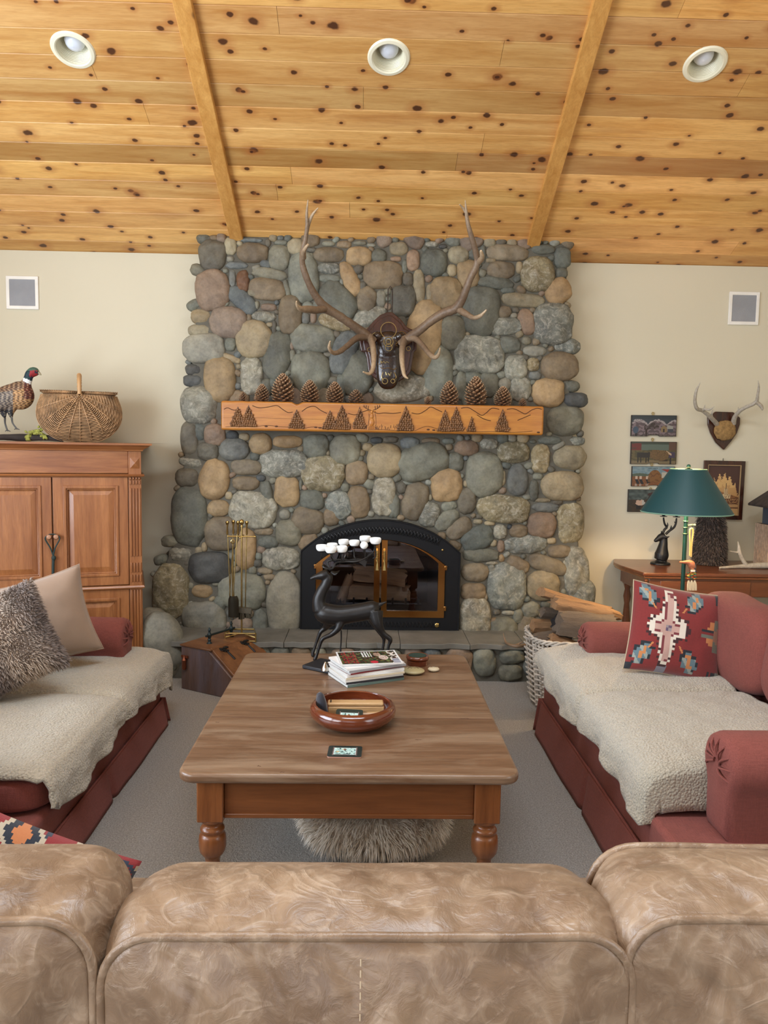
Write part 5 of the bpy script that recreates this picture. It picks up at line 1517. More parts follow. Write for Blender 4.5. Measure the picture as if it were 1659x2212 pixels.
def fur(g, base, count, length, spread, seed, colf, lay=(0,0,0), keep=None, wid=0.0022):
    """tufts standing on the faces of base (a G)"""
    rr = random.Random(seed)
    vs = [Vector(p) for p in base.v]
    areas = []; tot = 0
    for f in base.f:
        a = (vs[f[1]]-vs[f[0]]).cross(vs[f[2]]-vs[f[0]]).length/2
        if len(f) == 4: a += (vs[f[2]]-vs[f[0]]).cross(vs[f[3]]-vs[f[0]]).length/2
        tot += a; areas.append(tot)
    import bisect
    lay = Vector(lay)
    for _ in range(count):
        f = base.f[min(len(areas)-1, bisect.bisect(areas, rr.random()*tot))]
        a, b, c_ = rr.random(), rr.random(), 0
        p = vs[f[0]].lerp(vs[f[1]], a).lerp(vs[f[-1]].lerp(vs[f[2]], a), b)
        n = (vs[f[1]]-vs[f[0]]).cross(vs[f[-1]]-vs[f[0]])
        if n.length < 1e-10: continue
        n.normalize()
        if keep and not keep(p, n): continue
        cl = noise.noise_vector(p*14+Vector((seed,0,0)))*0.9
        d = (n + lay + cl*spread + Vector((rr.gauss(0,.2), rr.gauss(0,.2), rr.gauss(0,.2)))).normalized()
        L = length*rr.uniform(0.6, 1.15)
        s_ = d.cross(Vector((rr.gauss(0,1), rr.gauss(0,1), rr.gauss(0,1)))).normalized()*wid
        bend = (lay*0.8 + cl*0.6 + Vector((0,0,-0.25)))*L*0.4
        m_ = p + d*L*0.55; t_ = p + d*L + bend
        g.poly([p-s_, p+s_, m_+s_*0.8, t_, m_-s_*0.8], [(0,1,2,4),(4,2,3)], colf(p, rr))
fc_ = P(62,1372,y=3.18)
M_FUR = plain('fur_fibres', (1,1,1), 0.7, var=0.1, vcol=True, sheen=0.3)
fp = thing('fur_cushion', 'grey-brown fur cushion leaning on the taupe cushion', 'cushion', (fc_.x-0.11, 3.18, fc_.z-0.03), rot=(math.radians(-20), math.radians(-20), math.radians(30)))
fb = G(); pillow(fb, 0.40, 0.40, 0.20, None, 24, 0.08, 12)
def furcol(p, rr):
    k = 0.5+0.5*math.sin(p.x*22+p.z*4+1.0)
    return mix(mix(S(108,92,86), S(186,164,140), k), S(214,200,188), 0.3*rr.random())
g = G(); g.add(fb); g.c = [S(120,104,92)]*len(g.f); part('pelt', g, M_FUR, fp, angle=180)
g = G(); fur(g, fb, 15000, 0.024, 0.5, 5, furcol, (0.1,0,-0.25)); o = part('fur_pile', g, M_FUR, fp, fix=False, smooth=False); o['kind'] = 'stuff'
# ------------------------------------------------------------------ deer candelabra on the coffee table
yd = 3.66
c7 = lambda x, y_, yy=yd: P(620+x/4.1475, 1100+y_/4.1475, y=yy)
k7 = yd/F/4.1475
deer = thing('deer_candelabra', 'dark metal running deer whose antlers hold white candle cups on the coffee table', 'candelabra', (c7(560,1350).x, yd, TZ))
g = G()
tube4(g, [(*c7(268,900),52*k7),(*c7(330,930),92*k7),(*c7(450,950),92*k7),(*c7(580,935),84*k7),(*c7(700,915),84*k7),(*c7(780,895),78*k7),(*c7(825,890),40*k7)], 5, 18)
tube4(g, [(*c7(300,900),74*k7),(*c7(285,820),60*k7),(*c7(310,740),52*k7),(*c7(345,680),47*k7),(*c7(368,620),44*k7),(*c7(372,580),36*k7)], 5, 14)
tube4(g, [(*c7(372,570),40*k7),(*c7(330,590),46*k7),(*c7(285,600),34*k7),(*c7(240,612),21*k7),(*c7(206,628),12*k7)], 5, 12)
tube4(g, [(*c7(395,560,yd+.02),14*k7),(*c7(440,570,yd+.035),16*k7),(*c7(475,545,yd+.05),4*k7)], 4, 8)
tube4(g, [(*c7(395,560,yd-.02),14*k7),(*c7(430,585,yd-.04),14*k7),(*c7(455,570,yd-.05),4*k7)], 4, 8)
tube4(g, [(*c7(820,860),26*k7),(*c7(855,845),16*k7),(*c7(895,828),6*k7)], 4, 8)
fz0 = TZ+0.012
def legp(pts, dy):
    tube4(g, [(c7(x,y_,yd+dy).x, yd+dy*(0.4 if i == 0 else 1), max(fz0-0.004, c7(x,y_,yd+dy).z), r*k7) for i,(x,y_,r) in enumerate(pts)], 5, 10)
legp([(380,1000,56),(345,1060,30),(300,1100,21),(268,1180,15),(245,1250,14),(228,1300,17),(238,1340,20),(232,1372,11)], 0.03)
legp([(480,985,60),(462,1060,34),(400,1120,24),(320,1160,20),(290,1230,16),(272,1290,15),(252,1340,20),(247,1385,20),(244,1405,10)], -0.03)
legp([(760,930,76),(780,1000,48),(820,1080,28),(866,1150,21),(866,1200,14),(858,1260,15),(868,1300,14),(852,1335,17)], 0.03)
legp([(790,930,76),(812,1020,50),(860,1110,28),(925,1165,23),(912,1220,15),(908,1270,15),(930,1310,15),(930,1345,17)], -0.03)
legp([(485,1080,9),(486,1160,9),(480,1240,9),(478,1320,14),(478,1352,7)], 0.0)
q = fuse(g, 0.0042, 3)
part('body', q, M_BRONZE, deer, w=True, angle=180)
def dtube(pts, rr_, n=7):
    g = G(); tube4(g, [(*c7(a[0], a[1], yd+a[2]), rr_*(1-0.5*i/len(pts))) for i, a in enumerate(pts)], 5, n); return g
for dy, P2 in ((-0.035, [(385,545,-.01),(330,500,-.03),(330,520,-.05),(400,535,-.05),(440,480,-.04),(520,470,-.04),(620,470,-.045),(700,440,-.05),(775,380,-.05),(782,320,-.05)]), (0.03, [(395,545,.01),(360,480,.03),(420,455,.04),(520,455,.05),(640,462,.05),(690,470,.05),(740,400,.05)])):
    g = dtube(P2, 0.0052)
    part('antler', g, M_BRONZE, deer, w=True)
cups = [(310,350,-.055,'at the nose end of the row'),(392,368,-.075,'lowest in front of its row'),(490,362,-.06,'over the back of the neck'),(405,335,.055,'half hidden behind the lowest cup'),(508,300,.045,'at the left of the upper row'),(603,305,-.02,'in the middle of the upper row'),(700,272,.045,'highest of the cups'),(792,288,-.05,'at the tail end of the row')]
M_CUP = plain('white_wax', S(238,240,238), 0.45, var=0.03)
cupo = None
for i, (x, y_, dy, lab) in enumerate(cups):
    yy = yd+dy
    c = c7(x, y_+22, yy)
    # stem from the antler up to the cup
    g = G(); 
    b = c7(min(x+ (18 if i % 2 else -2), 770), 440+((i*13)%30), yy*0.5+(yd+(-0.04 if dy < 0 else 0.045))*0.5)
    m_ = c7(x, 425, yy)
    tube4(g, [(*b, 0.0035),(*m_, 0.0032),(c.x, c.y, c.z-0.018, 0.003),(c.x, c.y, c.z, 0.003)], 4, 6)
    g.lathe([(0.001,0.0),(0.014,0.001),(0.017,0.004),(0.017,0.006),(0.001,0.006)], 16, (c.x, c.y, c.z-0.006))
    part('stem', g, M_BRONZE, deer, w=True)
    if cupo is None:
        g = G(); r = 0.0268; g.lathe([(0.001,0.0),(r*0.72,0.0),(r*0.95,0.008),(r,0.017),(r*0.97,0.025),(r*0.86,0.028),(r*0.78,0.024),(r*0.5,0.020),(0.001,0.019)], 28)
        cupo = link('candle_cup', g.mesh('candle_cup'), M_CUP, None, loc=(c.x, c.y, c.z+0.0005)); o = cupo
    else:
        o = cupo.copy(); COL.objects.link(o); o.location = (c.x, c.y, c.z+0.0005); o.scale = (R.uniform(.92,1.04),)*3
    tag(o, 'white candle cup on the deer candelabra, ' + lab, 'candle cup', 'white candle cups on the deer antlers')
c = c7(690,322,yd-0.075); g = G(); g.ell((0,0,0), (0.0185,0.0185,0.0185), nu=22, nv=14)
solo('candle_ball', g, M_CUP, 'round white ball candle on the deer candelabra', 'candle', loc=tuple(c))
g = G(); tube4(g, [(*c7(690,400,yd-0.055), .003), (*c7(688,370,yd-0.075), .003), (c.x,c.y,c.z-0.018,.003)], 4, 6); part('stem', g, M_BRONZE, deer, w=True)
# leaf shaped plates of the antlers
g = G(); pl2 = [c7(560,450,yd+.048), c7(640,470,yd+.045), c7(700,520,yd+.04), c7(716,470,yd+.045), c7(690,448,yd+.05), c7(620,440,yd+.05)]
vs = [p for p in pl2]+[p+Vector((0,0.004,0)) for p in pl2]; n = len(pl2)
g.poly(vs, [tuple(range(n)), tuple(range(n,2*n))[::-1]]+[(i,(i+1)%n,(i+1)%n+n,i+n) for i in range(n)]); part('palm', g, M_BRONZE, deer, w=True)

# ------------------------------------------------------------------ things lying on the coffee table
def onT(px, py, h=0.0): q = P(px, py, z=TZ+h); return q
M_BOWL = wood('red_brown_turned_wood', S(122,58,32), S(72,30,16), 0, 0.16, 6, coat=0.8, var=0.9)
bc0, bc1 = onT(762,1578), onT(762,1500)
b_l, b_r = onT(669,1535,0.045), onT(855,1535,0.045)
br_ = (b_r.x-b_l.x)/2; bcx = (b_l.x+b_r.x)/2; bcy = b_l.y
bowl = thing('wooden_bowl', 'round glossy red-brown wooden bowl on the coffee table', 'bowl', (bcx, bcy, TZ))
g = G(); q = [(0.001,0.0),(br_*0.62,0.0),(br_*0.72,0.004),(br_*0.88,0.018),(br_*0.985,0.038),(br_,0.052),(br_*0.98,0.066),(br_*0.92,0.076),(br_*0.86,0.078),(br_*0.845,0.074),(br_*0.87,0.06),(br_*0.86,0.04),(br_*0.75,0.02),(br_*0.6,0.010),(0.001,0.008)]
g.lathe(q, 56); part('body', g, M_BOWL, bowl)
zb_ = TZ+0.011
M_BOXW = wood('pale_oak_box', S(206,172,124), S(168,128,84), 0, 0.35, 14)
bx_ = thing('wooden_box', 'narrow pale wooden box lying in the bowl', 'box', (bcx+0.012, bcy+0.035, zb_), rz=0.02)
g = G(); g.bx(-0.105,0.105,-0.022,0.022,0.0,0.045); part('body', g, M_BOXW, bx_, bevel=0.003)
g = G(); g.bx(-0.108,0.103,-0.021,0.021,0.046,0.060); part('lid', g, M_BOXW, bx_, bevel=0.005)
g = G(); g.bx(-0.098,-0.094,-0.016,0.012,0.0595,0.0612); part('slot', g, M_BLACKM, bx_)
g = G(); g.ell((0,0,0), (0.019,0.034,0.046), Euler((0,-0.25,0.2)), p=2.3, fn=lambda q: q+Vector((nz(q.y*40,q.z*40)*0.004, 0, nz(q.x*60,q.y*50)*0.004)))
solo('pouch', g, plain('dark_navy_cloth', S(26,28,40), 0.7, sheen=0.3), 'small dark navy cloth pouch in the bowl beside the box', 'pouch', loc=(bcx-0.118, bcy+0.025, zb_+0.050))
g = G(); g.tube([(-0.05,0,0),(0.045,0.01,0)], 0.010, 6, flat=0.5); g.tube([(0.045,0.01,0),(0.075,0.013,0)], [0.010,0.001], 6, flat=0.5)
o = solo('wooden_wedge', g, M_BOXW, 'pale flat wooden pencil-shaped piece in the bowl in front of the box', 'wooden piece', loc=(bcx+0.065, bcy-0.03, zb_+0.034))
def coaster_col(u, v):
    a, b = u, v
    m = 0.16
    if a < m or a > 1-m or b < m*1.1 or b > 1-m*1.1:
        if m-0.035 < min(a,1-a) < m and m*0.7 < b < 1-m*0.7: return S(112,96,92)
        return S(24,42,40)
    if a < m+0.02 or a > 1-m-0.02 or b < m*1.1+0.03 or b > 1-m*1.1-0.03: return S(220,236,236)
    x, y_ = (a-m)/(1-2*m), (b-m*1.1)/(1-2.2*m)
    n = nz(x*9, y_*7, 2.0)
    if (x-0.47)**2/0.010+(y_-0.76)**2/0.014 < 1: return S(120,92,78) if x > 0.44 else S(214,190,160)
    if (x-0.18)**2/0.006+(y_-0.42)**2/0.006 < 1: return S(196,172,120)
    if n > 0.28 or (x < 0.5 and n > 0.1 and y_ < 0.5): return S(64,96,92)
    if y_ < 0.3*(1-abs(x-0.62)*6): return S(84,108,106)
    return mix(S(150,196,192), S(214,238,232), 0.5+n)
M_PRINT = plain('printed_card', (1,1,1), 0.3, var=0.03, vcol=True)
def coaster(loc, rot, label, w_=0.115, d_=0.095):
    o = thing('coaster', label, 'coaster', loc, rot=rot, group='dark green framed coasters')
    g = G(); rc_ = 0.010; pl2 = []
    for cx, cy, a0 in ((w_/2-rc_,d_/2-rc_,0),(-w_/2+rc_,d_/2-rc_,PI/2),(-w_/2+rc_,-d_/2+rc_,PI),(w_/2-rc_,-d_/2+rc_,1.5*PI)):
        pl2 += [(cx+rc_*math.cos(a0+PI/2*i/5), cy+rc_*math.sin(a0+PI/2*i/5)) for i in range(6)]
    n = len(pl2)
    vs = [(x,y_,0) for x,y_ in pl2]+[(x,y_,0.0045) for x,y_ in pl2]
    g.poly(vs, [tuple(range(n))[::-1], tuple(range(n,2*n))], S(24,42,40)); g.poly(vs, [(i,(i+1)%n,(i+1)%n+n,i+n) for i in range(n)], S(170,128,110))
    part('board', g, M_PRINT, o, angle=30)
    g = G(); g.grid(lambda u, v: ((u-0.5)*w_*0.955, (v-0.5)*d_*0.955, 0.0049), 80, 60, coaster_col); part('picture', g, M_PRINT, o, fix=False)
    return o
q = onT(745,1626); coaster((q.x, q.y, TZ+0.0005), (0,0,math.radians(-2)), 'coaster with a dark green border lying alone near the front of the table')
coaster((bcx-0.014, bcy-0.062, zb_+0.024), (math.radians(28),0.0,math.radians(-5)), 'picture coaster on top of the two coasters in the bowl', 0.10, 0.09)
coaster((bcx+0.004, bcy-0.056, zb_+0.014), (math.radians(28),0.0,math.radians(-8)), 'coaster mostly hidden beneath the picture coaster in the bowl', 0.10, 0.09)

# magazines
def page(u, v): return S(226,228,224)
mc = onT(790,1478)
mgz = TZ+0.0006
MAGL = ['bottom magazine of the stack with a dark green spine edge','second magazine from the bottom of the stack, with a black spine','third magazine from the bottom of the stack','magazine with a cream spine, fourth from the bottom of the stack','magazine in the middle of the stack, white spine','magazine with a thin red spine, above the middle of the stack','magazine with a grey spine, third from the top of the stack','white magazine directly beneath the top cover']
spine = [S(92,112,104),S(30,30,34),S(222,220,212),S(210,198,170),S(228,226,220),S(120,40,44),S(150,150,152),S(232,232,230)]
M_PAGES = plain('magazine_pages', (1,1,1), 0.4, var=0.04, vcol=True)
mw_, md_ = 0.275, 0.205
cx0 = mc.x; cy0 = P(790,1476,z=TZ).y + 0.085
rnd = random.Random(11)
z = mgz
for i in range(8):
    th = [0.012,0.009,0.011,0.009,0.012,0.007,0.010,0.008][i]
    o = thing('magazine', MAGL[i], 'magazine', (cx0+rnd.uniform(-.006,.006)+(0.006 if i > 3 else 0), cy0+rnd.uniform(-.005,.005), z), rz=math.radians(24+rnd.uniform(-3,3)+(4 if i > 4 else 0)), group='magazines stacked on the coffee table')
    g = G(); g.box((0,0,th/2), (mw_,md_,th-0.0012), col=S(232,232,228))
    for k in range(3): g.box((0,0,th*(k+1)/4), (mw_+0.0012,md_+0.0012,0.0004), col=S(150,150,148))
    part('pages', g, M_PAGES, o)
    g = G(); g.box((0,0,th-0.0006), (mw_+0.002,md_+0.002,0.0006), col=S(236,236,236)); g.box((0,0,0.0004), (mw_+0.002,md_+0.002,0.0006), col=spine[i]); g.box((0,-md_/2-0.001,th/2), (mw_+0.002,0.001,th-0.0002), col=spine[i])
    part('cover', g, M_PAGES, o)
    z += th+0.0006
def cover(u, v):
    # u along the long side (picture runs sideways), v towards the far side
    if u < 0.03 or u > 0.97 or v < 0.04 or v > 0.96: return S(236,238,240)
    n = nz(u*16, v*12); n2 = nz(u*38+3, v*30)
    if u < 0.30:
        # red masthead letters, bold sideways strokes in two lines
        L = ((v*9.5) % 1.0); ln = int(u*13.5)
        if ln in (1,3) and 0.14 < L < 0.86 and 0.06 < v < 0.94:
            if (0.14 < L < 0.32) or ((u*13.5)%1 > 0.72) or ((u*13.5)%1 < 0.22 and int(v*9.5)%2): return S(168,44,52)
        if ln == 2 and 0.2 < L < 0.8 and 0.1 < v < 0.7 and int(v*40)%3: return S(150,36,46)
    if 0.40 < u < 0.56 and 0.52 < v < 0.92 and int(u*44)%2 == 0 and nz(v*60, int(u*44)) > -0.25: return S(230,232,236)
    if (u-0.55)**2/0.004+(v-0.14)**2/0.008 < 1: return S(196,50,66)
    if (u-0.74)**2/0.006+(v-0.46)**2/0.03 < 1: return S(220,206,196) if n2 > -0.1 else S(160,130,120)
    if (u-0.66)**2/0.004+(v-0.70)**2/0.02 < 1: return S(206,180,160) if n2 > 0 else S(120,90,70)
    if u > 0.86 and v < 0.36: return S(200,204,214) if int(v*70)%2 else S(96,104,130)
    if u > 0.84 and n > 0: return S(226,222,214)
    if n > 0.22: return S(96,112,60)
    if n2 > 0.35: return S(150,50,40)
    return S(36,44,32) if n < 0 else S(58,70,44)
o = thing('magazine', 'top magazine with a red masthead and a dark photo cover, lying askew on the stack', 'magazine', (cx0+0.012, cy0+0.006, z+0.001), rot=(0,0.0,math.radians(9)), group='magazines stacked on the coffee table')
g = G(); g.box((0,0,0.003), (0.27,0.205,0.005), col=S(232,232,228)); part('pages', g, M_PAGES, o)
g = G(); g.grid(lambda u, v: ((u-0.5)*0.274, (v-0.5)*0.209, 0.0062+0.003*max(0,u-0.9)*10*max(0,v-0.6)), 150, 110, cover); part('cover', g, M_PRINT, o, fix=False)
ztop = z+0.008
# black cases, candle snuffer, round box, painted stones
M_BLKL = plain('black_leatherette', S(24,27,34), 0.45, bs=0.2, bsc=200)
q = onT(690,1449); g = G(); g.box((0,0,0.009), (0.17,0.145,0.018))
solo('black_case', g, M_BLKL, 'flat black leather case beside the magazines under the front hooves', 'case', loc=(q.x+0.028, q.y+0.045, TZ+0.0005), rot=(0,0,math.radians(-33)), bevel=0.005, seg=3)
q = onT(800,1424); g = G(); g.box((0,0,0.004), (0.20,0.06,0.008))
solo('black_case', g, M_BLKL, 'thin black case lying behind the magazines near the hind hooves', 'case', loc=(q.x-0.01, q.y-0.02, TZ+0.0005), rot=(0,0,math.radians(14)), bevel=0.002)
q = onT(699,1446,0.02); sn = thing('candle_snuffer', 'candle snuffer with silver bell and wooden handle behind the magazines', 'candle snuffer', (q.x+0.008, q.y-0.012, TZ+0.0195))
g = G(); g.lathe([(0.019,0.0),(0.0185,0.004),(0.013,0.02),(0.006,0.032),(0.004,0.038),(0.001,0.040)], 24); part('bell', g, plain('polished_silver', S(196,186,172), 0.2, 1.0), sn)
g = G(); g.tube([(0,0,0.034),(0.03,0.012,0.032),(0.075,0.025,0.032)], 0.0018, 6); part('rod', g, M_BRASS, sn)
g = G(); tube4(g, [(0.07,0.024,0.032,.004),(0.11,0.036,0.034,.006),(0.2,0.062,0.040,.007),(0.29,0.088,0.046,.008),(0.30,0.091,0.047,.004)], 4, 10); part('handle', g, M_BOWL, sn)
q = onT(903,1441); rb_ = thing('round_box', 'small round wooden box with a green felt lid on the table', 'box', (q.x, q.y+0.045, TZ))
r = 24.5*q.y/F*1.02
g = G(); g.lathe([(0.001,0.0),(r*0.93,0.0),(r*0.97,0.004),(r*0.97,0.026),(0.001,0.027)], 36); part('body', g, M_BOWL, rb_)
g = G(); g.lathe([(r*0.95,0.028),(r*1.02,0.030),(r*1.04,0.036),(r*1.0,0.043),(r*0.92,0.046),(r*0.80,0.044),(0.001,0.044)], 36); part('lid', g, M_BOWL, rb_)
g = G(); g.lathe([(0.001,0.0444),(r*0.79,0.0444),(r*0.78,0.0455),(0.001,0.0458)], 32); part('felt', g, plain('green_felt', S(36,58,48), 0.95, bs=0.3, bsc=400), rb_)
M_PEB = plain('cream_pebble', S(196,184,156), 0.4, var=0.1)
for (px, py, w_, h_, lab, colr) in ((893,1457,0.052,0.014,'larger tan disc with a dark drawing leaning by the round box',(170,160,122)),(937,1452,0.027,0.011,'small cream pebble with a dark drawing beside the round box',(200,188,160))):
    q = onT(px, py); o = thing('painted_stone', lab, 'stone', (q.x, q.y+0.012, TZ+h_), group='painted stones by the round box')
    g = G(); g.ell((0,0,0), (w_,w_*0.85,h_), nu=28, nv=12); part('body', g, plain('pebble', S(*colr), 0.4, var=0.1), o)
    g = G()
    for k in range(3): g.tube(sm([(w_*(-0.5+0.3*k), -w_*0.2, h_*0.9), (w_*(-0.35+0.3*k), w_*0.1, h_*1.0), (w_*(-0.15+0.3*k), -w_*0.1, h_*0.97)], 3), 0.0012, 4)
    part('drawing', g, M_BURN, o)

# ------------------------------------------------------------------ fur pouf under the table
pq = P(806,1880,z=0.0); py_ = 2.86
pc_ = P(806,1810,y=py_)
pf = thing('fur_pouf', 'round cream long-haired fur pouf on the carpet under the coffee table', 'pouf', (pc_.x, py_, 0))
rp = 172*py_/F
fb = G(); fb.ell((0,0,0.135), (rp*0.93,rp*0.93,0.125), p=2.6, nu=30, nv=16)
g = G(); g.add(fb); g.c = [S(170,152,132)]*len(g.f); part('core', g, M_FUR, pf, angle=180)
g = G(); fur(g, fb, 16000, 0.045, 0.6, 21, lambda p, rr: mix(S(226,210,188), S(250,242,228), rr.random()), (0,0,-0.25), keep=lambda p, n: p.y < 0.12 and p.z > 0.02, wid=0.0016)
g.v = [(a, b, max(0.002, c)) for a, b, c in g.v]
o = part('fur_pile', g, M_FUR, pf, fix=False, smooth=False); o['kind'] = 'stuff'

# ------------------------------------------------------------------ fire tools on the hearth
ft = P(522,1383,z=hz); ty_ = ft.y
def tx(px, py=1300, y_=None): return P(px, py, y=y_ or ty_)
st = thing('fire_tool_stand', 'brass stand for fireplace tools on the hearth', 'tool stand', (ft.x, ty_, hz+0.001))
g = G(); w2 = 0.095
for zz, dx_ in ((0.006,0.0),(0.055,-0.004)):
    g.tube([(-w2,-0.05,zz),(w2,-0.05,zz),(w2*0.75,0.06,zz),(-w2*0.75,0.06,zz)], 0.0055, 8, closed=True)
for sx in (-1,1): g.tube([(sx*w2,-0.05,0.0),(sx*w2,-0.05,0.06)], 0.005, 6)
part('base', g, M_BRASS, st)
topz = tx(508,1128).z - hz
g = G(); g.tube([(0,0,0.04),(0,0,topz-0.02)], 0.0055, 10); g.tube([(-w2,-0.05,0.03),(0,0,0.045),(w2,-0.05,0.03)], 0.005, 6); g.lathe([(0.001,topz-0.03),(0.009,topz-0.028),(0.006,topz-0.018),(0.014,topz-0.008),(0.016,topz+0.004),(0.010,topz+0.014),(0.001,topz+0.018)], 14)
part('pole', g, M_BRASS, st)
g = G(); zc = tx(510,1159).z-hz
g.tube([(-0.085,0,zc),(0.085,0,zc)], 0.0045, 8); g.tube([(0,-0.06,zc),(0,0.06,zc)], 0.0045, 8)
for a in ((-0.085,0),(0.085,0),(0,-0.06),(0,0.06)): g.ell((a[0],a[1],zc), (0.006,0.006,0.006), nu=8, nv=6)
part('crossbar', g, M_BRASS, st)
def tool(name, label, cat, top, bot, dy, head):
    a, b = tx(*top, ty_+dy), tx(*bot, ty_+dy*1.1)
    o = thing(name, label, cat, tuple(a), group=None)
    d = b-a
    g = G(); g.tube([(0,0,0), tuple(d)], 0.0032, 8); part('shaft', g, M_BRASS, o)
    g = G(); g.lathe([(0.001,0.026),(0.008,0.024),(0.012,0.016),(0.009,0.006),(0.006,0.0),(0.007,-0.006),(0.0045,-0.012),(0.007,-0.055),(0.005,-0.062),(0.001,-0.063)], 14); part('handle', g, M_BRASS, o)
    g = G(); m = head(g, d); part('head', g, m, o, angle=60)
    return o
def shovel(g, d):
    x, y_, z = d; k = ty_/F
    g.grid(lambda u, v: (x+0.002+(u-0.5)*0.066*(1-0.35*max(0,(v-0.75)/0.25)**2), y_+0.012-0.018*(2*u-1)**2*-1-0.018, z+0.03-v*-0.0-0.135+v*0.135), 12, 14)
    g.tube([(x,y_,z+0.02),(x,y_,z-0.03)], 0.006, 6); return plain('dark_steel_shovel', S(64,60,50), 0.35, 0.8)
def brush(g, d):
    x, y_, z = d
    g.box((x-0.004,y_,z-0.018), (0.085,0.03,0.034), Euler((0,0.10,0))); 
    for i in range(60):
        a = R.uniform(-0.042,0.042); b = R.uniform(-0.014,0.014)
        g.tube([(x+a,y_+b,z-0.03),(x+a*1.08+0.004,y_+b*1.3,z-0.068-0.01*a/0.04*-1)], 0.003, 4, col=(0.01,0.01,0.012))
    return plain('brush_head', S(92,86,72), 0.5, 0.4)
def poker(g, d):
    x, y_, z = d; g.tube([(x,y_,z+0.03),(x,y_,z-0.03)], [0.004,0.001], 6); g.tube([(x,y_,z),(x+0.02,y_-0.005,z-0.015),(x+0.026,y_-0.008,z+0.004)], [0.004,0.003,0.001], 6); return M_BRASS
def tongs(g, d):
    x, y_, z = d
    for s_ in (-1,1): g.tube(sm([(x*0.2,y_*0.2-0.004,z*0.25),(x+0.010*s_,y_,z*0.7),(x+0.016*s_,y_,z*0.95),(x+0.003*s_,y_,z)],4), 0.003, 6)
    g.tube([(0.012*math.cos(a)+d[0]*0.2, -0.005, 0.012*math.sin(a)+z*0.2) for a in [2*PI*i/14 for i in range(14)]], 0.003, 5, closed=True); return M_BRASS
o = tool('fire_shovel', 'ash shovel with a dark oval pan hanging on the brass stand', 'fire shovel', (514,1134), (503,1298), -0.055, shovel)
tool('fire_brush', 'hearth brush with black bristles hanging at the insert side of the brass stand', 'hearth brush', (533,1134), (530,1312), 0.0, brush)
tool('fire_poker', 'slender brass poker hanging at the armoire side of the stand', 'fire poker', (491,1134), (499,1330), 0.0, poker)
tool('fire_tongs', 'brass tongs with a round joint hanging behind the shovel on the stand', 'fire tongs', (504,1132), (501,1318), 0.045, tongs)

# ------------------------------------------------------------------ slant-front wooden box beside the hearth
M_TRUNK = wood('dark_worn_box_side_sheen', S(112,88,78), S(70,54,50), 2, 0.42, 6, stain=(S(110,108,124), 5, 0.4), var=0.8)  # bluish sheen of the box side is painted in as the stain colour
M_TRUNKL = wood('orange_worn_box_lid', S(150,104,66), S(92,56,34), 0, 0.4, 6, stain=(S(60,36,26), 6, 0.5), var=0.9)
b0, b1 = P(392,1487,z=0), P(506,1513,z=0)
dr_ = (b1-b0); ang = math.atan2(dr_.y, dr_.x); Lb = dr_.length*1.25
tr_ = thing('slant_front_box', 'old wooden slant-front box with an iron handle standing beside the hearth', 'wooden box', tuple(b0), rz=ang)
ht = 0.265; dp = 0.40; tw = Lb*0.42
g = G(); g.prism([(0,0),(Lb,0),(Lb,0.03),(tw,ht),(0,ht)], 0.0, dp); part('body', g, M_TRUNK, tr_, bevel=0.004)
g = G(); sl_ = Vector((Lb-tw,0,0.03-ht)); n_ = Vector((-sl_.z,0,sl_.x)).normalized()
p0 = Vector((tw,0,ht)); 
vs = [];
for o_ in (0.001, 0.018):
    for (a, b) in ((-0.02,0.012),(1.02,0.012),(1.02,dp-0.012),(-0.02,dp-0.012)): vs.append(p0+sl_*a+n_*o_+Vector((0,b,0)))
g.poly(vs, [(3,2,1,0),(4,5,6,7),(0,1,5,4),(1,2,6,5),(2,3,7,6),(3,0,4,7)]); part('lid', g, M_TRUNKL, tr_, bevel=0.004)
g = G(); g.bx(-0.006, tw+0.02, -0.006, dp+0.006, ht, ht+0.012); part('top_board', g, M_TRUNKL, tr_, bevel=0.003)
for b in (0.10, 0.29):
    g = G()
    for k in range(7): g.ell(tuple(p0+sl_*(0.06+0.03*(k%3))+n_*0.019+Vector((0,b+0.016*(k%4)-0.025,0))), (0.016,0.014,0.005), nu=10, nv=6)
    g.tube([p0+sl_*0.1+n_*0.021+Vector((0,b,0)), p0+sl_*0.32+n_*0.021+Vector((0,b+0.01,0))], 0.006, 6)
    part('hinge', g, M_BLACK, tr_)
M_IRONG = plain('green_black_iron', S(36,50,52), 0.5, 0.4)
for y_ in (0.10, 0.30):
    g = G(); g.lathe([(0.018,0),(0.012,0.006),(0.008,0.014),(0.012,0.022),(0.008,0.03),(0.013,0.045),(0.015,0.055),(0.008,0.064),(0.006,0.075),(0.010,0.082),(0.004,0.095),(0.001,0.10)], 12, (tw*0.62, y_, ht+0.012)); part('handle_post', g, M_IRONG, tr_)
g = G(); g.tube([(tw*0.62-0.0,0.07,ht+0.062),(tw*0.62,0.33,ht+0.062)], 0.007, 8); part('handle_bar', g, M_IRONG, tr_)
g = G(); g.box((0.035,-0.007,ht-0.06), (0.05,0.01,0.014)); g.lathe([(0.008,0),(0.014,0.01),(0.012,0.05),(0.016,0.06),(0.006,0.075),(0.001,0.09)], 10, (0.035,-0.012,ht-0.14)); part('latch', g, plain('copper_latch', S(130,74,50), 0.4, 0.7), tr_)

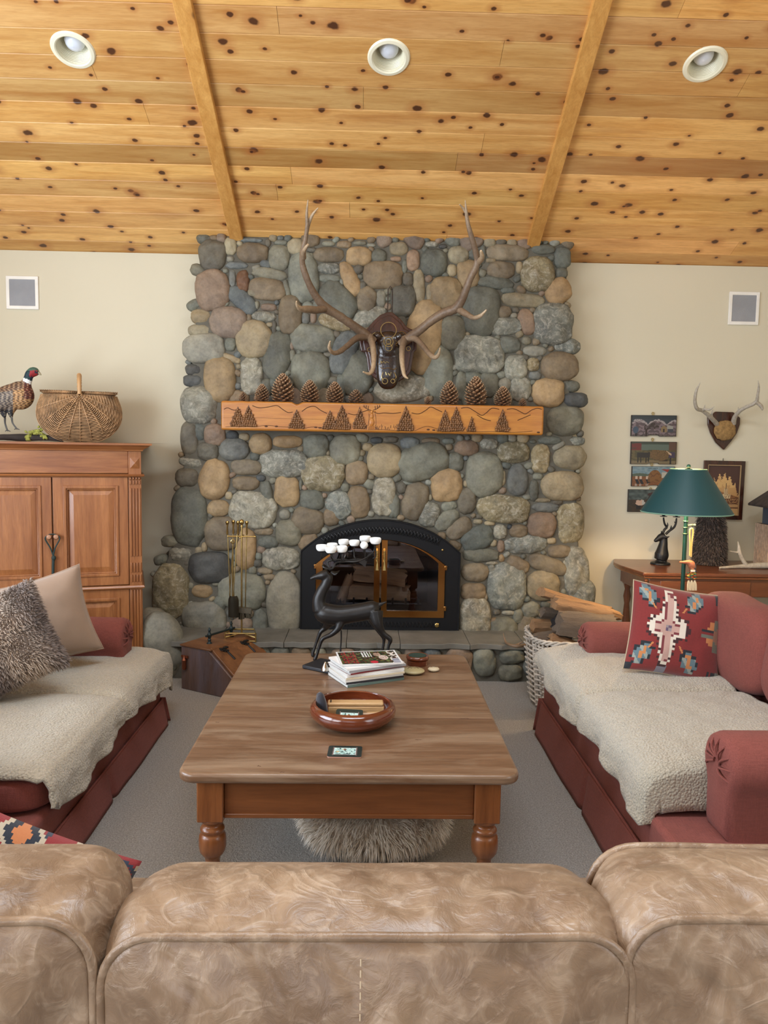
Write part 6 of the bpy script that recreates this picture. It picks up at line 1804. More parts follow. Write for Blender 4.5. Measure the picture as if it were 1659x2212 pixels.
# ------------------------------------------------------------------ wicker log basket with firewood
M_WWICK = plain('whitewashed_wicker', S(196,188,176), 0.6, var=0.3, vs=22, bs=0.2, bsc=120)
lb0 = P(1152,1400,y=4.28)
lbx0, lbx1, lby0, lby1, lbz = lb0.x, lb0.x+0.50, 4.17, 4.62, 0.40
lcx, lcy = (lbx0+lbx1)/2, (lby0+lby1)/2
lb = thing('log_basket', 'whitewashed wicker basket full of split firewood between the hearth and the sofa', 'basket', (lcx, lcy, 0))
def rr_pt(hx, hy, t_):
    a = 2*PI*t_; return (hx*math.copysign(abs(math.cos(a))**0.55, math.cos(a)), hy*math.copysign(abs(math.sin(a))**0.55, math.sin(a)))
hx, hy = 0.25, 0.225
g = G()
nst = 34
for k in range(nst):
    x, y_ = rr_pt(1, 1, k/nst)
    g.tube([(x*hx*0.86, y_*hy*0.86, 0.01), (x*hx, y_*hy, lbz+0.005)], 0.006, 6)
part('uprights', g, M_WWICK, lb)
g = G(); nr = 24
for j in range(nr):
    f = (j+0.5)/nr; z = 0.02+f*(lbz-0.035); sc = 0.86+0.14*f
    if 0.86 < f < 0.90: continue
    pts = []
    for i in range(nst*2):
        x, y_ = rr_pt(1, 1, i/(nst*2)); w_ = 0.008*math.cos(PI*i+ (PI if j % 2 else 0))*(1 if i % 2 == 0 else 0)
        d = math.hypot(x*hx, y_*hy)
        k_ = (d+w_+ (0.008 if (i//2+j) % 2 else -0.006))/d
        pts.append((x*hx*sc*k_, y_*hy*sc*k_, z+0.003*nz(i*0.7, j*3.1)))
    g.tube(pts, 0.0062, 6, closed=True)
part('weave', g, M_WWICK, lb)
g = G()
for j in range(3):
    pts = []
    for i in range(120):
        x, y_ = rr_pt(hx+0.004, hy+0.004, i/120); a = i*0.55+j*2.1
        pts.append((x*(1+0.02*math.cos(a)), y_*(1+0.02*math.cos(a)), lbz+0.010+0.010*math.sin(a)))
    g.tube(pts, 0.0065, 6, closed=True)
part('rim', g, M_WWICK, lb)
M_FW = wood('split_firewood', S(184,146,104), S(112,80,56), 0, 0.75, 16, var=1.0, bump=0.6)
M_FWD = wood('grey_weathered_firewood', S(132,118,102), S(84,70,58), 0, 0.8, 18, var=1.0, bump=0.8)
def flog(px0, py0, y0_, px1, py1, y1_, w_, h_, seed, m, lab, roll=0.0):
    a, b = P(px0, py0, y=y0_), P(px1, py1, y=y1_)
    d = b-a; L = d.length
    g = G(); split_log(g, L, w_, h_, seed)
    ry = -math.asin(d.z/L); rz = math.atan2(d.y, d.x)
    o = solo('firewood_log', g, m, lab, 'firewood', loc=tuple((a+b)/2), group='split firewood in the wicker basket', angle=50)
    o.rotation_euler = Euler((roll, ry, rz), 'XYZ')
    return o
flog(1168,1278,4.42,1332,1331,4.50, 0.13,0.055,1, M_FW, 'long pale slab of firewood lying on top of the pile', -0.15)
flog(1196,1300,4.34,1318,1325,4.40, 0.10,0.07,7, M_FW, 'split log with a bright cut end just beneath the top slab', 0.2)
flog(1205,1345,4.26,1325,1358,4.30, 0.10,0.135,13, M_FWD, 'thick grey weathered log facing the sofa arm', 0.15)
flog(1190,1376,4.25,1262,1402,4.27, 0.07,0.05,17, M_FW, 'short orange splintered stick beneath the grey log', 0.3)
flog(1156,1388,4.30,1225,1372,4.38, 0.10,0.10,23, M_FWD, 'dark log at the hearth-side corner of the basket', 0.0)
flog(1150,1350,4.50,1230,1350,4.55, 0.07,0.075,29, M_FW, 'round-ended log with a pinkish cut face behind the pile', 0.4)
flog(1172,1320,4.48,1260,1335,4.52, 0.06,0.07,31, M_FWD, 'thin bark-covered log leaning behind the bright cut end', 0.9)
flog(1200,1345,4.36,1290,1350,4.42, 0.09,0.10,41, plain('charred_wood', S(28,26,28), 0.7, bs=0.6, bsc=60), 'charred black log in the middle of the pile', 0.5)
flog(1225,1400,4.24,1330,1412,4.26, 0.09,0.07,43, M_FW, 'splintered log resting along the basket rim by the sofa arm', 0.2)
# small antler left on the hearth
da = thing('shed_antler', 'small brown shed antler lying on the hearth beside the log basket', 'antler', tuple(P(1110,1388,z=hz+0.01)))
def hp(px, py, r, up=0.012):
    q = P(px, py, z=hz+up); return (q.x, min(q.y, YC-0.08), hz+up+ (0), r)
g = G(); tube4(g, [hp(1162,1398,.004),hp(1140,1393,.010),hp(1118,1396,.011),hp(1102,1393,.009),hp(1092,1386,.007),(P(1087,1372,y=4.82).x,4.82,hz+0.06,.002)], 5, 8)
part('beam', g, M_BURN if False else plain('brown_antler', S(128,104,80), 0.5, bs=0.3, bsc=90), da, w=True)
g = G(); tube4(g, [hp(1112,1396,.009),hp(1120,1391,.007,.02),hp(1130,1386,.002,.04)], 4, 7); part('tine', g, bpy.data.materials['brown_antler'], da, w=True)
# ------------------------------------------------------------------ console table by the lamp
M_CONS = wood('red_brown_console', S(122,72,42), S(82,42,24), 0, 0.32, 6, coat=0.3, var=0.8)
M_CONSE = wood('lighter_console_edge', S(150,92,52), S(112,62,32), 0, 0.35, 7, coat=0.3)
cz = 0.724
cf = P(1430,1238,z=cz).y
cxl = P(1350,1226,z=cz).x
cn = thing('console_table', 'long red-brown wooden console table against the wall behind the lamp', 'console table', (cxl+0.7, D, 0))
def cw(pl2, z0, z1, m, name, **kw):
    n = len(pl2); g = G()
    vs = [(x,y_,z0) for x,y_ in pl2]+[(x,y_,z1) for x,y_ in pl2]
    g.poly(vs, [tuple(range(n))[::-1], tuple(range(n,2*n))]+[(i,(i+1)%n,(i+1)%n+n,i+n) for i in range(n)])
    return part(name, g, m, cn, w=True, **kw)
xr_ = XR-0.03
tp2 = [(cxl+0.05,D-0.01),(cxl,D-0.16),(cxl,D-0.30),(cxl+0.05,cf+0.01),(cxl+0.12,cf),(xr_,cf),(xr_,D-0.01)]
cw(tp2, cz-0.022, cz, M_CONS, 'table_top', bevel=0.005, seg=3)
cw([(x+0.012 if x < cxl+0.2 else x, y_+0.010 if y_ < D-0.05 else y_) for x,y_ in tp2], cz-0.038, cz-0.022, M_CONSE, 'under_moulding', bevel=0.004)
g = G(); g.bx(cxl+0.10, xr_-0.02, cf+0.035, D-0.02, cz-0.155, cz-0.038); part('apron', g, M_CONS, cn, w=True, bevel=0.004)
g = G(); g.bx(cxl+0.17, cxl+0.75, cf+0.028, cf+0.037, cz-0.142, cz-0.055); dr = part('drawer', g, M_CONS, cn, w=True, bevel=0.003)
for x in (cxl+0.14, xr_-0.08):
    for y_ in (cf+0.07, D-0.06):
        g = G(); r = 0.03
        g.box((x,y_,cz-0.10), (0.055,0.055,0.13)); 
        g.lathe([(r*0.5,0.0),(r*0.8,0.02),(r*0.6,0.06),(r*0.5,0.10),(r*0.9,0.2),(r*0.95,0.3),(r*0.6,0.42),(r*0.9,0.47),(r*0.6,0.52),(r*0.9,0.555),(r*0.9,0.57)], 20, (x,y_,0)); part('leg', g, M_CONS, cn, w=True)
c_ = P(1395,1245,y=cf+0.03); g = G()
for k in range(4): g.ell((c_.x, cf+0.025, cz-0.052-0.013*k), (0.014-0.002*k,0.012,0.008), nu=12, nv=8)
part('drop_ornament', g, M_CONS, cn, w=True)

# ------------------------------------------------------------------ stag bust candle holder
ys_ = 5.12
c6 = lambda x, y_, yy=ys_: P(1300+x/4.423, 800+y_/4.423, y=yy)
k6 = ys_/F/4.423
sb = thing('stag_bust_candleholder', 'black metal stag bust whose two antlers end in candle sockets on the console table', 'candle holder', (c6(555,1880).x, ys_, cz))
g = G()
tube4(g, [(*c6(560,1810),60*k6),(*c6(572,1760),66*k6),(*c6(580,1700),50*k6),(*c6(590,1640),38*k6),(*c6(592,1590),34*k6)], 4, 14)
tube4(g, [(*c6(598,1585),36*k6),(*c6(565,1592),34*k6),(*c6(535,1612),25*k6),(*c6(510,1630),17*k6),(*c6(503,1638),10*k6)], 4, 10)
tube4(g, [(*c6(600,1590,ys_-.02),12*k6),(*c6(625,1595,ys_-.03),12*k6),(*c6(650,1585,ys_-.04),3*k6)], 4, 6)
tube4(g, [(*c6(575,1560,ys_+.01),12*k6),(*c6(568,1530,ys_+.01),4*k6)], 3, 6)
g.lathe([(0.001,0),(96*k6,0.0),(92*k6,0.012),(50*k6,0.020),(30*k6,0.035),(34*k6,0.055),(60*k6,0.075),(0.001,0.09)], 24, (c6(557,1880).x, ys_, cz))
q = fuse(g, 0.004, 3); part('bust', q, M_BLACK, sb, w=True, angle=180)
for pts, tops in ((((585,1550),(600,1520),(620,1500),(602,1470),(592,1430),(590,1405)), (590,1400)), (((610,1565),(650,1530),(690,1500),(708,1460),(712,1430),(714,1412)), (714,1405))):
    g = G(); tube4(g, [(*c6(a,b),(13-i)*k6) for i,(a,b) in enumerate(pts)], 5, 8)
    if tops[0] < 600: tube4(g, [(*c6(612,1505),10*k6),(*c6(628,1480),8*k6),(*c6(626,1452),2*k6)], 4, 6)
    else: tube4(g, [(*c6(655,1528),9*k6),(*c6(662,1500),7*k6),(*c6(664,1480),2*k6)], 4, 6); tube4(g, [(*c6(706,1462),8*k6),(*c6(692,1445),2*k6)], 4, 6)
    c_ = c6(*tops); g.lathe([(0.001,0),(34*k6,0.002),(34*k6,0.005),(10*k6,0.006),(19*k6,0.012),(22*k6,0.042),(16*k6,0.042),(14*k6,0.02),(0.001,0.018)], 18, tuple(c_))
    part('antler_socket', g, M_BLACK, sb, w=True)

# ------------------------------------------------------------------ tall dark bristly cone
yc_ = 5.16
cb = P(1530,1230,y=yc_)
tc2 = thing('bristly_cone', 'tall dark brown bristly tapering bundle standing on the console table', 'ornament', (P(1531,1200,y=yc_).x, yc_, cz))
hgt = P(1530,1062,y=yc_).z-cz; kk = yc_/F
prof = [(0.001,0.002),(34*kk,0.004),(35*kk,hgt*0.12),(33*kk,hgt*0.3),(29*kk,hgt*0.55),(22*kk,hgt*0.8),(14*kk,hgt*0.95),(0.001,hgt)]
fb = G(); fb.lathe(prof, 24, cap=False)
g = G(); g.lathe(prof, 24, cap=False); part('core', g, plain('dark_bristle_core', S(34,26,22), 0.95, bs=1.0, bsc=120), tc2)
g = G(); fur(g, fb, 5200, 0.024, 0.5, 33, lambda p, rr: mix(S(36,28,26), S(112,92,80), rr.random()**1.8), (0,0,-0.7), keep=lambda p, n: n.y < 0.3, wid=0.0016); g.v = [(a,b,max(0.002,c)) for a,b,c in g.v]
o = part('bristles', g, M_FUR, tc2, fix=False, smooth=False); o['kind'] = 'stuff'

# ------------------------------------------------------------------ shed antler on the console
yq = 4.98
c8 = lambda x, y_, yy=yq: P(1440+x/7.575, 1100+y_/7.575, y=yy)
k8 = yq/F/7.575
sa = thing('shed_antler', 'pale branching shed antler lying on the console table', 'antler', (c8(1300,1000).x, yq, cz))
def at_(a, b, r, dy=0): q = c8(a, b, yq+dy); return (q.x, q.y, max(q.z, cz+r*k8*1.02), r*k8)
g = G(); g.c = []
tube4(g, [at_(862,1035,18,-.03),at_(1000,1020,24,-.02),at_(1180,995,32,0),at_(1330,1000,42,0),at_(1480,1030,50,0.0),at_(1640,1060,56,0),at_(1760,1070,60,0.01)], 5, 12, col=(0.6,0.6,0.6))
tube4(g, [at_(1380,1010,40),at_(1320,930,38),at_(1260,850,34),at_(1215,760,34),at_(1190,690,34),at_(1185,620,26),at_(1172,560,12),at_(1168,522,3)], 5, 10, col=(0.6,0.6,0.6))
tube4(g, [at_(1190,700,28),at_(1140,705,18),at_(1080,695,10),at_(1028,684,3)], 5, 8, col=(0.6,0.6,0.6))
part('beam', g, M_DEER, sa, w=True)

# ------------------------------------------------------------------ twig birdhouse at the edge
yh = 5.08
bh_ = thing('twig_birdhouse', 'tall twig-sided birdhouse with a bark roof at the end of the console table', 'birdhouse', (P(1675,1200,y=yh).x, yh, cz))
hz1 = P(1645,1132,y=yh).z-cz; hz2 = P(1645,1088,y=yh).z-cz
hw_ = (1675-1644)*yh/F
g = G(); g.bx(-hw_,hw_,-hw_*0.9,hw_*0.9,0,hz1); part('core', g, plain('birdhouse_core', S(66,50,42), 0.9), bh_)
g = G()
for k in range(9):
    x = -hw_+hw_*2*k/8; g.tube([(x,-hw_*0.9-0.004,0.001),(x+0.002,-hw_*0.9-0.005,hz1)], 0.0062*R.uniform(.8,1.1), 7)
    g.tube([(-hw_-0.004,-hw_*0.9+hw_*1.8*k/8,0.001),(-hw_-0.004,-hw_*0.9+hw_*1.8*k/8,hz1)], 0.006, 7)
part('twigs', g, plain('grey_twigs', S(168,142,118), 0.8, var=0.3, vs=40, bs=0.4, bsc=120), bh_)
g = G(); q = hw_*0.72; g.bx(-q,q,-q,q,hz1,hz2-0.012); part('upper_box', g, plain('slate_blue_box', S(70,76,86), 0.8, bs=0.5, bsc=80), bh_)
g = G(); o_ = hw_*1.5
g.prism([(-o_,hz2-0.022),(0,hz2+0.07),(o_,hz2-0.022),(o_,hz2-0.006),(0,hz2+0.088),(-o_,hz2-0.006)], -hw_*1.4, hw_*1.4); part('roof', g, M_BARK, bh_, bevel=0.004)

# ------------------------------------------------------------------ floor lamp
yl = 4.28
lc = P(1474,1275,y=yl)
lamp = thing('floor_lamp', 'dark green floor lamp with a wide green cone shade behind the sofa', 'floor lamp', (lc.x, yl, 0))
M_LGREEN = plain('green_enamel', S(24,66,58), 0.25, 0.2)
def shade_mat():
    t = NT('green_paper_shade')
    v = t.co(); n = t.noise(v, 60, 2)
    geo = t.n('NewGeometry')
    c = t.mixc(geo.outputs['Backfacing'], S(24,68,72), S(214,204,170))
    return t.done(c, 0.5, 0, t.bump(n, 0.05, 0.002))
M_SHADE = shade_mat()
def lz(py, px=1478): return P(px, py, y=yl).z
zs0, zs1 = lz(1107), lz(1014); rs0, rs1 = 95*yl/F, 38*yl/F
g = G(); g.lathe([(rs0+0.002,zs0-0.001),(rs0,zs0+0.004),(rs1,zs1)], 64, cap=False); o = part('lamp_shade', g, M_SHADE, lamp, fix=False)
g = G(); g.lathe([(rs0+0.001,zs0-0.003),(rs0+0.004,zs0),(rs0+0.001,zs0+0.004)], 64, cap=False); g.lathe([(rs1,zs1-0.003),(rs1+0.003,zs1),(rs1,zs1+0.003)], 48, cap=False); part('shade_trim', g, plain('shade_edge', S(120,160,140), 0.4), lamp)
g = G(); r = 0.0115
zj1, zj2 = lz(1126), lz(1153)
g.lathe([(r,0.02),(r,zj2)], 16); g.lathe([(r*0.95,zj2),(r*0.95,zs1-0.03)], 16)
for z in (zj1, zj2, (zj1+zj2)/2): g.lathe([(r*1.2,z-0.004),(r*1.45,z),(r*1.2,z+0.004)], 16)
part('pole', g, M_LGREEN, lamp)
g = G(); g.lathe([(0.001,0.0),(0.14,0.0),(0.14,0.012),(0.10,0.026),(0.03,0.034),(0.012,0.06)], 36, cap=False); part('base', g, M_LGREEN, lamp)
g = G(); g.lathe([(0.001,zs1+0.03),(0.009,zs1+0.026),(0.012,zs1+0.016),(0.008,zs1+0.006),(0.02,zs1+0.003),(0.022,zs1),(0.004,zs1-0.03)], 16); part('finial', g, M_LGREEN, lamp)
g = G()
for k in range(3):
    a = 2*PI*k/3; g.tube([(0,0,zs1-0.012),(rs1*math.cos(a),rs1*math.sin(a),zs1-0.003)], 0.002, 5)
part('harp', g, M_BRASS, lamp)
g = G(); zk = lz(1135); g.tube([(0.01,-0.005,zk),(0.034,-0.008,zk+0.004)], 0.005, 8); g.lathe([(0.004,0),(0.009,0.004),(0.007,0.012),(0.010,0.02),(0.001,0.024)], 12, (0.03,-0.008,zk+0.002), Matrix.Rotation(PI/2,3,'Y')); part('switch', g, plain('silver_green', S(150,170,160), 0.2, 0.9), lamp)
t = NT('lit_bulb'); t.b.inputs['Emission Color'].default_value = (1,0.72,0.42,1); t.b.inputs['Emission Strength'].default_value = 6.0
M_LIT = t.done(S(255,240,210), 0.3)
g = G(); zb2 = zs0+0.10; g.lathe([(0.012,zb2-0.04),(0.014,zb2-0.02),(0.028,zb2+0.01),(0.026,zb2+0.035),(0.001,zb2+0.05)], 20, (0.045,0,0)); part('bulb', g, M_LIT, lamp)
g = G(); g.tube([(0,0,zb2-0.03),(0.045,0,zb2-0.035)], 0.008, 8); part('socket', g, M_BRASS, lamp)
pl_ = bpy.data.lights.new('lamp_bulb_light', 'POINT'); pl_.energy = 16; pl_.color = (1.0,0.70,0.40); pl_.shadow_soft_size = 0.03
plo = bpy.data.objects.new('lamp_bulb_light', pl_); COL.objects.link(plo); plo.location = (lc.x-0.045, yl-0.02, zb2-0.01)
# decoy with beads and tassels hanging from the switch of the lamp
yt = yl-0.03
ct = lambda x, y_, yy=None: P(1440+x/7.575, 1100+y_/7.575, y=yy or yt)
kt = yt/F/7.575
dk = thing('hanging_ornament', 'small painted bird ornament with beads and cord tassels hanging on the lamp pole', 'ornament', tuple(ct(410,320)))
g = G(); tube4(g, [(*ct(380,760),14*kt),(*ct(385,560),13*kt),(*ct(378,400),12*kt),(*ct(385,330),15*kt),(*ct(420,320),15*kt),(*ct(432,380),13*kt),(*ct(412,560),13*kt),(*ct(400,780),14*kt)], 5, 8); part('cord', g, plain('cream_cord', S(226,190,120), 0.8, bs=0.6, bsc=300), dk, w=True)
g = G(); tube4(g, [(*ct(210,865),16*kt),(*ct(260,868),22*kt),(*ct(340,870),40*kt),(*ct(390,890),62*kt),(*ct(420,940),64*kt),(*ct(440,1000),44*kt),(*ct(490,1020),12*kt)], 4, 12, col=S(150,92,66)); 
g.c = [S(72,76,92) if (Vector(g.v[f[0]]).x > ct(425,900).x) else S(156,98,72) for f in g.f]
part('bird', g, M_PRINT, dk, w=True)
g = G(); cc = ct(430,1008, yt-0.02); g.box(tuple(cc), (62*kt,0.012,30*kt)); part('clasp', g, plain('ivory', S(232,222,204), 0.5), dk, w=True)
for k, x in enumerate((360,410,460)):
    g = G()
    cols = [S(52,92,70), S(192,120,66), S(210,190,80), S(60,110,90), S(170,80,50)]
    for j in range(5):
        c_ = ct(x+(8 if j%2 else -4), 1040+j*24); g.ell(tuple(c_), (24*kt,24*kt,14*kt), nu=10, nv=6, col=cols[(j+k)%5])
    part('beads', g, M_PRINT, dk, w=True)
    g = G(); 
    for s_ in (-14, 4, 20):
        tube4(g, [(*ct(x,1165),12*kt),(*ct(x+s_,1230),13*kt),(*ct(x+s_*1.3,1330),9*kt)], 3, 6)
    part('tassel', g, plain('pale_tassel', S(222,206,172), 0.8, bs=0.6, bsc=400) if k == 0 else bpy.data.materials['pale_tassel'], dk, w=True)

# ------------------------------------------------------------------ pictures on the wall
def wpt(px, py, off=0.0): return P(px, py, y=D-0.002-off)
def paintA(u, v):      # snowy village with peaks
    n = nz(u*12, v*8); e = nz(u*40, v*26)
    if v > 0.86-0.1*abs(u-.5): return S(50,60,66)
    pk = 0.60+0.22*abs(math.sin(u*7.5+0.4))-0.06*n
    if v > pk: return S(58,66,74)
    if v > pk-0.10: return S(190,180,176) if e > -0.2 else S(120,104,110)
    if 0.66 < u < 0.80 and 0.20 < v < 0.52-abs(u-0.73)*1.5: return S(150,124,84) if abs(u-.73) > .02 or v > .35 else S(50,36,28)
    if 0.80 < u < 0.94 and 0.36 < v < 0.56-(u-.8)*0.5: return S(170,168,158)
    if 0.82 < u < 0.95 and 0.2 < v < 0.36: return S(72,76,84)
    if 0.28 < u < 0.62 and 0.30 < v < 0.62 and n > -0.1+abs(u-.45): return S(62,46,40)
    if abs(u-0.33) < 0.02 and v < 0.35: return S(60,36,30)
    if (u-0.09)**2/0.004+(v-0.30)**2/0.03 < 1: return S(66,84,104)
    if abs(u-0.1) < 0.03 and v < 0.14: return S(40,30,28)
    if v < 0.07: return S(128,110,106) if e > 0 else S(60,48,46)
    return S(140,120,124) if n > -0.05 else S(96,80,82)
def paintB(u, v):      # hay cart and cattle
    n = nz(u*14, v*9); e = nz(u*44, v*30)
    if v > 0.62:
        if u < 0.22 and v < 0.95: return S(124,48,40) if n > -0.3 else S(92,60,44)
        if u > 0.84: return S(104,72,56)
        return S(104,118,104) if v < 0.9 else S(66,76,62)
    if 0.13 < u < 0.42 and 0.28 < v < 0.52: return S(48,42,36)
    if v < 0.28 and v > 0.06 and min(abs(u-a) for a in (0.15,0.21,0.33,0.39)) < 0.014: return S(44,36,28)
    if (u-0.62)**2/0.05+(v-0.40)**2/0.07 < 1: return S(128,98,58) if e > -0.2 else S(96,72,42)
    if 0.52 < u < 0.82 and 0.12 < v < 0.22: return S(60,44,26)
    if abs((u-0.66)-(0.9-v)*0.35) < 0.006 and v > 0.5: return S(70,52,34)
    if 0.78 < u < 0.90 and abs(v-0.50+(u-.84)*1.2) < 0.045: return S(222,190,150)
    if 0.84 < u < 0.98 and 0.28 < v < 0.56: return S(74,60,84)
    if abs(u-0.88) < 0.02 and v < 0.3: return S(40,34,36)
    if v < 0.14: return S(136,118,84)
    return S(112,98,58) if n > 0 else S(90,82,50)
def paintC(u, v):      # haystack with figures
    n = nz(u*14, v*9); e = nz(u*44, v*30)
    if 0.36 < u < 0.60 and 0.885 < v < 0.93 and int(u*90) % 3: return S(40,52,58)
    st = (u-0.54)**2/0.028+(v-0.34)**2/0.24 < 1
    if st and v > 0.16: return S(146,98,48) if n > -0.15 else S(120,76,36)
    if u > 0.70 and 0.42 < v < 0.72: return S(206,198,180)
    if u > 0.70+ (0.86-v) and 0.70 < v < 0.88: return S(168,52,40)
    for cx in (0.10, 0.20, 0.355):
        if abs(u-cx-(0.34-v)*0.2) < 0.035 and 0.10 < v < 0.36: return S(26,26,32)
        if abs(u-cx) < 0.026 and 0.36 < v < 0.52: return S(226,196,170)
        if v < 0.12 and abs(u-cx) < 0.03 and int(u*120) % 2: return S(216,206,190)
    if v > 0.62+0.05*math.sin(u*9): return mix(S(120,150,160), S(150,172,176), n+0.5)
    if v > 0.50: return S(90,104,84)
    return S(150,92,46) if e > -0.1 else S(118,70,36)
def paintD(u, v):      # dark scene with a horse and rider
    n = nz(u*12, v*8)
    if (u-0.26)**2/0.012+(v-0.42)**2/0.02 < 1 and n > -0.25: return S(226,188,160) if u < .3 else S(210,204,190)
    if abs(u-0.22) < 0.05 and 0.12 < v < 0.32: return S(30,26,28)
    if (u-0.60)**2/0.03+(v-0.50)**2/0.12 < 1: return S(40,32,32)
    if (u-0.52)**2/0.01+(v-0.78)**2/0.008 < 1: return S(70,34,32)
    if (u-0.95)**2/0.02+(v-0.85)**2/0.01 < 1: return S(170,180,170)
    if v > 0.56: return mix(S(96,110,104), S(58,68,66), n+0.5)
    return S(58,46,32) if n > 0 else S(72,52,34)
M_BOARD = plain('dark_board_edge', S(48,40,36), 0.6)
pics = [((1361,898),(1461,942), paintA, 'top small rustic painting with snowy peaks and a cabin', 1410, 893), ((1360,955),(1461,1002), paintB, 'second small rustic painting from the top, with cattle and a hay cart', 1409, 949), ((1362,1008),(1457,1050), paintC, 'third small rustic painting from the top, with a haystack, partly behind the lamp shade', 1407, 1003), ((1354,1058),(1455,1105), paintD, 'lowest small rustic painting, dark with a white animal, partly behind the lamp shade', 1405, 1056)]
for a, b, fn, lab, hx_, hy_ in pics:
    p0, p1 = wpt(a[0], b[1]), wpt(b[0], a[1])
    cx, cz_, w_, h_ = (p0.x+p1.x)/2, (p0.z+p1.z)/2, p1.x-p0.x, p1.z-p0.z
    o = thing('small_painting', lab, 'painting', (cx, D-0.002, cz_), rot=(0, math.radians(-0.4), 0), group='four small rustic paintings in a column')
    # board with the little notch in its lower edge
    g = G(); g.prism([(-w_/2,-h_/2),(-w_*0.14,-h_/2),(-w_*0.10,-h_/2+0.008),(w_*0.10,-h_/2+0.008),(w_*0.14,-h_/2),(w_/2,-h_/2),(w_/2,h_/2),(-w_/2,h_/2)], -0.014, 0.0); part('board', g, M_BOARD, o, bevel=0.0015)
    g = G(); g.grid(lambda u, v: ((u-0.5)*w_*0.97, -0.0146, -h_/2*0.97 + (0.008 if abs(u-0.5) < 0.12 else 0)*(1-v) + v*h_*0.965), 110, 56, lambda u, v, fn=fn: tuple(q*0.62 for q in fn(u, v))); part('painting', g, M_PRINT, o, fix=False)
    q = wpt(hx_, hy_); g = G(); zc = q.z-cz_; xc = q.x-cx
    g.tube([(xc+0.008*math.cos(t_), -0.006, zc+0.008*math.sin(t_)) for t_ in [2*PI*i/14 for i in range(14)]], 0.0024, 6, closed=True); g.tube([(xc,-0.006,zc-0.008),(xc,-0.006,h_/2-0.002)], 0.0022, 6)
    part('hook', g, M_BRASS, o)
# inlaid wood picture
p0, p1 = wpt(1513,1121), wpt(1608,996)
cx, cz_, w_, h_ = (p0.x+p1.x)/2, (p0.z+p1.z)/2, p1.x-p0.x, p1.z-p0.z
mq = thing('inlaid_picture', 'framed inlaid wood picture of a church among trees behind the lamp shade', 'picture', (cx, D-0.002, cz_), rot=(0, math.radians(0.3), 0))
g = G(); o_ = [(-w_/2,-h_/2),(w_/2,-h_/2),(w_/2,h_/2),(-w_/2,h_/2)]; kx_, kz2 = 0.80, 0.85
g.ring(o_, [(x*kx_, z*kz2) for x, z in o_], -0.018, 0.0); part('frame', g, M_MAHOG, mq, bevel=0.002)
g = G(); g.ring([(x*kx_*1.01, z*kz2*1.01) for x, z in o_], [(x*kx_*0.985, z*kz2*0.985) for x, z in o_], -0.0185, -0.004); part('inlay_line', g, plain('pale_inlay', S(176,146,104), 0.4), mq)
def marq(u, v):
    n = nz(u*11, v*13); e = nz(u*34, v*40)
    # leafy frame of dark trees above, bright opening, church with spire
    edge = 0.78-1.5*(u-0.5)**2 + 0.07*e + 0.05*math.sin(u*38)
    if abs(u-0.60) < 0.014*(1-(v-0.52)/0.2) and 0.52 < v < 0.68: return S(96,70,52)
    if abs(u-0.60) < 0.055 and 0.40 < v < 0.53: return S(206,180,136) if int(u*60)%2 else S(120,88,62)
    if 0.50 < u < 0.74 and 0.33 < v < 0.42+0.02*e: return S(214,190,146) if e > -0.15 else S(110,78,56)
    if v > edge: return S(72,46,40)
    if v > 0.55 and n+e*0.4 > -0.30: return S(204,164,106)
    if v > 0.50-0.2*abs(u-0.3): return S(186,144,92)
    if v > 0.33: return S(140,96,62) if n > -0.1 else S(112,76,52)
    if v > 0.22: return S(96,62,46) if e > -0.1 else S(176,136,92)
    if v > 0.16 and u > 0.4: return S(190,152,104)
    if v < 0.13 and u > 0.55: return S(196,160,110)
    return S(84,52,42) if e > 0 else S(120,80,56)
g = G(); g.grid(lambda u, v: ((u-0.5)*w_*kx_, -0.006, (v-0.5)*h_*kz2), 90, 120, marq); part('picture', g, M_PRINT, mq, fix=False)
g = G(); q = wpt(1561,990); g.tube([(q.x-cx,-0.006,h_/2),(q.x-cx,-0.006,q.z-cz_)], 0.002, 6); part('hook', g, M_BLACK, mq)

# ------------------------------------------------------------------ deer antlers on a shield
dm = thing('deer_antler_mount', 'pale deer antlers on a dark shield plaque high on the wall above the console', 'mounted antlers', tuple(P(1561,930,y=D-0.002)))
c9 = lambda x, y_, off=0.0: P(1300+x/4.423, 800+y_/4.423, y=D-0.002-off)
pl2 = []
for a in ((1075,395),(1245,400),(1312,455),(1308,520),(1280,600),(1225,680),(1155,760),(1080,690),(1030,600),(1005,520),(1003,440),(1030,440)):
    q = c9(*a); pl2.append((q.x, q.z))
g = G(); g.prism(pl2, D-0.022, D-0.002); part('plaque', g, M_MAHOG, dm, w=True, bevel=0.004)
g = G(); c_ = c9(1175,575,0.03); k9 = D/F/4.423
g.ell(tuple(c_), (105*k9,0.03,95*k9), p=2.2, nu=22, nv=14, fn=lambda q: q*(1+0.10*nz(q.x*40,q.z*40)))
part('skull_cap', g, plain('tan_hide', S(150,118,72), 0.9, var=0.4, vs=60, bs=0.8, bsc=160), dm, w=True)
antler([[(1105,520,.03,22,.3),(1070,480,.06,20,.5),(1020,430,.10,18,.6),(960,385,.13,16,.7),(915,370,.16,16,.6),(895,330,.18,15,.5),(890,270,.20,14,.5),(905,190,.22,11,.6),(942,115,.24,2,1)],
        [(955,385,.13,15,.7),(985,370,.16,11,.7),(1030,375,.2,9,.8),(1075,345,.23,2,1)], [(975,372,.15,8,.7),(980,350,.16,5,.8),(985,330,.17,2,1)], [(1050,455,.08,12,.6),(1052,410,.1,7,.7),(1062,375,.11,2,1)]], (1300,800), 4.423, 'antler', dm, M_DEER, D-0.002, 0.25)
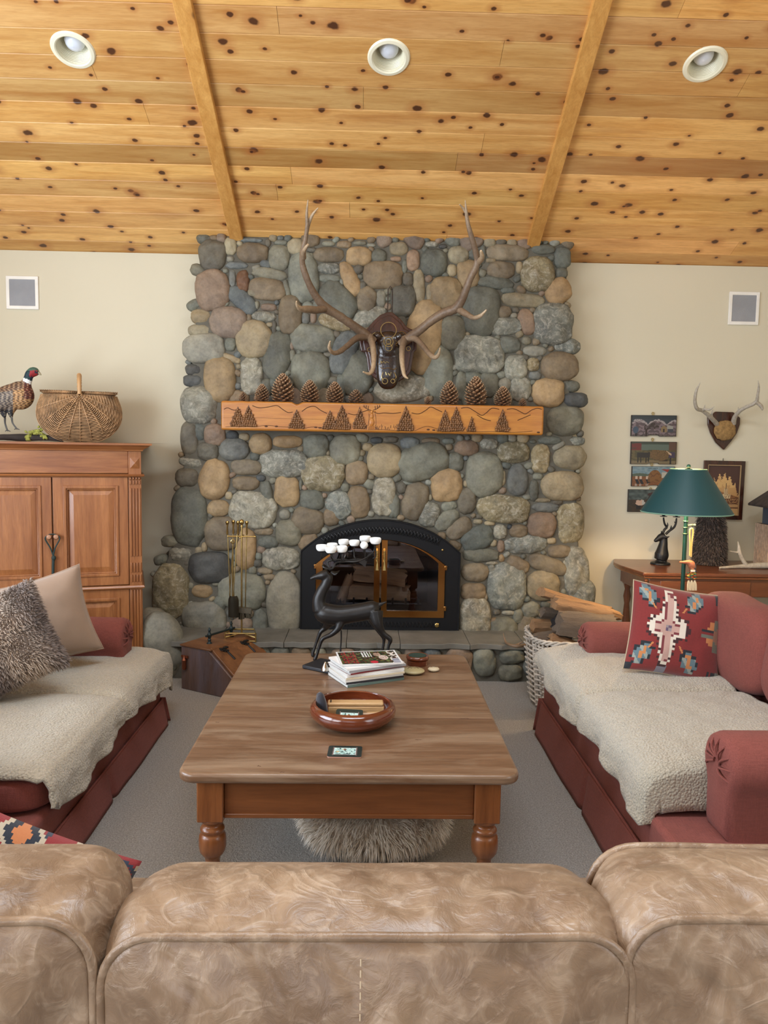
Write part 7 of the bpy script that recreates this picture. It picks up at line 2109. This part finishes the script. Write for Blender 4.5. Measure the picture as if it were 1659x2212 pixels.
antler([[(1255,510,.03,24,.3),(1270,450,.06,20,.5),(1310,395,.10,17,.6),(1370,355,.14,16,.6),(1440,325,.18,16,.6),(1480,290,.2,15,.5),(1490,230,.22,12,.5),(1500,160,.24,9,.6),(1494,98,.26,2,1)],
        [(1470,300,.2,16,.5),(1505,325,.2,16,.4),(1530,355,.22,14,.3),(1532,380,.23,5,.3)], [(1305,400,.1,9,.7),(1303,350,.12,2,.9)]], (1300,800), 4.423, 'antler', dm, M_DEER, D-0.002, 0.25)

# ------------------------------------------------------------------ leather sofa in the foreground
def leather_mat():
    t = NT('worn_tan_leather'); v = t.co()
    warp = t.n('TexNoise', Vector=v, Scale=6.0, Detail=3.0)
    wv = t.n('MixRGB' if False else 'VectorMath', {'operation': 'MULTIPLY_ADD'}, _0=warp.outputs['Color'], _1=(0.10,0.10,0.10), _2=v)
    n1 = t.noise(v, 7, 4, 0.6, 0.8); n2 = t.noise(v, 24, 5, 0.65, 1.2); n3 = t.noise(v, 420, 2)
    vo = t.n('TexVoronoi', {'feature': 'DISTANCE_TO_EDGE'}, Vector=wv.outputs[0], Scale=11.0).outputs['Distance']
    vo2 = t.n('TexVoronoi', {'feature': 'DISTANCE_TO_EDGE'}, Vector=wv.outputs[0], Scale=34.0).outputs['Distance']
    crease = t.math('MULTIPLY', t.ramp(vo, [(0.0, 1), (0.05, 0)]), t.ramp(n1, [(0.44, 0), (0.62, 1)]))
    crease2 = t.math('MULTIPLY', t.ramp(vo2, [(0.0, 1), (0.07, 0)]), t.ramp(n2, [(0.46, 0), (0.6, 0.8)]))
    c = t.mixc(t.ramp(n1, [(0.32,0),(0.66,1)]), S(118,95,75), S(156,131,106))
    c = t.mixc(t.ramp(n2, [(0.5,0),(0.72,0.4)]), c, S(190,168,144))
    c = t.mixc(t.math('MULTIPLY', crease, 0.10), c, S(196,176,154)); c = t.mixc(t.math('MULTIPLY', crease2, 0.08), c, S(190,168,146))
    n4 = t.noise(t.co((1.0, 1.6, 0.8), rot=(0.3, 0.6, 0.2)), 5.5, 2, 0.5, 1.6); n5 = t.noise(t.co((0.7, 1.6, 1.2), rot=(0.1, -0.7, 0.4)), 9, 2, 0.5, 1.2)
    w1 = t.math('MULTIPLY', t.ramp(n4, [(0.44, 0), (0.495, 1), (0.56, 0)]), t.ramp(n1, [(0.42, 0), (0.6, 1)]))
    w2 = t.math('MULTIPLY', t.ramp(n5, [(0.465, 0), (0.5, 1), (0.535, 0)]), t.ramp(n2, [(0.42, 0), (0.58, 1)]))
    c = t.mixc(t.math('MULTIPLY', w1, 0.30), c, S(198,178,156)); c = t.mixc(t.math('MULTIPLY', w2, 0.22), c, S(194,174,152))
    h = t.math('ADD', t.math('ADD', t.math('MULTIPLY', n2, 0.5), t.math('MULTIPLY', crease, -0.12)), t.math('ADD', t.math('MULTIPLY', w1, 0.22), t.math('MULTIPLY', w2, 0.10)))
    nr = t.bump(h, 0.45, 0.012); nr = t.bump(n3, 0.15, 0.001, nr)
    r_ = t.ramp(n2, [(0.3,0.30),(0.7,0.46)])
    t.t.links.new(r_, t.b.inputs['Roughness'])
    t.set(t.b.inputs['Base Color'], c); t.set(t.b.inputs['Normal'], nr); t.b.inputs['Specular IOR Level'].default_value = 0.6
    t.b.inputs['Coat Weight'].default_value = 0.12; t.b.inputs['Coat Roughness'].default_value = 0.3
    return t.m
M_LEA = leather_mat()
M_THREAD = plain('pale_thread', S(206,186,156), 0.7)
ls = thing('leather_sofa', 'tan worn leather three-cushion sofa seen from behind in the foreground', 'sofa', (0.0, 1.1, 0))
def rrect(hw_, hh_, r, n=10):
    pts = []
    for cx, cy, a0 in ((hw_-r,hh_-r,0),(-hw_+r,hh_-r,PI/2),(-hw_+r,-hh_+r,PI),(hw_-r,-hh_+r,1.5*PI)):
        pts += [(cx+r*math.cos(a0+PI/2*i/n), cy+r*math.sin(a0+PI/2*i/n)) for i in range(n+1)]
    # subdivide straight runs
    out = []
    for i, p in enumerate(pts):
        q = pts[(i+1) % len(pts)]; d = math.hypot(q[0]-p[0], q[1]-p[1]); k = max(1, int(d/0.018))
        for j in range(k): out.append((p[0]+(q[0]-p[0])*j/k, p[1]+(q[1]-p[1])*j/k))
    return out
def back_cushion(cx, w_, ztop, y0, y1, hh_, seed, yaw=0.0, creases=()):
    """y0: rear welt plane (towards the camera), y1: front welt plane; outline in xz"""
    d = bpy.data.objects.new('back_cushion', None); COL.objects.link(d); d.parent = ls
    cz_ = ztop-hh_/2
    d.location = (cx, (y0+y1)/2-1.1, cz_); d.rotation_euler = (0, 0, yaw)
    base = rrect(w_/2, hh_/2, 0.075, 8)
    n = len(base); t2 = (y1-y0)/2
    rings = []
    for f in (0.05, 0.2, 0.36, 0.52, 0.66, 0.78, 0.87, 0.935, 0.975, 0.993): rings.append((f, -t2-0.055*(1-f**2.2)-0.004, 0))      # rear face
    for i in range(1, 14): a = i/14; rings.append((1.0, -t2+2*t2*a, 0.020*math.sin(PI*a)))                         # side band
    for f in (0.993, 0.975, 0.93, 0.86, 0.75, 0.6, 0.4, 0.2, 0.05): rings.append((f, t2+0.06*(1-f**2.2)+0.004, 0))
    vs = []
    for (f, y_, out) in rings:
        for (x, z) in base:
            L = math.hypot(x, z)
            xx, zz = x*f+(x/L)*out, z*f+(z/L)*out*1.0
            p = Vector((xx*2.2+seed, y_*3, zz*2.2))
            dg_ = xx*6.0*(1 if xx > 0 else -1)+zz*9.0; wr = 0.009*math.exp(-((abs((dg_+1.2*noise.noise(p*1.5)) % 1.6-0.8))/0.22)**2)*(0.5+0.5*noise.noise(p*1.1))*(1 if f < 1 else 0.6) + 0.011*noise.noise(p*2.2) + 0.007*noise.noise(Vector((xx*9+zz*5+seed, y_*7, zz*9-xx*4))) 
            rg = abs(noise.noise(Vector((xx*7+zz*6, zz*5-xx*2+seed, y_*6)))); wr -= 0.014*max(0, 0.12-rg)/0.12*(1 if f > 0.3 else .5)
            for (ax_, ay_, bx2, by2, dep, wd) in creases:
                if f < 1.0 and y_ > 0: continue
                u_, w2_ = (xx, (zz if f < 1 else y_))
                dx_, dy_ = bx2-ax_, by2-ay_; LL = dx_*dx_+dy_*dy_
                tt = max(0, min(1, ((u_-ax_)*dx_+(w2_-ay_)*dy_)/LL)); dd = math.hypot(u_-ax_-dx_*tt, w2_-ay_-dy_*tt)
            edge = min(1.0, min(abs(y_+t2), abs(y_-t2))/0.03) if f == 1.0 else min(1, (1-f)/0.12)
            wr *= edge
            if f == 1.0: vs.append((xx+(x/L)*wr, y_, zz+(z/L)*wr))
            else: vs.append((xx, y_ + (wr if y_ > 0 else -wr), zz))
    m = len(rings); fs = [(i*n+k, i*n+(k+1)%n, (i+1)*n+(k+1)%n, (i+1)*n+k) for i in range(m-1) for k in range(n)]
    fs += [tuple(range(n))[::-1], tuple((m-1)*n+k for k in range(n))]
    g = G(); g.poly(vs, fs); o = part('leather_cover', g, M_LEA, d, angle=180)
    md = o.modifiers.new('sub','SUBSURF'); md.levels = 1; md.render_levels = 1
    for y_ in ((-t2, t2) if seed == 47 else (-t2,)):
        g = G(); g.tube([(x*1.004, y_-0.001+0.002*nz(x*8+seed,z*8), z*1.004+0.003*nz(x*5, seed)) for x, z in base], 0.0068, 10, closed=True)
        part('piping', g, M_LEA, d)
    g = G(); 
    for i in range(26):
        z0_ = hh_/2-0.02-i*0.0125
        fr = lambda z: -t2-0.055*(1-(abs(z)/(hh_/2))**2.2)-0.0065-0.002
        g.tube([(-0.012, fr(z0_), z0_), (-0.012, fr(z0_-0.008), z0_-0.008)], 0.0009, 4)
    if seed == 20: part('stitching', g, M_THREAD, d)
    return d
yA_, yB_ = 1.03, 1.225
m0, m1 = P(216,2040,y=yA_), P(1364,2062,y=yA_)
zm = P(790,2030,y=yA_).z
back_cushion((m0.x+m1.x)/2+0.002, (m1.x-m0.x), zm+0.004, yA_, yB_, 0.46, 20, 0.0)
l1 = P(198,2000,y=yA_).x; zl = P(90,1996,y=yA_).z
back_cushion(l1-0.36, 0.715, zl+0.004, yA_-0.005, yB_+0.01, 0.46, 31, math.radians(1.0))
r0 = P(1352,2050,y=yA_).x; zr_ = P(1560,2004,y=yA_).z
back_cushion(r0+0.365, 0.72, zr_+0.012, yA_-0.004, yB_+0.0, 0.46, 47, math.radians(-1.0))
g = G(); cushion(g, (0.0, 0.06, 0.37), (2.5, 0.22, 0.70), p=9, wr=0.004, crown=0.0, nu=80, nv=30); part('back_frame', g, M_LEA, ls, angle=180)
g = G(); g.bx(-1.2, 1.2, 0.05, 0.62, 0.10, 0.28); part('base', g, M_LEA, ls, bevel=0.03, seg=3)
for k in range(3):
    g = G(); cushion(g, (-0.74+0.74*k, 0.45, 0.36), (0.735, 0.60, 0.17), p=5, crown=0.02, wr=0.005, seed=k); part('seat_cushion', g, M_LEA, ls, angle=180)
for sx in (-1, 1):
    g = G(); cushion(g, (sx*1.23, 0.33, 0.33), (0.2, 0.86, 0.62), p=4, wr=0.005, crown=0); part('arm', g, M_LEA, ls, angle=180)
for x in (-1.15, 1.15):
    for y_ in (0.0, 0.58):
        g = G(); g.lathe([(0.02,0),(0.03,0.02),(0.026,0.10)], 14, (x,y_,0)); part('foot', g, M_CONS, ls)
# second kilim cushion behind the left cushion
def kil2(u, v):
    n = nz(u*10, v*9, 5); b = int(u*16+n*2) % 4
    d = abs((u*3.2) % 1-0.5) + abs((v*2.6) % 1-0.5)
    if d < 0.16: return S(206,132,84)
    if d < 0.28: return S(36,46,62)
    if d < 0.36: return S(196,186,166)
    if 0.10 < n < 0.24: return S(48,62,84)
    if n > 0.34: return S(150,132,112)
    return S(146,44,50)
kq = P(70,1850,y=1.50)
k2 = thing('kilim_cushion', 'multicoloured red and navy woven cushion peeking up behind the leather sofa back', 'cushion', (P(-35,1900,y=1.47).x, 1.47, P(100,1900,y=1.47).z-0.10), rot=(math.radians(-20), math.radians(24), math.radians(4)))
g = G(); pillow(g, 0.46, 0.42, 0.13, kil2, 80, 0.05, 17, nback=30); part('cover', g, M_KILIM, k2, angle=180)
